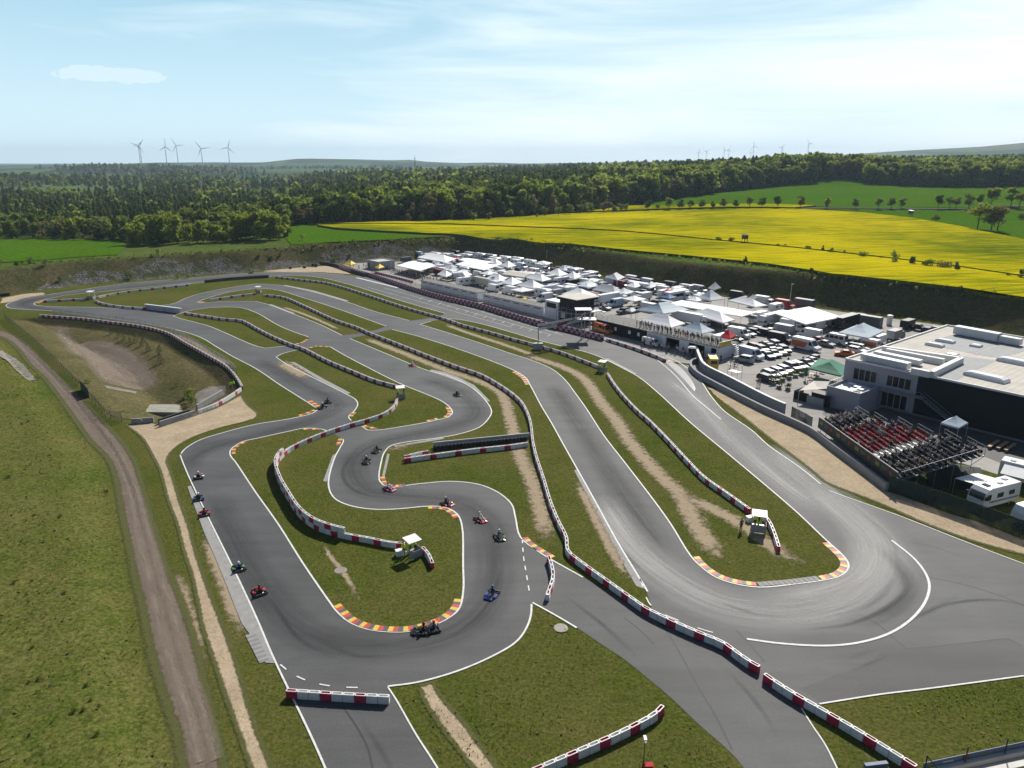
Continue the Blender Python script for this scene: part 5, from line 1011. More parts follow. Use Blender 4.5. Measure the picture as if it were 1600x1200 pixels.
def fheight(px, depth): return float(np.interp(px, [-100, 200, 420, 470, 560, 700, 1000, 1300, 1700], [10.5, 11, 12, 15, 19, 21, 22, 21, 20])) * (1 if depth > 25 else .9)
pts = []
th = -.74
while th < .74:
    r = float(np.interp(th, _th, _rf)); rf = r; r += 2
    while r < 1750:
        s = 5.6 + (r - rf) / 105
        if r - rf > 300 and rnd.random() < .25: r += s; continue
        pts.append((th + rnd.uniform(-.5, .5) * 5.6 / rf, r + rnd.uniform(-.5, .5) * s, rf)); r += s
    th += 6.6 / float(np.interp(th, _th, _rf))
edge = []; mass = {k: [] for k in FOL}
last = {}
for th, r, rf in pts:
    x, y = r * math.sin(th), r * math.cos(th)
    if y < 250: continue
    px = 800 + F * x / (y * CP + 12); depth = r - rf
    if depth > 460 and px < 480 and (math.sin(r / 90. + px / 120.) + math.sin(px / 60.)) > .55: continue
    k = fkind(px, depth, r, rnd.random()); h = fheight(px, depth) * rnd.uniform(.78, 1.16) * (.85 if k == 'brown' else 1)
    c = (x, y, k, h, depth)
    if depth < 9 and 0 < px < 1600 and len(edge) < 170: edge.append((px,) + c)
    else: mass[k].append(c)
edge.sort(); _lab = {}
for px, x, y, k, h, dep in edge:
    where = 'behind the left meadow' if px < 206 else 'behind the birch clump' if px < 446 else 'behind the young green field' if px < 560 else 'behind the rapeseed corner' if px < 800 else 'behind the avenue' if px < 1000 else 'above the upper green field' if px < 1300 else 'right of the green knoll'
    n = _lab[(k, where)] = _lab.get((k, where), 0) + 1
    tree('forest_edge_tree', k, (.80, .03, 520, .46) if k != 'pine' else CON, x, y, Tz(x, y) - .3, h * rnd.uniform(.75, 1.05), '%s tree, %s from left of its colour, forest edge %s' % (KN[k], ORD(n), where), 'trees along the forest edge', 'tree')
_r2 = random.Random(5)
for _i in range(9000):
    th = _r2.uniform(-.66, .66); r = 1700 + 2300 * _r2.random() ** 1.3; x, y = r * math.sin(th), r * math.cos(th); px = 800 + F * x / (y * CP)
    n = math.sin(x / 210. + 1.3 * math.sin(y / 330.)) + math.sin(y / 150. + x / 470.) + .8 * math.sin(y / 61. + x / 300.)
    if n > (1.0 if px < 760 else -.3): mass[_r2.choice(['pine', 'pine', 'dark', 'green', 'brown'])].append((x, y, 'far', _r2.uniform(11, 18), 900))
UNIT = {}
for k in FOL:
    for lod, (n, q) in enumerate(((230, .6), (110, .85), (50, 1.25), (16, 2.3))):
        for v in range(3):
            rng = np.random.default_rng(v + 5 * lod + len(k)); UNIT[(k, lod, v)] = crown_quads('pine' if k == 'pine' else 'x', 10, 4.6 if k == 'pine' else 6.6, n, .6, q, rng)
for k, L in mass.items():
    Cs = []; Us = []; Ws = []; Ts = []
    P = np.array([(a[0], a[1]) for a in L]); Z = T(P[:, 0], P[:, 1])
    for (x, y, _, h, dep), z in zip(L, Z):
        lod = 0 if dep < 45 else 1 if dep < 220 else 2 if dep < 800 else 3
        C, U, V, t = UNIT[(k, lod, rnd.randrange(3))]; s = h / 10; a = rnd.random() * 6.283; ca, sa = math.cos(a), math.sin(a); rot = np.array([[ca, -sa, 0], [sa, ca, 0], [0, 0, 1]]) * s
        Cs.append(C @ rot.T + np.array([x, y, z])); Us.append(U @ rot.T); Ws.append(V @ rot.T); Ts.append(t + rnd.choice((-.25, -.1, .05, .2, .42)) + rnd.uniform(-.08, .08))
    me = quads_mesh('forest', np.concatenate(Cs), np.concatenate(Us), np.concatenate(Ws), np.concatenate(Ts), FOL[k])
    nm = {'green': 'dense leafy green forest spreading to the horizon', 'lime': 'pale spring leaves scattered through the forest', 'brown': 'brown budding trees scattered through the forest', 'pine': 'dark conifer forest rolling towards the horizon', 'dark': 'deep green trees scattered through the forest'}[k]
    tag(obj('forest', me), nm, 'forest', 'forest beyond the fields', 'stuff')
# tall weeds along the field margin and on the slope
Cs = []
P = catmull([hit(*p) for p in [(1700, 499), (1600, 472), (1500, 457), (1400, 446), (1300, 434.5), (1200, 418), (1100, 407.5), (1000, 398), (875, 385.5), (800, 378), (725, 372.5), (660, 375), (600, 378), (520, 383), (440, 389), (300, 396), (200, 402), (100, 409), (20, 414)]], 6)
P = resample(P, .45); C = []
for p in P: C.append((p[0] + rnd.uniform(-2.2, 2.2), p[1] + rnd.uniform(-2.2, 2.2), 0))
C = np.array(C); C[:, 2] = T(C[:, 0], C[:, 1]) + .25; n = len(C); hgt = npr.random(n) ** 3 * .9 + .22; U = npr.normal(size=(n, 3)) * np.array([.25, .25, 0]); Wv = np.stack([npr.normal(size=n) * .1, npr.normal(size=n) * .1, hgt], 1)
tag(obj('tall_weeds', quads_mesh('tall_weeds', C, U, Wv, npr.random(n) * .6, FOL['green'])), 'ragged tall weeds along the embankment top', 'weeds', None, 'stuff')
def tufts(n, rgn, kind, lo, hi, seed, wz=1.0):
    g = np.random.default_rng(seed); xs = [p[0] for p in rgn]; ys = [p[1] for p in rgn]; X = g.uniform(min(xs), max(xs), n); Y = g.uniform(min(ys), max(ys), n)
    k = inside(rgn, X, Y); nz = np.sin(X * .31 + 2 * np.sin(Y * .17)) + np.sin(Y * .43 + X * .12) + g.normal(size=n) * .7; k &= nz > -.2; X, Y = X[k], Y[k]; m = len(X)
    h = lo + (hi - lo) * g.random(m) ** 2.5; Z = np.maximum(T(X, Y), 0) + .03 + h * .8; U = g.normal(size=(m, 3)) * np.array([1, 1, .15]) * (h[:, None] * .5); Wv = np.stack([g.normal(size=m) * .4 * h, g.normal(size=m) * .4 * h, h], 1)
    return np.stack([X, Y, Z], 1), U, Wv, g.random(m) * .7
_mead = [(ROAD_L[i][0] - 1.2, ROAD_L[i][1]) for i in range(0, len(ROAD_L), 4)] + W([(260, 1270), (-160, 1270), (-200, 640), (-60, 540)])
for rg, n, k, lo, hi, sd in [(_mead, 30000, 'green', .04, .15, 1), (_mead, 26000, 'brown', .04, .15, 2)] + [(IW[q], 4000, c_, .03, .08, 3 + i) for i, (q, c_) in enumerate((q, c_) for q in ('south', 'middle', 'east') for c_ in ('green', 'brown'))] + [(W([(618, 1084), (655, 1076), (750, 1044), (805, 1018), (828, 988), (834, 952), (900, 994), (1008, 1070), (1138, 1192), (1150, 1260), (730, 1260)]), 3500, c_, .03, .09, 20 + i) for i, c_ in enumerate(('green', 'brown'))] + [(W([(1262, 1112), (1285, 1104), (1600, 1062), (1680, 1060), (1640, 1150), (1440, 1195), (1320, 1215)]), 2500, c_, .03, .09, 30 + i) for i, c_ in enumerate(('green', 'brown'))]:
    tag(obj('grass_tufts', quads_mesh('grass_tufts', *tufts(n, rg, k, lo, hi, sd), FOL[k])), 'uneven grass tufts in the meadow and verges', None, None, 'stuff')
# ---- hides, mast, turbines
WOOD = mat('weathered timber', (.10, .075, .05), .25, 4, .9)
def hide(px, py, h, label, roofm):
    x, y, z = land(px, py); r = thing('hunting_hide', label, 'hunting hide', (x, y, z), .4); mb = MB()
    for a in (-1, 1):
        for b in (-1, 1): mb.tube((a * 1.2, b * 1.2, -.2), (a * .7, b * .7, h * .55), .09, 5)
    mb.tube((1.9, 0, 0), (.8, 0, h * .55), .07, 5); mb.build('stilts', WOOD, r); q = MB(); q.box(-.95, .95, -.95, .95, h * .55, h * .9); q.build('cabin', WOOD, r); q = MB(); q.hull([(-1.2, -1.2, h * .9), (1.2, -1.2, h * .9), (1.2, 1.2, h * .98), (-1.2, 1.2, h * .98)], [(-1.2, -1.2, h * .93), (1.2, -1.2, h * .93), (1.2, 1.2, h * 1.01), (-1.2, 1.2, h * 1.01)]); q.build('roof', roofm, r)
    q = MB(); q.box(-.5, .5, -.97, -.95, h * .7, h * .82); q.build('opening', mat('dark opening', (.01, .01, .01)), r)
hide(1422, 341, 4.6, 'hunting hide with pale roof standing at the rapeseed edge', PANW); hide(1163, 382, 4.4, 'dark hunting hide standing in the rapeseed ditch', WOOD)
TW = mat('turbine white', (.62, .64, .66), .04, .2, .5)
_tb = MB(); _tb.tube((0, 0, 0), (0, 0, 100), 2.1, 10, 0, 1.2); TOWER = _tb.mesh('tower', TW); _tb = MB(); _tb.rings([[(a * w_, yy, 100 + b * w_) for a, b in ((-1, -1), (1, -1), (1, 1), (-1, 1))] for yy, w_ in ((-3, 1.2), (-1, 1.9), (5, 1.7), (7, .9))]); NAC = _tb.mesh('nacelle', TW)
_tb = MB(); _tb.rings([[(w_ * math.cos(a), yy, w_ * math.sin(a)) for a in np.linspace(0, 6.283, 9)[:-1]] for yy, w_ in ((-5.5, .3), (-4.5, 1.2), (-3, 1.5))]); HUB = _tb.mesh('hub', TW)
_tb = MB(); _tb.rings([[(-c_ * .4, -4.3 - t_, z) , (c_ * .6, -4.3 - t_ * .3, z), (c_ * .6, -4.3 + t_ * .3, z), (-c_ * .4, -4.3 + t_, z)] for z, c_, t_ in ((1, 1.6, .7), (9, 3.6, .45), (25, 2.2, .3), (43, .6, .1))]); BLADE = _tb.mesh('blade', TW)
def turbine(px, py, Z, ph, label, yaw=0.0, grp='wind turbines on the left horizon'):
    x, y, zh = atd(px, py, Z); r = thing('wind_turbine', label, 'wind turbine', (x, y, zh - 100), yaw, grp)
    obj('tower', TOWER, r); obj('nacelle', NAC, r); h = obj('hub', HUB, r); h.location = (0, 0, 100)
    for k in range(3): b = obj('blade', BLADE, h); b.rotation_euler = (0, ph + k * 2.0944, 0)
for a in [(215.5, 227, 3900, -1.3, 'wind turbine at the far left, front one of the overlapping pair', .5), (218, 228.5, 4100, .55, 'wind turbine at the far left, rear one of the overlapping pair', .2), (257.5, 229.5, 3700, .05, 'wind turbine second place from the left with one blade straight up', 1.0), (275, 227, 3900, -.55, 'wind turbine just right of the one with its blade straight up', .3), (314, 232, 3600, -.62, 'wind turbine second from the right on the left horizon', .25), (356, 230.5, 3700, .3, 'wind turbine rightmost on the left horizon', .4)]: turbine(*a)
for i, a in enumerate([(1092, 237.5, 6900), (1104, 237, 6900), (1132, 235, 6600), (1139, 234, 6600), (1173, 239, 7600), (1178, 228.5, 5600), (1222, 230.5, 5800), (1264, 225, 5200)]): turbine(*a, i * .8, 'tiny hazy wind turbine, %s from the left on the right horizon' % ORD(i + 1), .3, 'wind turbines on the right horizon')
x, y, z = atd(648, 246, 1500); r = thing('radio_mast', 'dark slender radio mast rising from the forest', 'mast', (x, y, z - 38)); mb = MB()
for a in range(3):
    p = (math.cos(a * 2.094), math.sin(a * 2.094)); mb.tube((p[0] * 1.6, p[1] * 1.6, 0), (p[0] * .7, p[1] * .7, 38), .22, 5)
    for k in range(12):
        p2 = (math.cos((a + 1) * 2.094), math.sin((a + 1) * 2.094)); w0 = 1.6 - .9 * k / 12; w1 = 1.6 - .9 * (k + 1) / 12; mb.tube((p[0] * w0, p[1] * w0, 38 * k / 12), (p2[0] * w1, p2[1] * w1, 38 * (k + 1) / 12), .12, 4)
mb.build('lattice', mat('mast steel', (.10, .09, .09)), r); q = MB(); q.tube((0, 0, 37), (0, 0, 43), .25, 6); q.build('aerial', mat('mast steel', (.10, .09, .09)), r)
# ---- basin: sandy floor, stone apron, concrete outlet
def drape_px(name, px, z, m, lift=.08, amp=.25):
    P = rag(catmull(W(px, z), 4, True, 60), amp, .8); return struct(name, sheet(P, lift, 1.2, T), m)
drape_px('basin_floor', [(118, 546), (140, 542), (170, 545), (198, 556), (215, 573), (232, 595), (238, 606), (215, 613), (182, 613), (163, 595), (145, 575), (130, 560)], -4.0, MATS['dirt road surface'], .05)
for q in ([(116, 543), (130, 553), (150, 580), (166, 602), (180, 618)], [(212, 566), (224, 580), (236, 600), (240, 612)], [(130, 541), (165, 546), (200, 558), (220, 578)]): wear('sand_edge', None, 4.5, MATS['rut soil'], .16, zf=Tz, world=catmull(W(q, -3.4), 5))
for q, wd in (([(135, 560), (165, 575), (200, 600)], 7), ([(170, 560), (200, 580), (225, 605)], 8), ([(150, 615), (200, 612), (250, 604)], 4), ([(90, 520), (110, 545), (130, 575)], 5)): wear('bare_soil', None, wd, MATS['rut soil'], .17, zf=Tz, world=catmull(W(q, -3.4), 5))
gravel('basin rubble', (.16, .145, .125), (.27, .25, .22), 1.6)
drape_px('stone_apron', [(165, 622), (190, 619), (215, 615), (212, 621), (190, 625), (170, 627)], -3.4, MATS['basin rubble'], .08); drape_px('stone_apron', [(305, 612), (330, 604), (352, 607), (345, 622), (325, 632), (312, 628)], -1.5, MATS['basin rubble'], .1)
x, y = at(238, 652, -2.6); r = thing('outlet_structure', 'weathered concrete outlet chamber in the dry basin', 'outlet', (x, y, -3.6), R(-4)); OC = mat('stained concrete', (.25, .245, .20), .22, .5, .9)
q = MB(); q.hull([(-10.3, 4.6, 0), (-9.6, -5, 0), (-6, -5.2, 0), (-8.6, 5, 0)], [(-10.3, 4.6, 2.0), (-9.6, -5, 1.9), (-7, -5.2, 1.4), (-8.6, 5, 2.0)]); q.build('side_wall', mat('pale stained concrete', (.36, .34, .28), .2, .6, .9), r)
q = MB(); q.hull([(-8.5, .2, 0), (10.5, 1.6, 0), (9, 10, 0), (-8.5, 7.5, 0)], [(-8.5, .2, 1.9), (10.5, 1.6, 1.6), (9, 10, .5), (-8.5, 7.5, .8)]); q.build('ramp_slab', OC, r)
q = MB(); q.hull([(-7, -4.8, 0), (9, -3.6, 0), (9, -3.3, 0), (-7, -4.5, 0)], [(-7, -4.8, 1.1), (9, -3.6, 1.1), (9, -3.3, 1.1), (-7, -4.5, 1.1)]); q.build('front_wall', OC, r)
drape_px('rubble_heap', [(-20, 545), (0, 546), (15, 551), (32, 563), (48, 580), (58, 592), (45, 591), (25, 578), (8, 562), (-20, 555)], .8, MATS['basin rubble'], .12)
# ================================================================ vehicles and tents
GLASS = mat('dark vehicle glass', (.012, .014, .017), .05, 3, .08, .6); TAIL = mat('red tail lamp', (.4, .02, .02), .05, 5, .3); LAMP = mat('headlamp glass', (.6, .62, .64), .05, 5, .15); RIM = mat('wheel rim', (.3, .3, .31), .1, 9, .35, metal=.6); UNDER = mat('dark chassis', (.025, .025, .027), .1, 3, .8)
PAINT = {n: mat('car paint ' + n, c, .04, .8, .42, .3) for n, c in {'white': (.68, .69, .70), 'black': (.014, .014, .016), 'silver': (.36, .37, .39), 'grey': (.13, .135, .145), 'blue': (.03, .05, .13), 'orange': (.55, .13, .025), 'red': (.40, .03, .03), 'yellow': (.66, .48, .08), 'pale blue': (.48, .56, .66), 'beige': (.46, .43, .36), 'dark red': (.16, .02, .03)}.items()}
def whl(r, w):
    k = ('w', r, w)
    if k not in _kc: _kc[k] = (tyre_y(r, w, TY, 1.0), tyre_y(r * .62, w + .02, RIM, 1.0, 'rim', r))
    return _kc[k]
def tyre_y(r, w, m, s, name='wheel', zc=None):
    zc = r if zc is None else zc; mb = MB(); mb.rings([[(rr * math.cos(a), y, zc + rr * math.sin(a)) for a in np.linspace(0, 6.283, 15)[:-1]] for y, rr in ((-w / 2, r * .8), (-w / 2 + .02, r), (w / 2 - .02, r), (w / 2, r * .8))]); return mb.mesh(name, m)
def hwf(W_, belt, top, H): return lambda z: W_ / 2 * (1 if z <= belt else 1 - (1 - top) * (z - belt) / (H - belt))
def side_panes(polys, hw, d=.012):
    mb = MB()
    for s in (-1, 1):
        for P in polys:
            q = [(x, s * (hw(z) + d), z) for x, z in P]; mb.face(q if s < 0 else q[::-1])
    return mb
def cross_pane(mb, p, q, hw, ins=.12, d=.02, mi=0):
    (x0, z0), (x1, z1) = p, q; nx, nz = z1 - z0, x0 - x1; L = math.hypot(nx, nz) or 1; nx, nz = nx / L * d, nz / L * d
    if nz < 0 and abs(nx) < 1e-6: nz = -nz
    if (x0 + x1) * nx < 0: nx, nz = -nx, -nz
    mb.face([(x0 + nx, -(hw(z0) - ins), z0 + nz), (x0 + nx, hw(z0) - ins, z0 + nz), (x1 + nx, hw(z1) - ins, z1 + nz), (x1 + nx, -(hw(z1) - ins), z1 + nz)], mi)
def lamps(x, y, z, w, h, m, name):
    out = []
    for s in (-1, 1): mb = MB(); mb.box(x - .03, x + .03, s * y - w / 2, s * y + w / 2, z - h / 2, z + h / 2); out.append((name, mb.mesh(name, m)))
    return out
def veh_kit(kind, col, stripe=None):
    key = ('kit', kind, col, stripe)
    if key in _kc: return _kc[key]
    M_ = PAINT[col]; parts = []; wh = []
    if kind in ('car', 'estate', 'suv'):
        if kind == 'car': pr, W_, belt, H, r = [(-2.1, .28), (2.1, .28), (2.2, .5), (2.12, .76), (1.05, .95), (.3, 1.42), (-.7, 1.46), (-1.55, 1.08), (-2.1, .98), (-2.2, .62)], 1.8, .95, 1.46, .32
        elif kind == 'estate': pr, W_, belt, H, r = [(-2.2, .28), (2.2, .28), (2.3, .5), (2.22, .78), (1.15, .97), (.45, 1.43), (-1.7, 1.46), (-2.2, 1.05), (-2.3, .6)], 1.82, .97, 1.46, .33
        else: pr, W_, belt, H, r = [(-2.2, .36), (2.2, .36), (2.32, .65), (2.25, .98), (1.2, 1.13), (.55, 1.7), (-1.75, 1.74), (-2.2, 1.25), (-2.28, .7)], 1.88, 1.13, 1.74, .37
        hw = hwf(W_, belt, .76, H); mb = MB(); mb.extrude_profile(pr, hw); parts.append(('body', mb.mesh('body', M_)))
        zt, zb = H - .09, belt + .02; f0 = pr[4][0]; f1 = pr[5][0]; b1 = pr[6][0]; b0 = pr[7][0]
        def fx(z): return f0 + (f1 - f0) * (z - pr[4][1]) / (pr[5][1] - pr[4][1])
        mid = (f1 + b1) / 2 - .05
        g = side_panes([[(mid + .05, zb), (fx(zb) - .18, zb), (fx(zt) - .1, zt), (mid + .05, zt)], [(b0 + .3, zb + .02), (mid - .05, zb), (mid - .05, zt), (b1 + .05 - (.1 if kind != 'car' else .0), zt)]], hw)
        cross_pane(g, (f0 - .05, pr[4][1] + .04), (f1 + .03, pr[5][1] - .02), hw); cross_pane(g, (b0 + .03, pr[7][1] + .05), (b1 - .03, pr[6][1] - .05), hw); parts.append(('windows', g.mesh('windows', GLASS)))
        parts += lamps(pr[2][0] - .03, .62, .64 if kind != 'suv' else .8, .34, .14, LAMP, 'headlight') + lamps(pr[0][0] - .05, .66, .8 if kind != 'suv' else .95, .26, .16, TAIL, 'tail_light'); wh = [(-1.35, r, .2), (1.35, r, .2)]; Wd = W_
    elif kind in ('van', 'minibus', 'ambulance'):
        s = 1.0; H = 2.55; pr = [(-3.0, .35), (2.95, .35), (3.05, .6), (2.98, 1.0), (2.25, 1.28), (1.5, 2.3), (1.15, H), (-2.95, H), (-3.0, 2.4)]; hw = hwf(1.98, 1.2, .90, H); mb = MB(); mb.extrude_profile(pr, hw); parts.append(('body', mb.mesh('body', M_)))
        ps = [[(1.05, 1.35), (2.02, 1.35), (1.45, 2.12), (1.05, 2.12)]]
        if kind == 'minibus': ps += [[(-2.7 + k * 1.22, 1.4), (-1.62 + k * 1.22, 1.4), (-1.62 + k * 1.22, 2.12), (-2.7 + k * 1.22, 2.12)] for k in range(3)]
        if kind == 'ambulance': ps += [[(-.6, 1.5), (.7, 1.5), (.7, 2.1), (-.6, 2.1)]]
        g = side_panes(ps, hw); cross_pane(g, (2.2, 1.34), (1.53, 2.24), hw, .14); cross_pane(g, (-3.0, 1.4), (-3.0, 2.15), hw, .25, .02); parts.append(('windows', g.mesh('windows', GLASS)))
        if stripe: st = side_panes([[(-2.9, .75), (.2, .75), (.9, 1.9), (-2.9, 1.95)] if kind == 'van' else [(-2.9, .8), (2.4, .8), (2.4, 1.12), (-2.9, 1.12)]], hw, .008); parts.append(('side_stripe', st.mesh('side_stripe', PAINT[stripe])))
        if kind == 'ambulance': bx = MB(); bx.box(.6, 1.0, -.7, .7, H, H + .16, 0, .03); parts.append(('light_bar', bx.mesh('light_bar', mat('blue beacon', (.03, .08, .5), .05, 5, .2))))
        parts += lamps(3.0, .74, .82, .36, .22, LAMP, 'headlight') + lamps(-3.0, .88, 1.0, .14, .5, TAIL, 'tail_light'); wh = [(-1.9, .35, .24), (1.95, .35, .24)]; Wd = 1.98
    elif kind == 'camper':
        H = 3.05; pr = [(-3.4, .4), (3.2, .4), (3.4, .6), (3.35, .95), (2.75, 1.28), (2.4, 1.95), (2.95, 2.15), (2.8, 2.75), (2.3, H), (-3.3, H), (-3.45, 2.7)]; hw = hwf(2.25, 2.3, .95, H); mb = MB(); mb.extrude_profile(pr, hw); parts.append(('body', mb.mesh('body', M_)))
        g = side_panes([[(1.55, 1.35), (2.5, 1.35), (2.2, 1.92), (1.55, 1.92)], [(-.6, 1.6), (.5, 1.6), (.5, 2.15), (-.6, 2.15)], [(-2.9, 1.6), (-2.0, 1.6), (-2.0, 2.15), (-2.9, 2.15)]], hw); cross_pane(g, (2.7, 1.36), (2.43, 1.88), hw, .2); parts.append(('windows', g.mesh('windows', GLASS)))
        bx = MB(); bx.box(-1.2, -.6, -.35, .35, H, H + .12, 0, .04); parts.append(('roof_hatch', bx.mesh('roof_hatch', PANG))); parts += lamps(3.36, .85, .78, .3, .2, LAMP, 'headlight') + lamps(-3.42, .95, .9, .16, .35, TAIL, 'tail_light'); wh = [(-1.7, .34, .24), (2.1, .34, .24)]; Wd = 2.15
    elif kind == 'caravan':
        H = 2.6; pr = [(-2.6, .45), (2.5, .45), (2.75, .8), (2.6, 1.7), (2.2, 2.5), (1.9, H), (-2.3, H), (-2.6, 2.4), (-2.75, 1.2)]; hw = hwf(2.2, 1.8, .96, H); mb = MB(); mb.extrude_profile(pr, hw); parts.append(('body', mb.mesh('body', M_)))
        g = side_panes([[(.9, 1.4), (2.0, 1.4), (1.8, 2.0), (.9, 2.0)], [(-1.9, 1.4), (-.8, 1.4), (-.8, 2.0), (-1.9, 2.0)]], hw); cross_pane(g, (2.58, 1.55), (2.28, 2.25), hw, .3); parts.append(('windows', g.mesh('windows', GLASS)))
        bx = MB(); bx.bar((2.5, 0, .42), (4.0, 0, .42), .12, .1); parts.append(('drawbar', bx.mesh('drawbar', UNDER))); wh = [(-.3, .32, .2)]; Wd = 2.1
    elif kind in ('box', 'container'):
        L, H, z0 = (2.4, 2.45, .5) if kind == 'box' else (3.0, 2.6, .05); mb = MB(); mb.rings([[(-L, -1.05, z0), (L, -1.05, z0), (L, 1.05, z0), (-L, 1.05, z0)], [(-L, -1.05, H - .06), (L, -1.05, H - .06), (L, 1.05, H - .06), (-L, 1.05, H - .06)], [(-L + .06, -.99, H), (L - .06, -.99, H), (L - .06, .99, H), (-L + .06, .99, H)]]); parts.append(('body', mb.mesh('body', M_)))
        bx = MB(); bx.box(-L - .03, -L, -.98, -.03, z0 + .08, H - .15); bx.box(-L - .03, -L, .03, .98, z0 + .08, H - .15)
        parts.append(('rear_door', bx.mesh('rear_door', PAINT['silver'] if col in ('white', 'beige') else M_)))
        if kind == 'box': bx = MB(); bx.bar((L, -.5, .5), (L + 1.2, 0, .5), .08, .08); bx.bar((L, .5, .5), (L + 1.2, 0, .5), .08, .08); parts.append(('drawbar', bx.mesh('drawbar', UNDER))); wh = [(-.35, .3, .2), (.35, .3, .2)]
        Wd = 2.0
    elif kind in ('truck', 'semi'):
        L = 5.2 if kind == 'truck' else 12.5; H = 3.4 if kind == 'truck' else 3.95; cabL = 1.9 if kind == 'truck' else 2.3; ch = 2.6 if kind == 'truck' else 3.7; x0 = -(L + cabL) / 2; xb = x0 + L
        mb = MB(); mb.rings([[(x0, -1.22, 1.0), (xb, -1.22, 1.0), (xb, 1.22, 1.0), (x0, 1.22, 1.0)], [(x0, -1.22, H - .08), (xb, -1.22, H - .08), (xb, 1.22, H - .08), (x0, 1.22, H - .08)], [(x0 + .08, -1.14, H), (xb - .08, -1.14, H), (xb - .08, 1.14, H), (x0 + .08, 1.14, H)]]); parts.append(('cargo_box', mb.mesh('cargo_box', PAINT[stripe] if stripe else M_)))
        c0 = xb + .35; hw = hwf(2.4, 1.5, .93, ch); cp = [(c0, .5), (c0 + cabL, .5), (c0 + cabL + .08, 1.0), (c0 + cabL, 1.45), (c0 + cabL - .25, ch - .55), (c0 + cabL - .8, ch), (c0, ch)]; mb = MB(); mb.extrude_profile(cp, hw)
        cab = mb.mesh('cab', M_ if not stripe else PAINT['white']); g = side_panes([[(c0 + .5, 1.5), (c0 + cabL - .12, 1.5), (c0 + cabL - .25, 2.2), (c0 + .5, 2.2)]], hw); cross_pane(g, (c0 + cabL, 1.5), (c0 + cabL - .17, 2.35), hw, .12); parts.append(('cab', cab, [('windows', g.mesh('windows', GLASS))] + lamps(c0 + cabL + .02, .9, .78, .35, .22, LAMP, 'headlight')))
        bx = MB(); bx.box(x0 + .1, c0 + .4, -.5, .5, .55, .98); parts.append(('chassis', bx.mesh('chassis', UNDER))); bx = MB(); bx.box(x0 - .03, x0, -1.15, -.03, 1.08, H - .12); bx.box(x0 - .03, x0, .03, 1.15, 1.08, H - .12); parts.append(('rear_door', bx.mesh('rear_door', PAINT['silver'])))
        wh = [(x0 + 1.2, .45, .3), (c0 + .9, .45, .3)] if kind == 'truck' else [(x0 + 1.6, .48, .3), (x0 + 2.8, .48, .3), (x0 + 4.0, .48, .3), (xb - .8, .48, .3), (c0 + 1.2, .48, .3)]; Wd = 2.2
    elif kind == 'coach':
        H = 3.3; pr = [(-5.2, .4), (5.1, .4), (5.25, .9), (5.1, 2.7), (4.8, H), (-5.1, H), (-5.2, 3.0)]; hw = hwf(2.5, 1.5, .95, H); mb = MB(); mb.extrude_profile(pr, hw); parts.append(('body', mb.mesh('body', M_)))
        g = side_panes([[(-4.9, 1.6), (4.85, 1.6), (4.75, 2.6), (-4.9, 2.6)]], hw); cross_pane(g, (5.22, 1.1), (5.1, 2.65), hw, .12); parts.append(('windows', g.mesh('windows', GLASS))); parts += lamps(5.22, .95, .75, .35, .22, LAMP, 'headlight'); wh = [(-2.9, .48, .3), (3.2, .48, .3)]; Wd = 2.3
    elif kind == 'pickup':
        pr = [(-2.6, .45), (2.5, .45), (2.6, .7), (2.5, 1.02), (1.3, 1.14), (.7, 1.72), (-.6, 1.75), (-.75, 1.1), (-2.6, 1.08)]; hw = hwf(1.88, 1.1, .8, 1.75); mb = MB(); mb.extrude_profile(pr, hw); parts.append(('body', mb.mesh('body', M_)))
        g = side_panes([[(-.62, 1.16), (1.05, 1.16), (.62, 1.64), (-.55, 1.64)]], hw); cross_pane(g, (1.25, 1.18), (.74, 1.68), hw); parts.append(('windows', g.mesh('windows', GLASS))); bx = MB(); bx.box(-2.5, -.85, -.75, .75, 1.085, 1.1); parts.append(('load_bed', bx.mesh('load_bed', UNDER))); parts += lamps(2.55, .68, .85, .3, .16, LAMP, 'headlight'); wh = [(-1.6, .38, .22), (1.6, .38, .22)]; Wd = 1.85
    _kc[key] = (parts, wh, Wd); return _kc[key]
NAMES = {'car': 'parked_car', 'estate': 'parked_car', 'suv': 'parked_car', 'van': 'delivery_van', 'minibus': 'minibus', 'ambulance': 'ambulance', 'camper': 'camper_van', 'caravan': 'caravan', 'box': 'cargo_trailer', 'container': 'container', 'truck': 'box_truck', 'semi': 'articulated_truck', 'coach': 'coach', 'pickup': 'pickup_truck'}
TYPN = {'car': 'car', 'estate': 'estate car', 'suv': 'off-road car', 'van': 'van', 'minibus': 'minibus', 'ambulance': 'ambulance', 'camper': 'camper van', 'caravan': 'caravan', 'box': 'box trailer', 'container': 'container', 'truck': 'box truck', 'semi': 'articulated truck', 'coach': 'coach', 'pickup': 'pickup truck'}
def vehicle(kind, x, y, rz, col, label, group=None, stripe=None, sc=1.0):
    parts, wh, Wd = veh_kit(kind, col, stripe); r = thing(NAMES[kind], label, TYPN[kind], (x, y, .03), rz, group); r.scale = (sc, sc, sc); kit(r, parts)
    for (wx, rr, ww) in wh:
        t, rim = whl(rr, ww)
        for s in (-1, 1): o = obj('wheel', t, r); o.location = (wx, s * (Wd / 2 - .06), 0); obj('rim', rim, o)
    return r
UD = R(-50.5)                                                  # the pit axis
U2 = (math.cos(UD), math.sin(UD)); V2 = (-math.sin(UD), math.cos(UD))
ZONE = {'back': 'in the row below the embankment', 'mid': 'among the mid paddock tents', 'front': 'behind the pit garages', 'lot': 'on the open car park', 'row': 'in the row before the planters', 'east': 'between the marquees and the hall'}
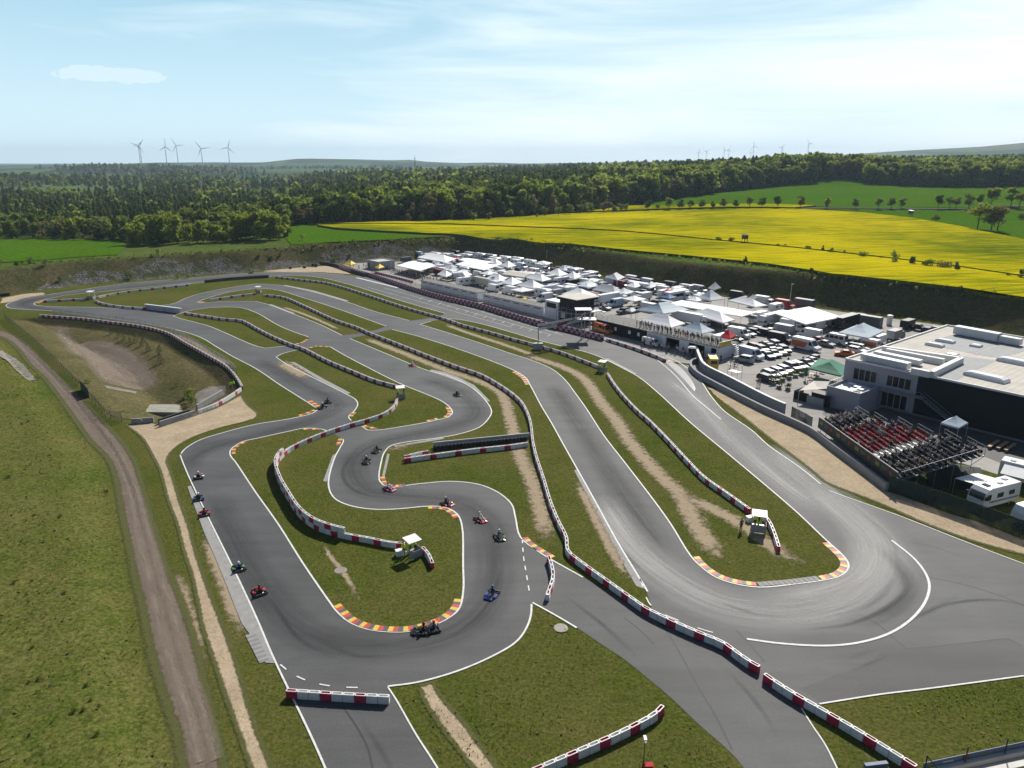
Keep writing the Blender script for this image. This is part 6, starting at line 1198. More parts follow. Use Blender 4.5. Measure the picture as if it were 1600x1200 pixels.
VEH = [  # kind, pixel of the middle on the ground, heading (u along pits, v away, or pixel vector), colour, zone
 ('van', 698, 398, 'u', 'black', 'back'), ('van', 713, 400, 'u', 'black', 'back'), ('container', 734, 402.5, 'u', 'pale blue', 'back'), ('camper', 752, 406, 'u', 'white', 'back'), ('camper', 768, 408, 'u', 'silver', 'back'), ('camper', 790, 411, 'u', 'white', 'back'), ('caravan', 806, 414.5, 'u', 'white', 'back'), ('camper', 829, 417, 'u', 'white', 'back'), ('camper', 849, 422, 'u', 'white', 'back'), ('car', 832, 424, 'u', 'grey', 'back'), ('car', 845, 428, 'u', 'white', 'back'), ('van', 906, 429, 'u', 'white', 'back'), ('van', 928, 434, 'u', 'white', 'back'), ('van', 988, 441, 'u', 'white', 'back'), ('van', 1013, 446, 'u', 'white', 'back'), ('van', 1049, 451, 'u', 'black', 'back'), ('caravan', 1072, 456, 'u', 'silver', 'back'), ('van', 1092, 457, 'u', 'silver', 'back'), ('van', 1153, 467, 'u', 'black', 'back'), ('truck', 1193, 477, 'u', 'white', 'back'), ('van', 1226, 481, 'u', 'red', 'back'), ('container', 1256, 480, 'u', 'grey', 'back'), ('suv', 1348, 500, 'u', 'grey', 'back'), ('container', 1359, 508, 'u', 'grey', 'back'),
 ('box', 634, 410, 'v', 'grey', 'mid'), ('truck', 656, 403, 'u', 'pale blue', 'mid'), ('truck', 702, 422, 'u', 'white', 'mid'), ('box', 688, 417, 'u', 'grey', 'mid'), ('van', 738, 428, 'u', 'white', 'mid'), ('van', 749, 434, 'u', 'white', 'mid'), ('truck', 717, 437, 'v', 'white', 'front'), ('camper', 727, 446, 'v', 'white', 'front'), ('semi', 757, 448, 'u', 'beige', 'front'), ('van', 789, 450, 'u', 'white', 'front'), ('van', 769, 455, '-u', 'white', 'front'), ('truck', 796, 460, '-u', 'white', 'front'), ('estate', 812, 457, 'u', 'silver', 'front'), ('box', 832, 457, 'v', 'white', 'front'), ('van', 851, 470, '-v', 'white', 'front'), ('van', 855, 458, '-v', 'pale blue', 'front'), ('van', 862, 456, '-v', 'white', 'front'), ('van', 868, 464, '-v', 'silver', 'front'), ('car', 805, 434, 'u', 'dark red', 'mid'), ('car', 790, 426, 'v', 'dark red', 'mid'), ('van', 815, 420, 'u', 'pale blue', 'mid'), ('car', 860, 432, 'u', 'blue', 'mid'),
 ('camper', 876, 446, '-v', 'white', 'mid'), ('box', 894, 447, 'v', 'black', 'mid'), ('van', 857, 441, '-v', 'white', 'mid'), ('van', 911, 439, '-v', 'white', 'mid'), ('van', 928, 441, 'v', 'silver', 'mid'), ('semi', 948, 474, '-v', 'white', 'mid'), ('van', 962, 479, '-v', 'pale blue', 'mid'), ('truck', 1005, 471, '-v', 'white', 'mid'), ('coach', 1000, 456, 'u', 'white', 'mid'), ('van', 952, 442, '-v', 'silver', 'mid'), ('box', 1037, 464, '-v', 'white', 'mid'), ('box', 1058, 459, 'v', 'white', 'mid'), ('coach', 1056, 470, '-v', 'white', 'mid'), ('car', 1087, 461, 'u', 'white', 'mid'), ('semi', 1078, 506, 'u', 'white', 'mid'), ('van', 1122, 510, 'u', 'grey', 'mid'), ('suv', 974, 490, '-v', 'black', 'mid'), ('estate', 990, 488, 'v', 'black', 'mid'), ('car', 945, 484, 'u', 'grey', 'mid'),
 ('semi', 1207, 506, '-v', 'white', 'east'), ('truck', 1236, 516, 'u', 'white', 'east'), ('box', 1224, 521, 'u', 'silver', 'east'), ('truck', 1184, 503, '-v', 'white', 'east'), ('caravan', 1212, 487, 'v', 'white', 'east'), ('box', 1276, 516, 'v', 'white', 'east'), ('box', 1299, 510, 'v', 'silver', 'east'), ('coach', 1321, 511, '-v', 'black', 'east'), ('truck', 1398, 532, 'v', 'grey', 'east'), ('pickup', 1433, 516, 'u', 'black', 'east'), ('box', 1417, 513, 'v', 'black', 'east'), ('pickup', 1460, 520, 'v', 'beige', 'east'), ('estate', 1450, 519, 'v', 'blue', 'east'), ('box', 1371, 538, 'v', 'white', 'east'),
 ('van', 1218, 535, 'u', 'black', 'lot'), ('car', 1231, 533, 'u', 'white', 'lot'), ('van', 1264, 528, '-u', 'white', 'lot'), ('car', 1279, 535, 'u', 'dark red', 'lot'), ('minibus', 1303, 536, (-40, -8), 'white', 'lot'), ('pickup', 1331, 541, (-18, 2), 'white', 'lot'), ('car', 1319, 556, (-24, -2), 'orange', 'lot'), ('estate', 1338, 551, 'u', 'white', 'lot'), ('car', 1346, 547, 'u', 'white', 'lot'), ('estate', 1338, 545.5, 'u', 'grey', 'lot'), ('van', 1173, 560, (34, 9), 'pale blue', 'lot'), ('suv', 1162, 566, (-24, -5), 'silver', 'lot'), ('estate', 1180, 546, (24, 8), 'black', 'lot'), ('car', 1197, 543, (14, 6), 'dark red', 'lot'), ('car', 1199, 559, (14, 6), 'blue', 'lot'), ('car', 1209, 556.5, (14, 6), 'grey', 'lot'), ('car', 1217, 553, (13, 6), 'silver', 'lot'), ('suv', 1224, 551, (14, 7), 'black', 'lot'), ('estate', 1190, 549, (14, 6), 'grey', 'lot'), ('car', 1203, 546, (14, 6), 'black', 'lot'), ('suv', 1212, 543, (14, 6), 'blue', 'lot'), ('car', 1188, 557, (14, 6), 'black', 'lot'), ('estate', 1247, 538, (14, 5), 'black', 'lot'), ('car', 1290, 541, 'u', 'grey', 'lot'), ('suv', 1196, 524, 'u', 'black', 'lot'), ('car', 1204, 521, 'u', 'white', 'lot'), ('estate', 1160, 520, 'u', 'grey', 'lot'), ('estate', 1147, 533, 'u', 'black', 'lot'), ('car', 1168, 525, 'u', 'blue', 'lot'), ('estate', 1179, 522, 'u', 'black', 'lot'), ('estate', 1186, 519, 'u', 'silver', 'lot'), ('van', 1154, 527, 'u', 'white', 'lot'), ('box', 1126, 537, 'v', 'white', 'lot'), ('suv', 1114, 541, 'u', 'white', 'lot'), ('pickup', 1273, 566, (-28, -6), 'black', 'lot'),
 ('estate', 1199, 596, (18, 6), 'black', 'row'), ('estate', 1204, 589, (24, 9), 'silver', 'row'), ('estate', 1216, 585.5, (24, 9), 'white', 'row'), ('estate', 1226, 582, (24, 9), 'silver', 'row'), ('suv', 1237, 578.5, (24, 9), 'grey', 'row'), ('estate', 1248, 575.5, (24, 8), 'white', 'row'), ('car', 1261, 571.5, (22, 8), 'black', 'row'), ('car', 1270, 568, (18, 6), 'white', 'row')]
_fr = random.Random(21); _occ = [at(v[1], v[2]) for v in VEH]
def _busy(x, y, L=5.7, Wd=2.6):
    for ox, oy in _occ:
        dx, dy = x - ox, y - oy; a, b = abs(dx * U2[0] + dy * U2[1]), abs(dx * V2[0] + dy * V2[1])
        if (a < L and b < Wd): return True
    return False
_zone = W([(645, 407), (720, 401), (830, 414), (1030, 453), (1120, 464), (1090, 482), (1010, 486), (940, 470), (880, 466), (850, 474), (780, 456), (690, 434)])
_tentc = []
for _i in range(1900):
    x, y = _fr.uniform(-40, 75), _fr.uniform(195, 345)
    if not inside(_zone, np.array([x]), np.array([y]))[0] or _busy(x, y): continue
    zc = y * CP + CAMH * SP; px, py = 800 + F * x / zc, 600 - F * (y * SP - CAMH * CP) / zc
    _occ.append((x, y)); k = _fr.choice(['van', 'van', 'camper', 'box', 'estate', 'car', 'truck', 'caravan', 'suv', 'TENT'])
    if k == 'TENT': _tentc.append((px, py)); continue
    VEH.append((k, px, py, _fr.choice(['u', 'u', '-u', 'u']), _fr.choice(['white', 'white', 'white', 'silver', 'black', 'grey', 'blue', 'dark red']) if k in ('van', 'box', 'estate', 'car', 'suv') else 'white', 'mid'))
def heading(h, px, py):
    if h == 'u': return UD
    if h == '-u': return UD + math.pi
    if h == 'v': return UD + math.pi / 2
    if h == '-v': return UD - math.pi / 2
    a = at(px, py); b = at(px + h[0], py + h[1]); return math.atan2(b[1] - a[1], b[0] - a[0])
_cnt = {}
for k, px, py, h, c, zn in sorted(VEH, key=lambda v: v[1]):
    _cnt[(k, c, zn)] = _cnt.get((k, c, zn), 0) + 1
_tot = dict(_cnt); _cnt = {}
for k, px, py, h, c, zn in sorted(VEH, key=lambda v: v[1]):
    n = _cnt[(k, c, zn)] = _cnt.get((k, c, zn), 0) + 1; lab = '%s %s %s' % (c, TYPN[k], ZONE[zn])
    if _tot[(k, c, zn)] > 1: lab = '%s %s, %s from the left of its kind %s' % (c, TYPN[k], ORD(n), ZONE[zn])
    x, y = at(px, py); vehicle(k, x, y, heading(h, px, py), c, lab, 'vehicles parked in the paddock', None, {'truck': .86, 'semi': .8}.get(k, 1.0))
x, y = at(1259, 547); vehicle('van', x, y, heading((40, 9), 1259, 547), 'white', 'white van with a large orange side panel on the open car park', 'vehicles parked in the paddock', 'orange', 1.14)
x, y = at(1353, 544); vehicle('van', x, y, heading((-24, -5), 1353, 544), 'white', 'white van with orange flanks beside the grey lorry', 'vehicles parked in the paddock', 'orange')
x, y = at(942, 520); vehicle('ambulance', x, y, heading((22, 7), 942, 520), 'orange', 'orange and yellow ambulance in front of the black pit building', 'ambulances on duty', 'yellow')
x, y = at(1112, 573); vehicle('ambulance', x, y, heading((-7, -14), 1112, 573), 'yellow', 'yellow ambulance seen from behind at the paddock wall', 'ambulances on duty', 'red')
x, y = at(1017, 540); vehicle('van', x, y, heading((22, 5), 1017, 540), 'white', 'small white van parked before the garage under the terrace', None, None, .78)
# ---------------------------------------------------------------- tents
TC = {n: mat('tent canvas ' + n, c, .05, .9, .65, .2) for n, c in {'white': (.84, .84, .83), 'grey': (.42, .44, .46), 'yellow': (.66, .46, .02), 'green': (.02, .17, .10), 'beige': (.44, .42, .37), 'red': (.5, .03, .04), 'pale blue': (.5, .58, .64), 'blue': (.05, .13, .3)}.items()}
def tent(A, B, C, eave, peak, label, col='white', ridge=0.0, walls=None, name='canopy_tent', cat='tent', sag=.06, group='tents of the race paddock'):
    """A left, B nearest and C right corner of the eaves as pixels; ridge = share of the long side"""
    a, b, c = (Vector(at(*p, eave)) for p in (A, B, C)); d = a + c - b; o = (a + c) / 2
    if (a - b).length < (c - b).length: lo = [b, c, d, a]
    else: lo = [a, b, c, d]
    r = thing(name, label, cat, (o.x, o.y, .02), 0, group); L = [v - o for v in lo]
    e0 = (L[0] + L[3]) / 2; e1 = (L[1] + L[2]) / 2
    if ridge >= 1: p0, p1 = e0, e1
    else: ax = (e1 - e0); f = (1 - ridge) / 2; p0 = e0 + ax * f; p1 = e1 - ax * f
    if ridge <= 0: p1 = p0
    def P3(v, z): return (v.x, v.y, z)
    mb = MB(); z0, z1 = eave, peak; n = 3
    def lerp(v, p, t): q = v.lerp(p, t); return (q.x, q.y, z0 + (z1 - z0) * (t - sag * math.sin(math.pi * t) * 1.0))
    tops = [p0, p1, p1, p0]
    for i in range(4):
        j = (i + 1) % 4
        for k in range(n):
            t0, t1 = k / n, (k + 1) / n; q = [lerp(L[i], tops[i], t0), lerp(L[j], tops[j], t0), lerp(L[j], tops[j], t1), lerp(L[i], tops[i], t1)]
            mb.face(q if k < n - 1 or (tops[i] - tops[j]).length > 1e-4 else q[:3])
    for i in range(4):
        j = (i + 1) % 4; mb.face([P3(L[i], z0 - .28), P3(L[j], z0 - .28), P3(L[j], z0), P3(L[i], z0)])
    mb.build('canopy', TC[col], r)
    pole = _kc.setdefault(('leg', eave), None)
    if pole is None: q = MB(); q.tube((0, 0, 0), (0, 0, eave - .02), .045, 6); pole = _kc[('leg', eave)] = q.mesh('leg', POSTM)
    for v in L: lg = obj('leg', pole, r); s = .985; lg.location = (v.x * s, v.y * s, 0)
    if walls:
        q = MB()
        for i in walls[1]:
            j = (i + 1) % 4; u_, w_ = L[i] * .97, L[j] * .97; q.hull([P3(u_, .02), P3(w_, .02), P3(w_ * .995, .02), P3(u_ * .995, .02)], [P3(u_, z0 - .05), P3(w_, z0 - .05), P3(w_ * .995, z0 - .05), P3(u_ * .995, z0 - .05)])
        q.build('side_wall', TC[walls[0]], r)
    return r
WW = ('white', (2, 3))
TENTS = [((620, 415), (656, 423), (681, 415), 3.0, 3.5, 'large flat white canopy behind the yellow canopies', 'white', .9), ((652, 402), (697, 410), (713, 404), 3.0, 4.8, 'long peaked white marquee with people behind it, farthest left', 'white', .5), ((711.5, 413), (756.5, 422), (778, 415), 3.2, 3.7, 'large flat white tent with blue side beside the row of vans', 'white', .9), ((716, 406), (758, 413), (774, 410), 3.0, 3.4, 'long white awning roof behind the large flat tent', 'white', 1.0), ((706, 405.5), (711, 407), (716, 405), 2.3, 4.0, 'small red peaked tent end beside the long white awning', 'red', 0), ((764, 410), (777, 414), (785, 411.3), 2.4, 4.2, 'small white peaked tent right of the long awning', 'white', 0), ((781, 414.5), (794, 418), (807, 415), 2.4, 4.4, 'white peaked tent in front of the caravan', 'white', 0), ((784.6, 428), (819, 433.5), (834, 427.5), 3.2, 3.8, 'flat beige marquee roof beside a white peaked tent', 'beige', 1.0), ((819.5, 433.5), (847.5, 439.5), (862, 436), 2.8, 4.6, 'white peaked marquee joined to the beige one', 'white', .3), ((759, 434.8), (780, 440), (792, 435), 2.4, 4.2, 'white ridge tent behind the green lorry', 'white', .4), ((783, 441.5), (800, 445.5), (817, 441), 2.4, 4.4, 'white peaked tent with blue emblem behind a white van', 'white', 0), ((807, 446), (834, 450.5), (853, 447), 2.5, 4.6, 'wide white peaked tent behind the pit garages', 'white', .2), ((683, 428.5), (697, 432.5), (707, 428.5), 2.4, 4.0, 'white twin peaked tent at the left end of the garages', 'white', .3), ((715, 429.5), (728, 432.5), (738, 429), 2.4, 3.4, 'low white awning beside the white box truck', 'white', .6),
 ((854, 426.5), (874, 431.5), (888, 428), 2.5, 4.4, 'white peaked tent left of two below the dark camper row', 'white', .1), ((881, 432.5), (898, 436), (909, 431.5), 2.5, 4.6, 'white peaked tent right of two below the dark camper row', 'white', 0), ((945, 433), (965, 438), (977, 433), 2.6, 4.2, 'grey walled tent standing close under the embankment', 'grey', .35), ((870, 420.5), (881, 423.5), (891, 421), 2.3, 3.9, 'small pale blue tent under the embankment', 'pale blue', .2), ((925, 452.5), (961, 459.5), (973, 454), 2.7, 4.6, 'grey white ridge tent behind the race tower', 'grey', .5), ((960, 457.5), (974, 460.5), (989, 457), 2.5, 4.2, 'white peaked tent right of the grey ridge tent', 'white', 0), ((877, 459.5), (910, 466.5), (933, 460.5), 2.6, 4.6, 'white peaked tent half hidden by the race tower roof', 'white', .2), ((907, 444.5), (916, 448), (934, 444.5), 2.5, 4.2, 'white peaked tent with blue side walls', 'white', 0), ((993, 484), (1037, 490), (1078, 484), 3.0, 5.2, 'pale blue grey ridge tent with dark walls behind the terrace', 'pale blue', .35), ((998, 501.5), (1048, 512), (1071, 505), 2.8, 5.0, 'large pale ridge tent right behind the crowded terrace', 'white', .35), ((1060, 513.5), (1098, 521), (1117, 516), 2.7, 4.6, 'pale peaked tent at the right end of the crowded terrace', 'pale blue', .2), ((1081, 489.5), (1130, 504.5), (1148, 499.5), 2.8, 4.6, 'white marquee behind the white lorry trailer', 'white', .4), ((1042, 474.5), (1159, 494.5), (1181, 488), 3.2, 4.2, 'largest white marquee in the middle of the paddock', 'white', .55), ((1087, 465), (1110, 469.5), (1133, 466.5), 2.8, 5.4, 'white peaked tent rising behind the largest marquee', 'white', .1), ((1137, 469), (1180, 479.5), (1198, 477), 3.0, 4.5, 'white marquee with printed end at the right of the largest marquee', 'white', .4), ((1209, 489), (1259, 506.5), (1316, 495), 3.2, 4.3, 'bright white square marquee beside the articulated truck', 'white', .3), ((1310, 519.5), (1357, 528), (1381, 517), 2.8, 5.0, 'pale blue peaked marquee beside the white minibus', 'pale blue', .15), ((1004, 447), (1016, 450), (1030, 446.5), 2.5, 4.0, 'white tent beside the white coach below the embankment', 'white', .2), ((978, 446), (992, 449.5), (1004, 446), 2.5, 3.8, 'white tent behind the left end of the coach', 'white', .2), ((1106, 450), (1116, 453), (1127, 449.5), 2.5, 4.6, 'small grey peaked tent under the embankment beside the silver van', 'grey', 0), ((1036, 455), (1043, 458), (1049, 454.5), 2.6, 3.4, 'small red canopy on the white box trailer', 'red', .3), ((1168, 466), (1176, 468), (1184, 465.5), 2.4, 3.6, 'small dark grey tent beside the white roofed race truck', 'grey', 0),
 ((538, 411.5), (548, 414), (557.5, 411.8), 2.3, 3.6, 'yellow canopy at the far end of the pit lane, left one', 'yellow', .2), ((585.5, 417.5), (591.5, 419.5), (601, 417), 2.3, 3.7, 'yellow canopy beside the grey cabin, right one', 'yellow', 0), ((814, 467), (819, 468.5), (824, 466.5), 2.2, 2.9, 'tiny yellow canopy behind the garage roof', 'yellow', 0), ((1125, 524.5), (1141, 529), (1150, 524), 2.4, 4.0, 'bright red tent beside a white van on the car park', 'red', .1), ((1470, 660.5), (1498, 668.5), (1513, 660.5), 2.5, 3.7, 'pale pop up canopy in the shade of the dark hall', 'pale blue', .1), ((977, 484.5), (987, 487.5), (996, 484.5), 2.4, 2.9, 'small dark canopy beside the pale ridge tent', 'grey', .5)]
for _i, (px, py) in enumerate(sorted(_tentc)):
    x, y = at(px, py); s_ = _fr.uniform(1.9, 2.9); q = [(x - U2[0] * s_ - V2[0] * s_, y - U2[1] * s_ - V2[1] * s_), (x + U2[0] * s_ - V2[0] * s_, y + U2[1] * s_ - V2[1] * s_), (x + U2[0] * s_ + V2[0] * s_, y + U2[1] * s_ + V2[1] * s_)]
    def _p(v, z): zc = v[1] * CP - (z - CAMH) * SP; return (800 + F * v[0] / zc, 600 - F * (v[1] * SP + (z - CAMH) * CP) / zc)
    c_ = ['white', 'white', 'grey', 'pale blue', 'white', 'blue'][_i % 6]; TENTS.append((*[_p(v, 2.4) for v in q], 2.4, _fr.uniform(3.2, 3.7), 'small %s pop up tent between vehicles, %s from the left of the small ones' % (c_, ORD(_i + 1)), c_, 0))
for t in TENTS: tent(*t[:8], walls=(('grey', (0, 1, 2, 3)) if 'walled' in t[5] else ('blue', (0, 1, 3)) if 'blue side walls' in t[5] else None))
tent((1264, 575.5), (1317, 588), (1329, 573.5), 2.9, 4.4, 'dark green canopy over the terrace beside the hall', 'green', .3)
# ================================================================ pit buildings, tower, gantry, hall, grandstand
def local(o, ang):
    """frame at o: (along, across, z) -> world"""
    c, s = math.cos(ang), math.sin(ang)
    return lambda a, b, z=0: (o[0] + a * c - b * s, o[1] + a * s + b * c, z)
PW = mat('painted garage wall', (.74, .76, .78), .06, .7, .7); RD = mat('grey roof deck', (.17, .165, .155), .14, .6, .9); DKF = mat('dark anthracite cladding', (.014, .016, .020), .12, .8, .75, .2); DOORM = mat('white roller door', (.66, .68, .70), .05, 2, .5); SLOT = mat('dark slot', (.03, .032, .036), .1, 2, .5); GLZ = mat('dark window glass', (.010, .014, .016), .1, 1, .25, .35)
def garages(p, L, n, label, D=4.0, H=2.75):
    r = thing('pit_garage', label, 'garage building', (*p, .0), UD, 'white pit garages'); mb = MB(); mb.box(0, L, 0, D, 0, H); mb.build('wall', PW, r)
    mb = MB(); mb.box(-.12, L + .12, -.12, D + .1, H, H + .14); mb.build('roof', RD, r); w = L / n
    rail = MB()
    for i in range(int(L / 2.4)): rail.tube((1 + i * 2.4, .1, H + .16), (1 + i * 2.4, .1, H + 1.15), .03, 5)
    rail.tube((0, .1, H + 1.15), (L, .1, H + 1.15), .03, 5); rail.build('railing', POSTM, r)
    for i in range(n):
        q = MB(); q.box(i * w + .45, (i + 1) * w - .45, -.05, 0, .05, 2.5); dd = q.build('garage_door', DOORM, r); q = MB(); q.box(i * w + .6, (i + 1) * w - 1.2, -.09, -.05, 2.15, 2.4); q.build('vent_slot', SLOT, dd)
        q = MB(); q.box(i * w - .12, i * w + .12, -.16, 0, .0, H - .02); q.build('pilaster', PW, r)
    return r
g1 = at(659, 450); garages(g1, 33.5, 7, 'white pit garage block with seven roller doors, left one')
F1 = local(g1, UD); g2 = F1(36.6, 0)[:2]; garages(g2, 29.0, 6, 'white pit garage block with six roller doors beside the tower')
FT = local(F1(65.6, 0)[:2], UD); r = thing('race_tower', 'race control tower with dark glazed upper floors and beige roof', 'tower', (*FT(0, 0)[:2], 0), UD)
q = MB(); q.box(.9, 6.6, -.3, 4.6, 0, 5.4); q.build('stair_block', PW, r); q = MB(); q.box(1.6, 5.8, -.36, -.3, .05, 2.4); q.build('garage_door', DOORM, r); q = MB(); q.box(1.7, 5.6, -.36, -.3, 3.4, 4.8); q.build('window', GLZ, r)
q = MB(); q.box(6.65, 13.2, .2, 7.4, 0, 6.4); q.build('glazed_core', mat('tower dark glazing', (.016, .02, .024), .2, .9, .15), r)
q = MB(); q.box(6.0, 14.4, -.7, 8.0, 6.98, 7.2); q.build('roof', mat('beige roof membrane', (.50, .46, .40), .08, .6, .8), r); q = MB(); q.box(6.1, 14.3, -.6, 7.9, 6.42, 6.96); q.build('fascia', DKF, r)
for k in range(3):
    q = MB(); q.box(13.21, 13.28, .5 + k * 2.3, 2.5 + k * 2.3, 3.6, 5.8); q.build('window', GLZ, r); q = MB(); q.box(6.9 + k * 2.1, 8.8 + k * 2.1, .12, .19, 3.6, 5.8); q.build('window', GLZ, r)
q = MB()
for k in range(8): q.box(15.3, 16.7, 2.5 + k * .8, 3.3 + k * .8, .3 + k * .38, .42 + k * .38)
q.build('stair', POSTM, r)
q = MB(); q.box(13.3, 15.2, -.6, 8.8, 3.1, 3.25); q.box(6.7, 13.25, -1.4, .15, 3.1, 3.25)
for k in range(5): q.tube((15.1, -.5 + k * 2.3, 0), (15.1, -.5 + k * 2.3, 4.3), .05, 5)
for k in range(5): q.tube((7 + k * 2, -1.3, 0), (7 + k * 2, -1.3, 4.3), .05, 5)
q.tube((15.1, -.5, 4.3), (15.1, 8.7, 4.3), .04, 5); q.tube((6.7, -1.3, 4.3), (15.1, -1.3, 4.3), .04, 5); q.build('balcony', POSTM, r)
q = MB(); q.box(7.2, 9.0, .1, .18, 1.0, 2.6); q.build('notice_board', PANW, r)
# black building and terrace
g3 = at(925, 514.5); F3 = local(g3, R(-51.5)); r = thing('pit_building', 'long pit building, black left half and white garages under a crowded terrace', 'building', (*g3, 0), R(-51.5)); L1, L2, D, H = 19.5, 21.5, 7.5, 3.0
q = MB(); q.box(0, L1, 0, D, 0, H); q.build('black_wall', DKF, r); q = MB(); q.box(L1, L1 + L2, 0, .25, 2.6, H); q.box(L1, L1 + L2, D - .3, D, 0, H); q.box(L1 + L2 - .3, L1 + L2, 0, D, 0, H)
for a, b in ((0, .5), (5.0, 6.1), (10.2, 13), (17.6, 19.3), (20.9, 21.2)): q.box(L1 + a, L1 + b, 0, .3, 0, 2.6)
q.build('white_wall', PW, r); q = MB(); q.box(L1 + .5, L1 + 5, .15, .3, 0, 2.6); q.build('garage_door', DOORM, r); q = MB(); q.box(-.1, L1 + L2 + .1, -.2, D + .1, H, H + .15); q.build('roof', RD, r)
q = MB(); q.box(L1 + .3, L1 + L2, 6, 6.2, 0, 2.6); q.build('inner_wall', SLOT, r)
for a in (8.3, 13.2, 16.3): q = MB(); q.box(a, a + .8, -.05, 0, 1.2, 2.1); q.build('window', PANW, r)
q = MB()
for k in range(int((L1 + L2) / 1.9) + 1): q.tube((k * 1.9, .0, H + .15), (k * 1.9, .0, H + 1.2), .03, 5)
for z in (.6, 1.2): q.tube((0, 0, H + z), (L1 + L2, 0, H + z), .025, 5)
for k in range(4): q.tube((L1 + L2, k * 2.2, H + .15), (L1 + L2, k * 2.2, H + 1.2), .03, 5)
q.tube((L1 + L2, 0, H + 1.2), (L1 + L2, 6.6, H + 1.2), .025, 5); q.build('railing', POSTM, r)
q = MB(); q.box(L1 + L2 + .02, L1 + L2 + .08, .3, 4.5, H + .2, H + 1.1); q.build('yellow_banner', TC['yellow'], r)
q = MB()
for k in range(8): q.box(L1 + L2 + .1 + k * .3, L1 + L2 + .42 + k * .3, 4.8, 6.2, H - .1 - k * .37, H - k * .37)
q.build('stair', POSTM, r)
TOPS = ['white', 'black', 'navy', 'red', 'grey', 'blue', 'beige', 'green', 'pink', 'olive', 'black', 'white', 'grey', 'navy']; TRS = ['denim', 'black', 'grey', 'beige', 'navy', 'black', 'denim']
for i in range(46):
    a = L1 + .5 + i * .455 + rnd.uniform(-.12, .12); b = .45 + (i % 3) * .75 + rnd.uniform(-.15, .2); tp = rnd.choice(['black', 'navy', 'grey', 'red', 'black', 'olive', 'denim', 'blue', 'white', 'beige'])
    x, y, _ = F3(a, b); person(rnd.choice(['stand', 'arms', 'lean']), tp, rnd.choice(TRS), (x, y, H + .15), R(-51.5) + math.pi + rnd.uniform(-.7, .7), 'spectator in a %s top, %s from the left along the terrace railing' % (tp, ORD(i + 1)), 'spectators on the pit terrace', rnd.randrange(4))
for i in range(8):
    a = L1 - 4.6 + i * .55; x, y, _ = F3(a, 1.2 + (i % 2) * 1.3); tp = rnd.choice(['black', 'red', 'navy', 'white']); person(rnd.choice(['stand', 'arms']), tp, 'black', (x, y, H + .15), rnd.random() * 6, 'person in %s, %s from the left on the black building roof' % (tp, ORD(i + 1)), 'people on the black building roof', rnd.randrange(4))
for i in range(26):
    a = L1 + 1 + (i * .79 + rnd.uniform(-.3, .3)); b = -1.2 - (i % 3) * .95 + rnd.uniform(-.3, .3) - (1.0 if i < 8 else 0); x, y, _ = F3(a, b); tp = 'red' if i in (15, 19, 21, 22) else rnd.choice(['black', 'navy', 'grey', 'black', 'white'])
    person(rnd.choice(['stand', 'arms', 'lean']), tp, rnd.choice(['black', 'navy', 'grey']), (x, y, .03), rnd.random() * 6.28, 'person in a %s top, %s from the left in the pit lane below the terrace' % (tp, ORD(i + 1)), 'people waiting in the pit lane', rnd.randrange(4))
q = MB(); x, y, _ = F3(L1 + 15.5, -1.8); r = thing('umbrella', 'white and blue umbrella held open in the pit lane', 'umbrella', (x, y, .03)); n = 10
mb = MB(); mb.rings([[(rr * math.cos(a), rr * math.sin(a), z) for a in np.linspace(0, 6.283, n + 1)[:-1]] for rr, z in ((1.1, 2.1), (.7, 2.38), (.1, 2.5))]); mb.build('canopy', TC['white'], r); mb = MB(); mb.tube((0, 0, .1), (0, 0, 2.5), .03, 5); mb.build('pole', POSTM, r)
# small grey cabin at the far end
p = at(574, 418.5); q = thing('flat_roofed_cabin', 'grey flat roofed cabin at the far end of the pit lane', 'cabin', (*p, 0), R(-49)); mb = MB(); mb.box(0, 9.2, 0, 8, 0, 3.2); mb.build('wall', mat('grey rendered wall', (.34, .36, .38), .08), q)
mb = MB(); mb.box(.25, 8.95, .25, 7.75, 3.2, 3.24); mb.build('roof', mat('beige roof membrane', (.5, .46, .4)), q); mb = MB()
for a in ((-.1, 9.3, -.1, .24), (-.1, 9.3, 7.76, 8.1), (-.1, .24, .24, 7.76), (8.96, 9.3, .24, 7.76)): mb.box(*a, 3.2, 3.5)
mb.build('parapet', mat('grey rendered wall', (.34, .36, .38)), q); mb = MB(); mb.box(.8, 2.0, -.05, 0, 0, 2.2); mb.build('door', SLOT, q)
# pit lane crowd at the far end and along the fence
for i in range(46):
    t = i / 45; px = 600 + t * 100 + rnd.uniform(-3, 3); py = 421.5 + t * 25 + rnd.uniform(-2.0, 2.0)
    if i % 6 == 0: px, py = 545 + rnd.uniform(0, 40), 417 + rnd.uniform(0, 5)
    x, y = at(px, py); tp = rnd.choice(TOPS); person(rnd.choice(['stand', 'arms', 'lean']), tp, rnd.choice(TRS), (x, y, .02), rnd.random() * 6.28, 'bystander in a %s top, %s counted from the far end of the pit lane' % (tp, ORD(i + 1)), 'bystanders at the far pit lane', rnd.randrange(4))
mesh_fence('wire_fence', W([(600, 420), (640, 431), (680, 441.5)]), 1.3, 'low fence between bystanders and the upper pit lane', 'fence', MATS['thin grey wire mesh'], 3.0)
mesh_fence('debris_fence', catmull(W([(580, 430.5), (625, 445), (700, 468), (750, 479), (800, 494), (850, 508.5), (885, 516), (943, 530.5)]), 3), 2.4, 'tall grey debris fence behind the stacked pit wall', 'fence', MATS['thin grey wire mesh'], 4.0)
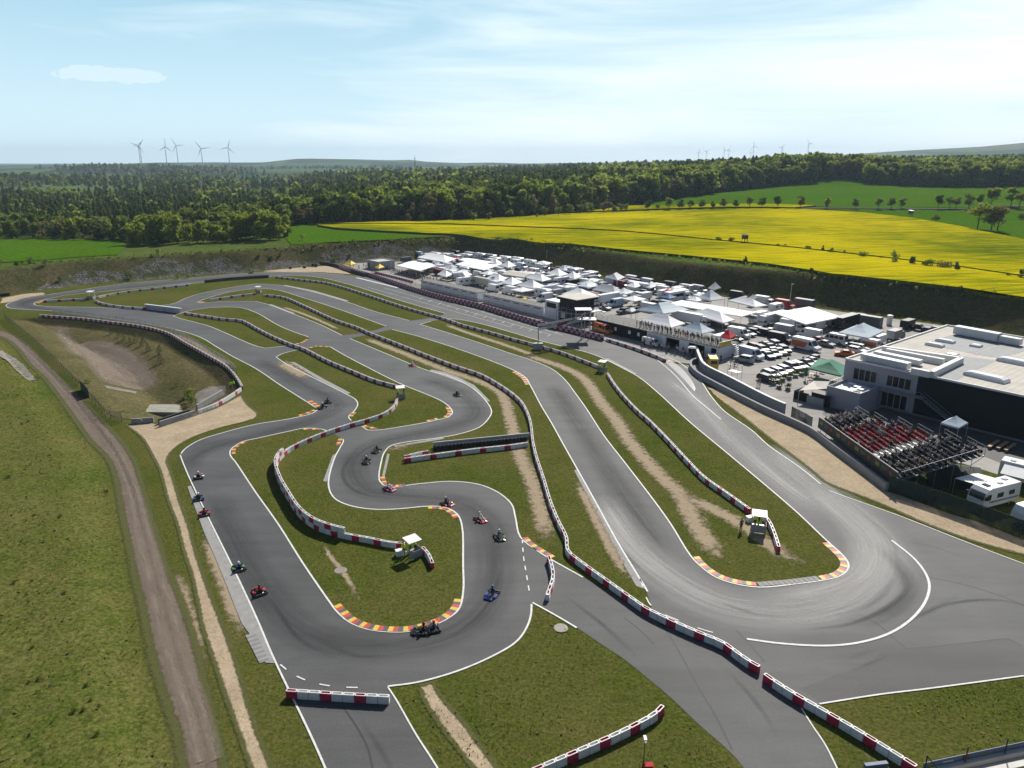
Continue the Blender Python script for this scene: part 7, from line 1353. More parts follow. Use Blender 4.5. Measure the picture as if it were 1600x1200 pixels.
# start gantry
a = Vector((*at(841, 546), 0)); b = Vector((*at(908, 531), 0)); r = thing('start_gantry', 'steel start gantry spanning the main straight', 'gantry', tuple(a)); d = b - a; L = d.length; u = d.normalized(); h = 5.0
q = MB(); q.box(-1.1, 1.1, -.6, .6, 0, 1.6); q.build('base_cabinet', mat('grey steel cabinet', (.33, .35, .35), .08), r)
q = MB(); q.tube((0, 0, 1.6), (0, 0, h + 1), .13, 6); q.build('post', POSTM, r)
q = MB(); q.tube(d, d + Vector((0, 0, h + 1.6)), .16, 6); q.tube(d + Vector((2.2, .5, 0)), d + Vector((2.2, .5, h + 1.6)), .12, 6); q.tube(d + Vector((1, 2, 0)), d + Vector((1, 2, h + 1.6)), .12, 6); q.build('tower_legs', POSTM, r)
q = MB(); n = 14; w_ = Vector((-u.y, u.x, 0)) * .5
for k in range(n):
    p0 = d * (k / n); p1 = d * ((k + 1) / n)
    for s in (-1, 1):
        for z in (h, h + 1): q.tube(p0 + w_ * s + Vector((0, 0, z)), p1 + w_ * s + Vector((0, 0, z)), .13, 5)
        q.tube(p0 + w_ * s + Vector((0, 0, h)), p1 + w_ * s + Vector((0, 0, h + 1)), .08, 4)
    q.tube(p0 + w_ + Vector((0, 0, h)), p0 - w_ + Vector((0, 0, h)), .04, 4)
q.build('truss', POSTM, r)
for k, (t0, t1, m) in enumerate(((.14, .34, TC['beige']), (.38, .62, PAINT['dark red']), (.66, .86, TC['beige']))):
    q = MB(); p0, p1 = d * t0, d * t1; o_ = w_.normalized() * -.62; q.bar(tuple(p0 + o_ + Vector((0, 0, h - .1))), tuple(p1 + o_ + Vector((0, 0, h + .25))), .06, .6); q.build('banner', m, r)
q = MB(); c = d + Vector((1.1, .9, 0)); q.box(c.x - 2.6, c.x + 2.6, c.y - 1.8, c.y + 1.8, h + .2, h + .35); q.build('platform', POSTM, r); q = MB(); q.box(c.x - 2.8, c.x + 1.4, c.y - 2, c.y + 1.6, h + 2.8, h + 2.92); q.build('platform_roof', PANW, r); q = MB()
for sx in (-2.5, 1.2):
    for sy in (-1.7, 1.4): q.tube((c.x + sx, c.y + sy, h + .35), (c.x + sx, c.y + sy, h + 2.8), .05, 5)
q.build('roof_posts', POSTM, r)
person('arms', 'white', 'black', tuple(a + c + Vector((-.8, -.5, h + .35))), -2, 'official in white standing on the gantry platform', None, 2); person('stand', 'navy', 'black', tuple(a + c + Vector((.9, .2, h + .35))), -2.4, 'official in navy standing on the gantry platform', None, 1)
# walls of the paddock side
WLL = mat('pale concrete wall', (.25, .255, .265), .12, .5, .85); WTOP = mat('white wall coping', (.66, .66, .65), .08, 1, .7)
o = wall('track_wall', [(1090, 566), (1081, 569), (1078, 574), (1082, 582), (1094, 592), (1110, 601), (1150, 622), (1200, 647), (1232, 661), (1267, 678), (1300, 703), (1340, 733), (1386, 768)], .5, 1.15, WLL, 'long pale concrete wall between the gravel bed and the paddock', 'wall', 2.5)
_pw = catmull(W([(1086, 551.5), (1092, 569), (1100, 583), (1140, 604), (1200, 636), (1236, 652)]), 5)
o = wall('paddock_wall', None, .35, 2.0, WLL, 'tall pale wall with bright coping along the paddock edge', 'wall', 2.5, world=_pw); mb = MB(); Pq = resample(_pw, 2.5)
for s0, s1 in zip(Pq, Pq[1:]): mb.bar((*s0, 2.003), (*s1, 2.003), .55, .1)
mb.build('coping', WTOP, o)
mesh_fence('windbreak_fence', W([(1236, 650), (1255, 660), (1273, 671)]), 1.8, 'short dark windbreak fence between the paddock wall and the grandstand', 'fence', MATS['dark green windbreak net'], 2.0)
mesh_fence('windbreak_fence', W([(1388, 768), (1450, 787), (1520, 812), (1600, 842), (1700, 880)]), 2.3, 'dark green windbreak fence along the gravel in front of the motorhomes', 'fence', MATS['dark green windbreak net'], 3.2, postr=.05)
# ---- grandstand: six scaffold blocks, deeper towards the right
GS = thing('grandstand', 'scaffold grandstand with red and black seats facing the hairpin', 'grandstand', (51.4, 113.8, 0), math.atan2(91.4 - 113.8, 53.0 - 51.4)); FG = local((51.4, 113.8), GS.rotation_euler[2])
SEATR = mat('red stand seat', (.19, .008, .016), .1, 5, .85, .15); SEATK = mat('black stand seat', (.014, .014, .017), .1, 5, .85, .15); SEATW = mat('bare pale tread', (.62, .62, .60), .08, 3, .6)
LB = 22.6; nb = 6; wb = LB / nb; deep = [7, 8, 10, 11, 13, 14]; rowd = .82; rise = .24; base = 2.0
mbd = MB(); mbf = MB(); mbt = MB()
seats = []
for b in range(nb):
    x0 = b * wb; nr = deep[b]
    for k in range(nr):
        y0 = .5 + k * rowd; z = base + k * rise; mbd.box(x0 + .02, x0 + wb - .02, y0, y0 + rowd, z - .1, z)
        for i in range(7):
            xx = x0 + .3 + i * .5
            seats.append((xx, y0 + .45, z, b, k, i))
    zt = base + nr * rise; yb = .5 + nr * rowd
    for xx in np.arange(x0, x0 + wb + .1, wb / 2):
        for k in range(0, nr + 1, 3): mbf.tube((xx, .5 + k * rowd, 0), (xx, .5 + k * rowd, base + k * rise - .1), .04, 5)
        mbf.tube((xx, .5, base - .15), (xx, yb, zt - .15), .05, 5); mbf.tube((xx, yb, 0), (xx, .5 + max(0, nr - 4) * rowd, zt - 1.4), .035, 4); mbf.tube((xx, yb, zt - .2), (xx, yb, zt + 1.15), .035, 5)
    for z in (.6, 1.15): mbf.tube((x0, yb, zt + z), (x0 + wb, yb, zt + z), .04, 5)
    mbf.tube((x0, yb, 1.0), (x0 + wb, yb, zt - .3), .035, 4)
    mbf.tube((x0 + wb, yb, zt + 1.15), (x0 + wb, yb - 1.7, zt + .7), .04, 5)
for k in range(deep[-1] + 1): mbf.tube((LB, .5 + k * rowd, base + k * rise), (LB, .5 + k * rowd, base + k * rise + 1.1), .02, 4)
mbf.tube((LB, .5, base + 1.1), (LB, .5 + deep[-1] * rowd, base + deep[-1] * rise + 1.1), .02, 5)
mbd.build('deck', mat('stand deck boards', (.07, .072, .076), .15, 2, .8), GS); mbf.build('scaffold', mat('galvanised scaffold', (.20, .21, .22), .1, 3, .45, metal=.4), GS)
q = MB(); q.box(0, LB, .0, .5, base - .1, base); q.build('front_walkway', RD, GS); q = MB(); q.tube((0, 0, base + 1.05), (LB, 0, base + 1.05), .06, 6); q.build('front_rail', WTOP, GS)
q = MB(); q.box(0, LB, -.1, -.04, 1.15, base + .95); fb = q.build('advertising_board', mat('dark advertising board', (.022, .026, .032), .15, 1, .5), GS)
AD = [mat('board mark ' + n, c, .1, 4, .6) for n, c in (('yellow', (.20, .20, .05)), ('grey', (.12, .125, .13)), ('red', (.24, .06, .045)), ('white', (.6, .6, .6)))]
for k in range(4):
    for j, (a, w_, m) in enumerate(((.5, 1.0, 0), (2.0, 1.5, 1), (4.0, .7, 2))):
        q = MB(); xx = k * 5.6 + a
        if xx + w_ > LB: continue
        if m == 0: q.prism([(xx, -.13), (xx + w_, -.13), (xx + w_, -.101), (xx, -.101)], 2.0, 2.6); 
        elif m == 1:
            for z in (2.0, 2.25, 2.45): q.box(xx, xx + w_ * (.6 + .4 * (z > 2.1)), -.13, -.101, z, z + .1)
        else: q.rings([[(xx + .35 + .32 * math.cos(t), y_, 2.3 + .32 * math.sin(t)) for t in np.linspace(0, 6.283, 13)[:-1]] for y_ in (-.13, -.101)])
        q.build('sponsor_mark', AD[m], fb)
def seat_mesh(m):
    mb = MB(); mb.rings([[(-.21, -.2, .3), (.21, -.2, .3), (.21, .2, .28), (-.21, .2, .28)], [(-.22, -.22, .36), (.22, -.22, .36), (.22, .2, .34), (-.22, .2, .34)]]); mb.hull([(-.21, .16, .34), (.21, .16, .34), (.21, .22, .34), (-.21, .22, .34)], [(-.2, .24, .7), (.2, .24, .7), (.2, .28, .7), (-.2, .28, .7)]); return mb.mesh('seat', m)
SMR, SMK = seat_mesh(SEATR), seat_mesh(SEATK)
def taken(b, k, i):
    h = math.sin(b * 12.9 + k * 78.2 + i * 37.7) * 43758.5; h -= math.floor(h); return h < (.86 if b == 0 else .62 if b == 1 and i < 3 else .17 if b < 4 else .36)
def bare(b, k, i): return (b in (1, 4) and i in (0, 1) and k < 10) or (b == 3 and i > 4 and k < 9)
def wpos(s): p = FG(s[0], s[1], s[2]); return p
vis = [s for s in seats if not bare(*s[3:])]; vis.sort(key=lambda s: wpos(s)[1])
rest = {0: MB(), 1: MB()}
for n_, s in enumerate(vis):
    m = 0 if s[3] in (1, 2, 3) else 1; src = (SMR, SMK)[m]
    if n_ < 100: o = obj('seat', src, GS); o.location = (s[0], s[1], s[2])
    else: rest[m].add([(v.co.x + s[0], v.co.y + s[1], v.co.z + s[2]) for v in src.vertices], [tuple(p.vertices) for p in src.polygons])
mbr_ = MB(); mbr_.add(rest[0].v, rest[0].f, 0); mbr_.add(rest[1].v, rest[1].f, 1); o = mbr_.build('seat', [SEATR, SEATK], GS); o['kind'] = 'stuff'
q = MB()
for s in seats:
    if bare(*s[3:]): q.box(s[0] - .25, s[0] + .25, s[1] - .42, s[1] - .02, s[2] + .004, s[2] + .03)
q.build('pale_tread', SEATW, GS)
n_ = 0; _rc = {}
for s in sorted(seats, key=lambda s: (s[3], s[4], s[5])):
    if taken(*s[3:]) and not bare(*s[3:]) and n_ < 175:
        n_ += 1; p = wpos(s); tp = rnd.choice(['black', 'navy', 'grey', 'white', 'navy', 'black', 'black', 'beige', 'denim', 'olive'])
        lab = 'spectator in %s, block %s from the left of the grandstand, row %d, seat %d' % (tp, ['first', 'second', 'third', 'fourth', 'fifth', 'last'][s[3]], s[4] + 1, s[5] + 1)
        person('sit', tp, rnd.choice(TRS), (p[0], p[1], p[2] + .29), GS.rotation_euler[2] + math.pi + rnd.uniform(-.25, .25), lab, 'spectators in the grandstand', rnd.randrange(4))
# ---- the hall
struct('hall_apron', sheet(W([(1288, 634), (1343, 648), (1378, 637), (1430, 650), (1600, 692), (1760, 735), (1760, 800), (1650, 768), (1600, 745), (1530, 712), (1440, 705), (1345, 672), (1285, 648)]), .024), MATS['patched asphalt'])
struct('concrete_path', sheet(W([(1478, 716), (1512, 704), (1600, 738), (1600, 752), (1560, 742)]), .036), mat('pale path concrete', (.33, .315, .29), .12, .8, .9))
HO = (72.9, 124.3); HA = R(-51.0); FH = local(HO, HA); HH = 7.2
hall = thing('indoor_hall', 'large flat roofed hall with dark cladding and a pale glazed front block', 'hall', (*HO, 0), HA)
LAV = mat('pale lavender render', (.34, .335, .38), .05, .6, .8); q = MB(); q.box(-13.5, 0, 0, 47, 0, HH); q.build('pale_block', LAV, hall); q = MB(); q.box(.01, 45, .05, 47, 0, HH); q.build('dark_wall', mat('dark corrugated cladding', (.012, .014, .019), .18, 4, .75, .2), hall)
rm, nt, out = _nodes('hall roof membrane'); p = geo(nt); w1 = N(nt, 'ShaderNodeTexWave', Scale=.28, Distortion=.2); w1.bands_direction = 'X'; nt.links.new(mapped(nt, p, (1, 1, 1), -HA), w1.inputs['Vector']); nn = noise(nt, .25, 5, .6, p)
cc = mix(nt, ramp(nt, nn.outputs['Fac'], [(.3, (.44, .405, .355)), (.7, (.56, .52, .46))]).outputs['Color'], (.36, .34, .31), ramp(nt, w1.outputs['Fac'], [(0, 1), (.06, 0)]).outputs['Color']); finish(nt, out, cc, .85, spec=.2)
q = MB(); q.box(-13.3, 45, .2, 46.8, HH, HH + .05); q.build('roof', rm, hall); q = MB()
for a in ((-13.6, 45, -.1, .2), (-13.6, 45, 46.8, 47.1), (-13.6, -13.3, .2, 46.8)): q.box(*a, HH, HH + .35)
q.build('parapet', WTOP, hall)
def hl(px, py, z):                                  # pixel on a level to hall frame
    x, y = at(px, py, z); dx, dy = x - HO[0], y - HO[1]; return (dx * math.cos(HA) + dy * math.sin(HA), -dx * math.sin(HA) + dy * math.cos(HA))
zr = HH + .05; GR = mat('grey roof sheet', (.27, .28, .28), .12, .7, .8)
for P in ([(1488, 523), (1562, 537), (1519, 552), (1462, 541), (1455, 533)], [(1520, 553), (1563, 538.5), (1600, 541), (1600, 549), (1560, 559)], [(1505, 557), (1558, 563), (1522, 580), (1490, 596), (1462, 589)]):
    q = MB(); q.prism([hl(*p, zr) for p in P], zr + .005, zr + .03); q.build('roof_patch', GR, hall)
DOME = mat('skylight dome', (.66, .68, .70), .06, 1, .3)
def dome(p0, p1, w_, h, name='skylight'):
    a, b = hl(*p0, zr), hl(*p1, zr); d = math.hypot(b[0] - a[0], b[1] - a[1]); ang = math.atan2(b[1] - a[1], b[0] - a[0]); c = ((a[0] + b[0]) / 2, (a[1] + b[1]) / 2); q = MB(); n = 7
    q.rings([[(sx * f, y_ * f, z) for sx, y_ in ((-d / 2, -w_ / 2), (d / 2, -w_ / 2), (d / 2, w_ / 2), (-d / 2, w_ / 2))] for f, z in ((1, 0), (1, h * .4), (.93, h * .75), (.7, h))]); o = q.build(name, DOME, hall); o.location = (*c, zr); o.rotation_euler = (0, 0, ang)
for p0, p1, w_, h in (((1463, 532), (1491, 537), 1.6, .6), ((1447, 538), (1474, 543), 1.6, .6), ((1517, 540), (1533, 543), 1.8, .5), ((1481, 552), (1497, 555), 1.6, .25), ((1509, 584), (1574, 599), 2.2, .8), ((1560, 562), (1620, 574), 2.2, .8), ((1524, 527), (1534, 529), 1.4, .7)): dome(p0, p1, w_, h)
DUCT = mat('galvanised duct', (.52, .55, .58), .08, 1, .45)
def duct(p0, p1, w_, h, z=.25):
    a, b = hl(*p0, zr), hl(*p1, zr); q = MB(); q.bar((*a, zr + z), (*b, zr + z), w_, h); q.build('air_duct', DUCT, hall)
    f = MB()
    for t in (.1, .5, .9): f.box(a[0] + (b[0] - a[0]) * t - .1, a[0] + (b[0] - a[0]) * t + .1, a[1] + (b[1] - a[1]) * t - .4, a[1] + (b[1] - a[1]) * t + .4, zr, zr + z)
    f.build('duct_support', POSTM, hall)
duct((1492, 522), (1560, 535), 2.0, 1.7); duct((1562, 535), (1594, 541), 1.6, 1.3); duct((1347, 563), (1419, 579), 1.6, 1.2); duct((1367, 557), (1438, 572), 1.4, .9)
for p0, p1 in (((1378, 549), (1500, 567)), ((1501, 567), (1454, 590)), ((1453, 590), (1424, 584)), ((1384, 553), (1474, 570))):
    a, b = hl(*p0, zr), hl(*p1, zr); q = MB(); q.bar((*a, zr), (*b, zr), .9, 1.15); q.build('roof_frame', WTOP, hall)
q = MB(); a = hl(1456, 545, zr)
# front openings: glazing with mullions
def glaz(u0, u1, z0, z1, n, name='window'):
    q = MB(); q.box(u0, u1, -.04, 0, z0, z1); o = q.build(name, GLZ, hall); f = MB()
    for k in range(n + 1): x = u0 + (u1 - u0) * k / n; f.box(x - .05, x + .05, -.09, -.04, z0, z1)
    f.box(u0 - .05, u1 + .05, -.09, -.04, z1, z1 + .08); f.box(u0 - .05, u1 + .05, -.09, -.04, z0 - .08, z0); f.build('frame', mat('pale window frame', (.40, .41, .43)), o)
glaz(-11.6, -7.2, 3.9, 6.0, 4); glaz(-5.3, -1.0, 4.0, 6.0, 4); glaz(-5.8, -1.2, .1, 2.7, 4, 'glass_door')
q = MB(); q.box(-8, 1.5, -1.6, -.02, 3.35, 3.5)
for k in range(8): q.tube((-8 + k * 1.36, -1.55, 3.5), (-8 + k * 1.36, -1.55, 4.5), .03, 4)
q.tube((-8, -1.55, 4.5), (1.5, -1.55, 4.5), .035, 5); q.build('balcony', mat('dark steel walkway', (.24, .25, .26), .1), hall); q = MB()
for k in range(14): q.box(1.5 + k * .42, 1.95 + k * .42, -1.6, -.4, 3.3 - k * .24, 3.38 - k * .24)
q.tube((1.5, -1.6, 4.4), (7.4, -1.6, 1.0), .04, 5); q.tube((1.5, -.4, 4.4), (7.4, -.4, 1.0), .04, 5); q.build('outside_stair', mat('dark steel walkway', (.10, .11, .12)), hall)
# terrace box left of the hall
bx = thing('terrace_annex', 'pale windowless terrace annex with railing and white tables on its roof', 'annex', (*at(1340, 646), 0), HA); q = MB(); q.box(-6.3, 0, 0, 7.2, 0, 3.2); q.build('wall', LAV, bx); q = MB()
for a in ((-6.3, 0, -.02, .22), (-6.3, -6.08, .22, 7.2), (-.22, .02, .22, 7.2)): q.box(*a, 3.2, 3.75)
q.build('parapet', LAV, bx); q = MB(); q.box(-6.08, -.22, .22, 7.2, 3.2, 3.24); q.build('roof', mat('white terrace floor', (.66, .66, .64), .06), bx); q = MB()
for k in range(8): q.tube((-6.2, .3 + k * .9, 3.75), (-6.2, .3 + k * .9, 4.6), .03, 4)
q.tube((-6.2, .3, 4.6), (-6.2, 6.6, 4.6), .03, 4); q.build('railing', POSTM, bx); FB = local(at(1340, 646), HA)
def table(x, y, z, label, m=None):
    q = MB(); r = thing('table', label, 'table', (x, y, z), HA); q.box(-.6, .6, -.4, .4, .7, .75); q.build('table_top', m or PANW, r); q = MB(); q.tube((0, 0, 0), (0, 0, .7), .05, 6); q.build('leg', POSTM, r)
for i, (a, b) in enumerate(((-2, 1.3), (-2.2, 3.2), (-3.6, 1.0), (-1.2, 2.2), (-3.8, 4.4))): table(*FB(a, b)[:2], 3.24, 'white table on the annex terrace, %s from the parapet corner' % ['nearest', 'second', 'third', 'fourth', 'farthest'][[3, 0, 1, 2, 4].index(i) if i in (3, 0, 1, 2, 4) else i])
kb = thing('bar_kiosk', 'dark timber bar kiosk with grey counter beside the annex', 'kiosk', (*at(1262, 629), 0), HA); q = MB(); q.box(-3.0, 0, 0, .1, 0, 1.7); q.box(-3.0, -2.9, .1, 3.5, 0, 1.7); q.box(.5, 4.2, .1, .2, 0, 2.2); q.build('fence_panel', DKF, kb); q = MB(); q.box(-.1, 3.2, -.4, .0, 0, 1.5); q.build('counter', PANG, kb)
sl = thing('shade_sail', 'cream shade sail stretched above the bar kiosk', 'shade sail', (*at(1270, 601, 3), 0)); P = [at(1249, 610, 2.4), at(1291, 607, 3.2), at(1297, 596, 3.6), at(1271, 595, 3.0)]; o0 = at(1270, 601, 3); q = MB(); zs = (2.4, 3.2, 3.6, 3.0); c = (sum(p[0] for p in P) / 4 - o0[0], sum(p[1] for p in P) / 4 - o0[1], 2.7)
for i in range(4): j = (i + 1) % 4; q.face([(P[i][0] - o0[0], P[i][1] - o0[1], zs[i]), (P[j][0] - o0[0], P[j][1] - o0[1], zs[j]), c])
q.build('canvas', TC['beige'], sl); q = MB()
for i in range(4): q.tube((P[i][0] - o0[0], P[i][1] - o0[1], 0), (P[i][0] - o0[0], P[i][1] - o0[1], zs[i]), .05, 5)
q.build('mast_poles', POSTM, sl)
POT = mat('grey planter', (.22, .215, .21), .1)
for i, (a, b) in enumerate([(1208, 601), (1217, 606), (1231, 609), (1214, 597), (1223, 594.5), (1233, 592), (1243, 589), (1252, 586), (1259, 584)]):
    x, y = at(a, b); r = thing('planter', 'round planter with a bushy plant, %s from the left before the green canopy' % ORD(1 + sorted([1208, 1217, 1231, 1214, 1223, 1233, 1243, 1252, 1259]).index(a)), 'planter', (x, y, .02), 0, 'planters edging the terrace'); q = MB(); q.rings([[(rr * math.cos(t), rr * math.sin(t), z) for t in np.linspace(0, 6.283, 11)[:-1]] for rr, z in ((.45, 0), (.6, .55), (.52, .55), (.5, .5))]); q.build('pot', POT, r)
    c_, _ = proto('dark', BUSH, i % 3); o = obj('foliage', c_, r); o.scale = (.13, .13, .13); o.location = (0, 0, .35)
x, y = at(1258, 594); r = thing('closed_parasol', 'closed dark green parasol standing beside the planters', 'parasol', (x, y, .02)); q = MB(); q.rings([[(rr * math.cos(t), rr * math.sin(t), z) for t in np.linspace(0, 6.283, 9)[:-1]] for rr, z in ((.3, .9), (.34, 1.1), (.16, 2.6), (.05, 2.9))]); q.build('canopy', TC['green'], r); q = MB(); q.tube((0, 0, 0), (0, 0, .9), .04, 5); q.build('pole', POSTM, r)
for i, (a, b) in enumerate([(1268, 589), (1276, 586), (1284, 583), (1275, 592), (1262, 599)]): table(*at(a, b), .02, 'wooden terrace table by the green canopy, %s from the left' % ORD(1 + sorted([1268, 1276, 1284, 1275, 1262]).index(a)), mat('timber table top', (.3, .2, .12), .15))
for i, (a, b, tp, tr) in enumerate([(1183.5, 604, 'pink', 'beige'), (1187, 605, 'grey', 'denim'), (1144, 563, 'black', 'denim'), (1141, 574, 'white', 'grey'), (1147, 578, 'red', 'black'), (1126, 566, 'black', 'navy'), (1170, 533, 'white', 'grey'), (1153, 535, 'black', 'black'), (1152, 571, 'navy', 'beige'), (1231, 569, 'grey', 'black')]):
    x, y = at(a, b); person(['stand', 'lean', 'arms'][i % 3], tp, tr, (x, y, .02), i * 1.3, 'person in a %s top walking on the car park, %s from the left' % (tp, ORD(1 + sorted([1183.5, 1187, 1144, 1141, 1147, 1126, 1170, 1153, 1152, 1231]).index(a))), 'people on the car park', i % 4)
sc_ = thing('scaffold_stand', 'small scaffold camera stand behind the paddock wall', 'scaffold', (*at(1147, 592), .02), HA); q = MB()
for a in (-1.2, 1.2):
    for b in (-.8, .8): q.tube((a, b, 0), (a, b, 3.2), .04, 5)
for z in (1.6, 3.1):
    q.tube((-1.2, -.8, z), (1.2, -.8, z), .03, 4); q.tube((-1.2, .8, z), (1.2, .8, z), .03, 4); q.tube((-1.2, -.8, z - 1.5), (1.2, -.8, z), .03, 4); q.tube((1.2, -.8, z), (1.2, .8, z), .03, 4); q.tube((-1.2, -.8, z), (-1.2, .8, z), .03, 4)
q.build('frame', POSTM, sc_); q = MB(); q.box(-1.2, 1.2, -.8, .8, 1.6, 1.66); q.build('platform', PANW, sc_)
x, y = at(1389, 507); q = MB(); q.rings([[(rr * math.cos(t), rr * math.sin(t), z) for t in np.linspace(0, 6.283, 13)[:-1]] for rr, z in ((.7, 0), (.7, 2.1), (.78, 2.15), (.78, 2.6), (.3, 2.75))]); o = q.build('water_tank', PANW); o.location = (x, y, .02); tag(o, 'white cylindrical water tank near the embankment foot', 'tank')
for (a, b, h, l) in ((1233, 482, 7.5, 'tall grey lamp post rising beside the square marquee'), (854, 414, 6, 'slim lamp post under the embankment above the campers'), (611, 428, 4.5, 'slim lamp post in the upper pit lane')):
    x, y = at(a, b); r = thing('lamp_post', l, 'lamp post', (x, y, 0)); q = MB(); q.tube((0, 0, 0), (0, 0, h), .1, 7, 0, .06); q.build('pole', POSTM, r); q = MB(); q.box(-.15, .6, -.12, .12, h, h + .14); q.build('lamp_head', PANG, r)
# ---- right hand meadow: motorhomes and bits
struct('grass_verge', sheet(W([(1388, 767), (1440, 735), (1480, 722), (1530, 742), (1600, 775), (1760, 840), (1760, 900), (1600, 844), (1520, 813), (1450, 788)]), .05), MATS['trackside grass'])
def motorhome(px, py, hx, hy, label, front=True):
    x, y = at(px, py); rz = heading((hx, hy), px, py); r = thing('motorhome', label, 'motorhome', (x, y, .05), rz, 'white motorhomes on the right meadow'); H = 3.0; pr = [(-3.6, .45), (3.4, .4), (3.55, .8), (3.5, 1.35), (3.2, 2.45), (2.7, 2.9), (2.2, H), (-3.5, H), (-3.6, 2.8)]; hw = hwf(2.3, 2.2, .95, H); q = MB(); q.extrude_profile(pr, hw); q.build('body', PAINT['white'], r)
    g = side_panes([[(2.2, 1.4), (3.2, 1.4), (2.95, 2.2), (2.2, 2.2)], [(-.2, 1.5), (1.0, 1.5), (1.0, 2.15), (-.2, 2.15)], [(-2.4, 1.55), (-1.3, 1.55), (-1.3, 2.15), (-2.4, 2.15)]], hw); cross_pane(g, (3.47, 1.45), (3.22, 2.38), hw, .14); g.build('windows', GLASS, r)
    q = side_panes([[(-3.4, .95), (2.0, .95), (2.6, 1.2), (-3.4, 1.12)]], hw, .008); q.build('side_stripe', PAINT['grey'], r)
    for a, b, w_ in ((1.9, 0, .9), (-.4, .3, .5), (-2.2, -.3, .6)): q = MB(); q.box(a - .35, a + .35, b - w_ / 2, b + w_ / 2, H, H + .1, 0, .05); q.build('roof_hatch', GLASS if a > 1 else PANG, r)
    for p_ in lamps(3.55, .85, .85, .36, .25, LAMP, 'headlight'): obj(p_[0], p_[1], r)
    for s in (-1, 1): q = MB(); q.box(3.3, 3.55, s * 1.2 - .12 + s * .1, s * 1.2 + .12 + s * .1, 1.6, 2.1); q.build('mirror', UNDER, r)
    for wx in (-1.7, 2.3):
        for s in (-1, 1): t, rim = whl(.36, .25); o = obj('wheel', t, r); o.location = (wx, s * 1.02, 0); obj('rim', rim, o)
    return r, x, y, rz
def awning(m_, L, wd, z0, z1, label, side):
    r, x, y, rz = m_; q = MB(); s = side; q.hull([(-L / 2, s * 1.22, z0 - .03), (L / 2, s * 1.22, z0 - .03), (L / 2, s * (1.22 + wd), z1 - .03), (-L / 2, s * (1.22 + wd), z1 - .03)], [(-L / 2, s * 1.22, z0), (L / 2, s * 1.22, z0), (L / 2, s * (1.22 + wd), z1), (-L / 2, s * (1.22 + wd), z1)]); q.build('awning', TC['white'], r); q = MB()
    for a in (-L / 2 + .1, L / 2 - .1): q.tube((a, s * (1.2 + wd), 0), (a, s * (1.2 + wd), z1), .03, 5)
    q.build('awning_legs', POSTM, r)
m1 = motorhome(1549, 787, -34, 9, 'white motorhome with large windscreen and open awning behind the green fence'); awning(m1, 4.4, 2.9, 2.7, 2.35, '', -1)
m2 = motorhome(1606, 757, 40, 10, 'white motorhome with long sloping awning at the right edge of the meadow'); awning(m2, 6.0, 2.3, 2.75, 1.9, '', -1)
x, y = at(1612, 816); vehicle('caravan', x, y, heading((-30, 8), 1612, 816), 'white', 'white caravan cut by the right edge beside the green fence')
x, y = at(1519, 786); q = MB(); q.box(-.5, .5, -.4, .4, 0, .9, 0, .03); q.box(-.53, .53, -.43, .43, .9, 1.0); o = q.build('cool_box', PANW); o.location = (x, y, .05); o.rotation_euler = (0, 0, .5); tag(o, 'white box standing left of the front motorhome', 'box')
tr_ = thing('dark_tent', 'dark green shed tent under the right end of the grandstand', 'tent', (*at(1487, 755), .05), R(-20)); q = MB(); q.hull([(-3, -2.2, 0), (3, -2.2, 0), (3, 2.2, 0), (-3, 2.2, 0)], [(-3, -2.2, 2.0), (3, -2.2, 2.0), (3, 2.2, 2.0), (-3, 2.2, 2.0)]); q.build('side_wall', mat('dark green tarpaulin', (.012, .028, .022), .15, 1, .7), tr_); q = MB(); q.hull([(-3.1, -2.3, 2.0), (3.1, -2.3, 2.0), (3.1, 2.3, 2.0), (-3.1, 2.3, 2.0)], [(-3.1, -.05, 2.8), (3.1, -.05, 2.8), (3.1, .05, 2.8), (-3.1, .05, 2.8)]); q.build('roof', mat('dark green tarpaulin', (.012, .028, .022)), tr_)
for i, (a, b) in enumerate(((1552, 697), (1566, 699), (1578, 702))):
    x, y = at(a, b); q = MB(); q.box(-2.2, 2.2, -.25, .25, .4, .5); q.box(-2.0, -1.8, -.2, .2, 0, .4); q.box(1.8, 2.0, -.2, .2, 0, .4); o = q.build('bench', mat('timber table top', (.3, .2, .12))); o.location = (x, y, .02); o.rotation_euler = (0, 0, R(40)); tag(o, 'long wooden bench in the shade of the hall, %s' % ['left', 'middle', 'right'][i] + ' of three', 'bench')
# ---- foreground wall with banner, lower right
A_, B_ = at(1441, 1203, .9), at(1640, 1160, .9); r = thing('bridge_parapet', 'concrete parapet with a blue banner and dark fence posts at the lower right corner', 'parapet', (*A_, 0), math.atan2(B_[1] - A_[1], B_[0] - A_[0])); L = 14.0
q = MB(); q.box(0, L, -.25, .12, 0, .85); q.box(0, L, -1.25, -.75, 0, .7); q.build('wall', mat('pale parapet concrete', (.52, .49, .44), .1, .8), r); q = MB(); q.box(0, L, -.75, -.25, 0, .45); q.build('channel', PANG, r); q = MB(); q.box(.2, L, .13, .18, .25, 1.35); bn = q.build('banner', mat('faded blue banner', (.13, .17, .25), .2, 1.2, .6), r)
q = MB(); q.prism([(.55, .10), (1.15, .10), (1.15, .128), (.55, .128)], .7, 1.25); q.build('yellow_shield', AD[0], bn)
q = MB(); q.box(1.9, 2.8, .10, .128, 1.0, 1.12); q.build('pale_mark', AD[3], bn); q = MB(); q.box(3.7, 4.3, .10, .128, .9, 1.3); q.build('red_mark', AD[2], bn); q = MB(); q.box(5.2, 6.1, .10, .128, 1.0, 1.12); q.build('pale_mark', AD[0], bn)
for k in range(5): q = MB(); q.tube((.15 + 3.6 * k, -.05, 0), (.15 + 3.6 * k, -.05, 2.3), .05, 6); q.build('post', mat('dark green post', (.03, .06, .05)), r)
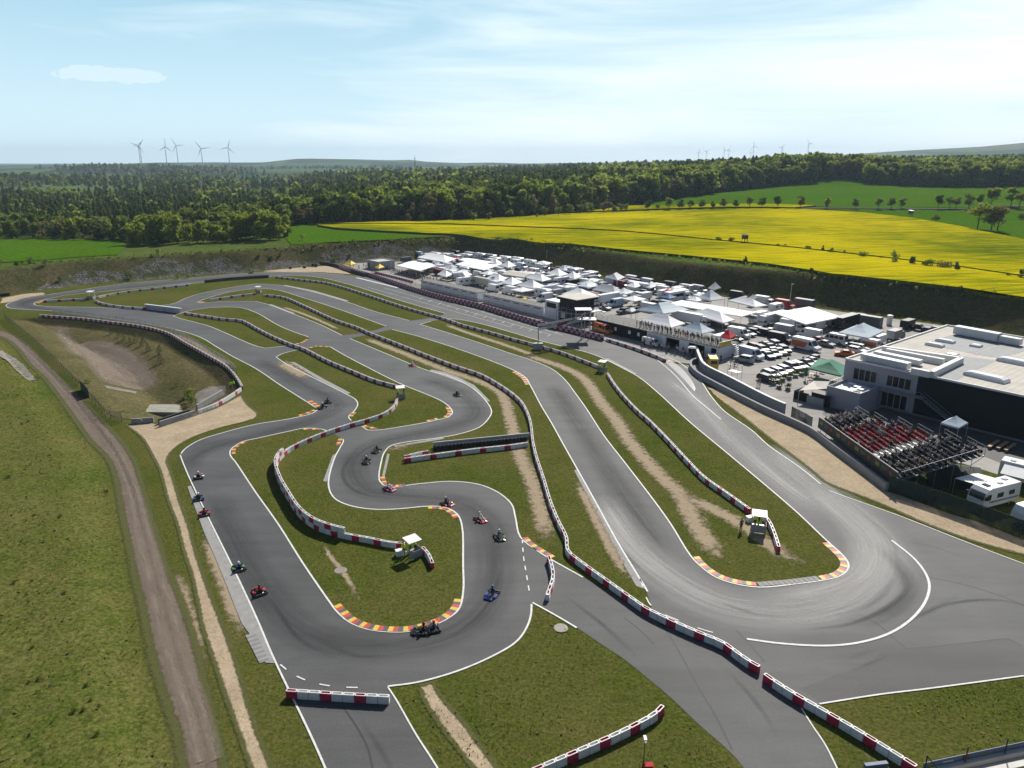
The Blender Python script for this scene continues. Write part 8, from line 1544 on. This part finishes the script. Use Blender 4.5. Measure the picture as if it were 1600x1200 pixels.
q = MB(); q.tube((.15, -.05, 2.2), (1.6, -1.0, .2), .04, 5); q.build('brace', mat('dark green post', (.03, .06, .05)), r)
A_, B_ = at(1350, 1203, 0), at(1385, 1199, 0); mb = MB(); mb.bar((*A_, .02), (*B_, .02), .3, .5); tag(mb.build('banner_board', mat('faded blue banner', (.13, .17, .25))), 'low blue banner board at the bottom edge beside the bare soil', 'banner')
SKYBLUE = (4.2, 8.7, 11.6); SKYMILK = (11.6, 14.5, 15.6); SKYCLOUD = (16.3, 17.3, 17.6)
# ================================================================ light, sky, air, camera
SUN_AZ = R(23); SUN_EL = R(39)
w = bpy.data.worlds.new('World'); scene.world = w; w.use_nodes = True
nt = w.node_tree; nt.nodes.clear()
sky = nt.nodes.new('ShaderNodeTexSky'); sky.sky_type = 'NISHITA'; sky.sun_disc = False
sky.sun_elevation = SUN_EL; sky.sun_rotation = SUN_AZ; sky.altitude = 200; sky.air_density = 1.0; sky.dust_density = 1.6; sky.ozone_density = 1.6
tc = nt.nodes.new('ShaderNodeTexCoord')
mp = nt.nodes.new('ShaderNodeMapping'); mp.inputs['Scale'].default_value = (1.1, 1.6, 9.5); mp.inputs['Rotation'].default_value = (0, R(9), R(20))
nt.links.new(tc.outputs['Generated'], mp.inputs['Vector'])
n1 = N(nt, 'ShaderNodeTexNoise', Scale=1.7, Detail=7.0, Roughness=.56, Distortion=.5); nt.links.new(mp.outputs[0], n1.inputs['Vector'])
sx = nt.nodes.new('ShaderNodeSeparateXYZ'); nt.links.new(tc.outputs['Generated'], sx.inputs[0])
mm = N(nt, 'ShaderNodeMath', _operation='MULTIPLY_ADD'); nt.links.new(sx.outputs['X'], mm.inputs[0]); mm.inputs[1].default_value = .42; nt.links.new(n1.outputs['Fac'], mm.inputs[2])
rp = ramp(nt, mm.outputs[0], [(.40, 0.0), (.60, .5), (.85, .95)])
# bright milky air near the horizon, thinning out overhead
lo = ramp(nt, sx.outputs['Z'], [(-.02, 1.0), (.10, .55), (.22, .10), (.36, 0.0)])
clr = mix(nt, sky.outputs[0], SKYBLUE, ramp(nt, sx.outputs['Z'], [(0, 1.0), (.22, .85), (.36, 0)]).outputs['Color'])
c1 = mix(nt, clr, SKYMILK, lo.outputs['Color'])
hi = ramp(nt, sx.outputs['Z'], [(.22, 1.0), (.38, .1)])
cf = N(nt, 'ShaderNodeMath', _operation='MULTIPLY'); nt.links.new(rp.outputs['Color'], cf.inputs[0]); nt.links.new(hi.outputs['Color'], cf.inputs[1])
c2 = mix(nt, c1, SKYCLOUD, cf.outputs[0])
_cd = Vector(((185 - 800) / F, CP + (600 - 117) / F * SP, -SP + (600 - 117) / F * CP)).normalized()          # the one small cumulus at the left
vm = nt.nodes.new('ShaderNodeVectorMath'); vm.operation = 'SUBTRACT'; nt.links.new(tc.outputs['Generated'], vm.inputs[0]); vm.inputs[1].default_value = _cd
vs = nt.nodes.new('ShaderNodeVectorMath'); vs.operation = 'MULTIPLY'; nt.links.new(vm.outputs[0], vs.inputs[0]); vs.inputs[1].default_value = (1, 1, 6.5)
vl = nt.nodes.new('ShaderNodeVectorMath'); vl.operation = 'LENGTH'; nt.links.new(vs.outputs[0], vl.inputs[0])
n2 = N(nt, 'ShaderNodeTexNoise', Scale=34.0, Detail=6.0, Roughness=.62); nt.links.new(tc.outputs['Generated'], n2.inputs['Vector'])
ma = N(nt, 'ShaderNodeMath', _operation='MULTIPLY_ADD'); nt.links.new(n2.outputs['Fac'], ma.inputs[0]); ma.inputs[1].default_value = -.11; nt.links.new(vl.outputs['Value'], ma.inputs[2])
c2 = mix(nt, c2, (13.2, 14.8, 15.2), ramp(nt, ma.outputs[0], [(-.078, .42), (-.030, 0)]).outputs['Color'])
# the sky is brightest towards the sun and deeper blue behind
bk = ramp(nt, sx.outputs['Y'], [(-.2, 0.0), (.62, 1.0)])
c2 = mix(nt, sky.outputs[0], c2, bk.outputs['Color'])
bg = nt.nodes.new('ShaderNodeBackground'); bg.inputs['Strength'].default_value = .06
nt.links.new(c2, bg.inputs['Color'])
wo = nt.nodes.new('ShaderNodeOutputWorld'); nt.links.new(bg.outputs[0], wo.inputs['Surface'])
sl = bpy.data.lights.new('sun', 'SUN'); sl.energy = 5.0; sl.angle = R(.5); sl.color = (1.0, .955, .88)
so = bpy.data.objects.new('sun', sl); COL.objects.link(so); so.location = (60, 150, 200)
_d = Vector((math.sin(SUN_AZ) * math.cos(SUN_EL), math.cos(SUN_AZ) * math.cos(SUN_EL), math.sin(SUN_EL)))
so.rotation_euler = (-_d).to_track_quat('-Z', 'Y').to_euler()
# the air: one pale box round everything
mb = MB(); mb.box(-9500, 9500, -400, 9500, -6, 190)
hz = mb.build('haze', []); tag(hz, kind='stuff')
m, nt, out = _nodes('pale air'); pv = nt.nodes.new('ShaderNodeVolumePrincipled')
pv.inputs['Color'].default_value = (.62, .82, 1.0, 1); pv.inputs['Density'].default_value = HAZE; pv.inputs['Anisotropy'].default_value = .1
nt.links.new(pv.outputs[0], out.inputs['Volume']); hz.data.materials.append(m)
cam = bpy.data.cameras.new('camera'); co = bpy.data.objects.new('camera', cam); COL.objects.link(co)
cam.sensor_width = 36; cam.lens = 36 * F / 1600; cam.clip_end = 30000; cam.clip_start = .5
co.location = (0, 0, CAMH); co.rotation_euler = (R(90) - PITCH, 0, 0); scene.camera = co
scene.view_settings.view_transform = 'Standard'; scene.view_settings.look = 'None'; scene.view_settings.gamma = 1; scene.view_settings.exposure = EXPO
scene.cycles.use_adaptive_sampling = True; scene.cycles.adaptive_threshold = .02; scene.cycles.use_denoising = True
scene.cycles.max_bounces = 6; scene.cycles.volume_bounces = 0; scene.cycles.transparent_max_bounces = 12
scene.render.use_persistent_data = False
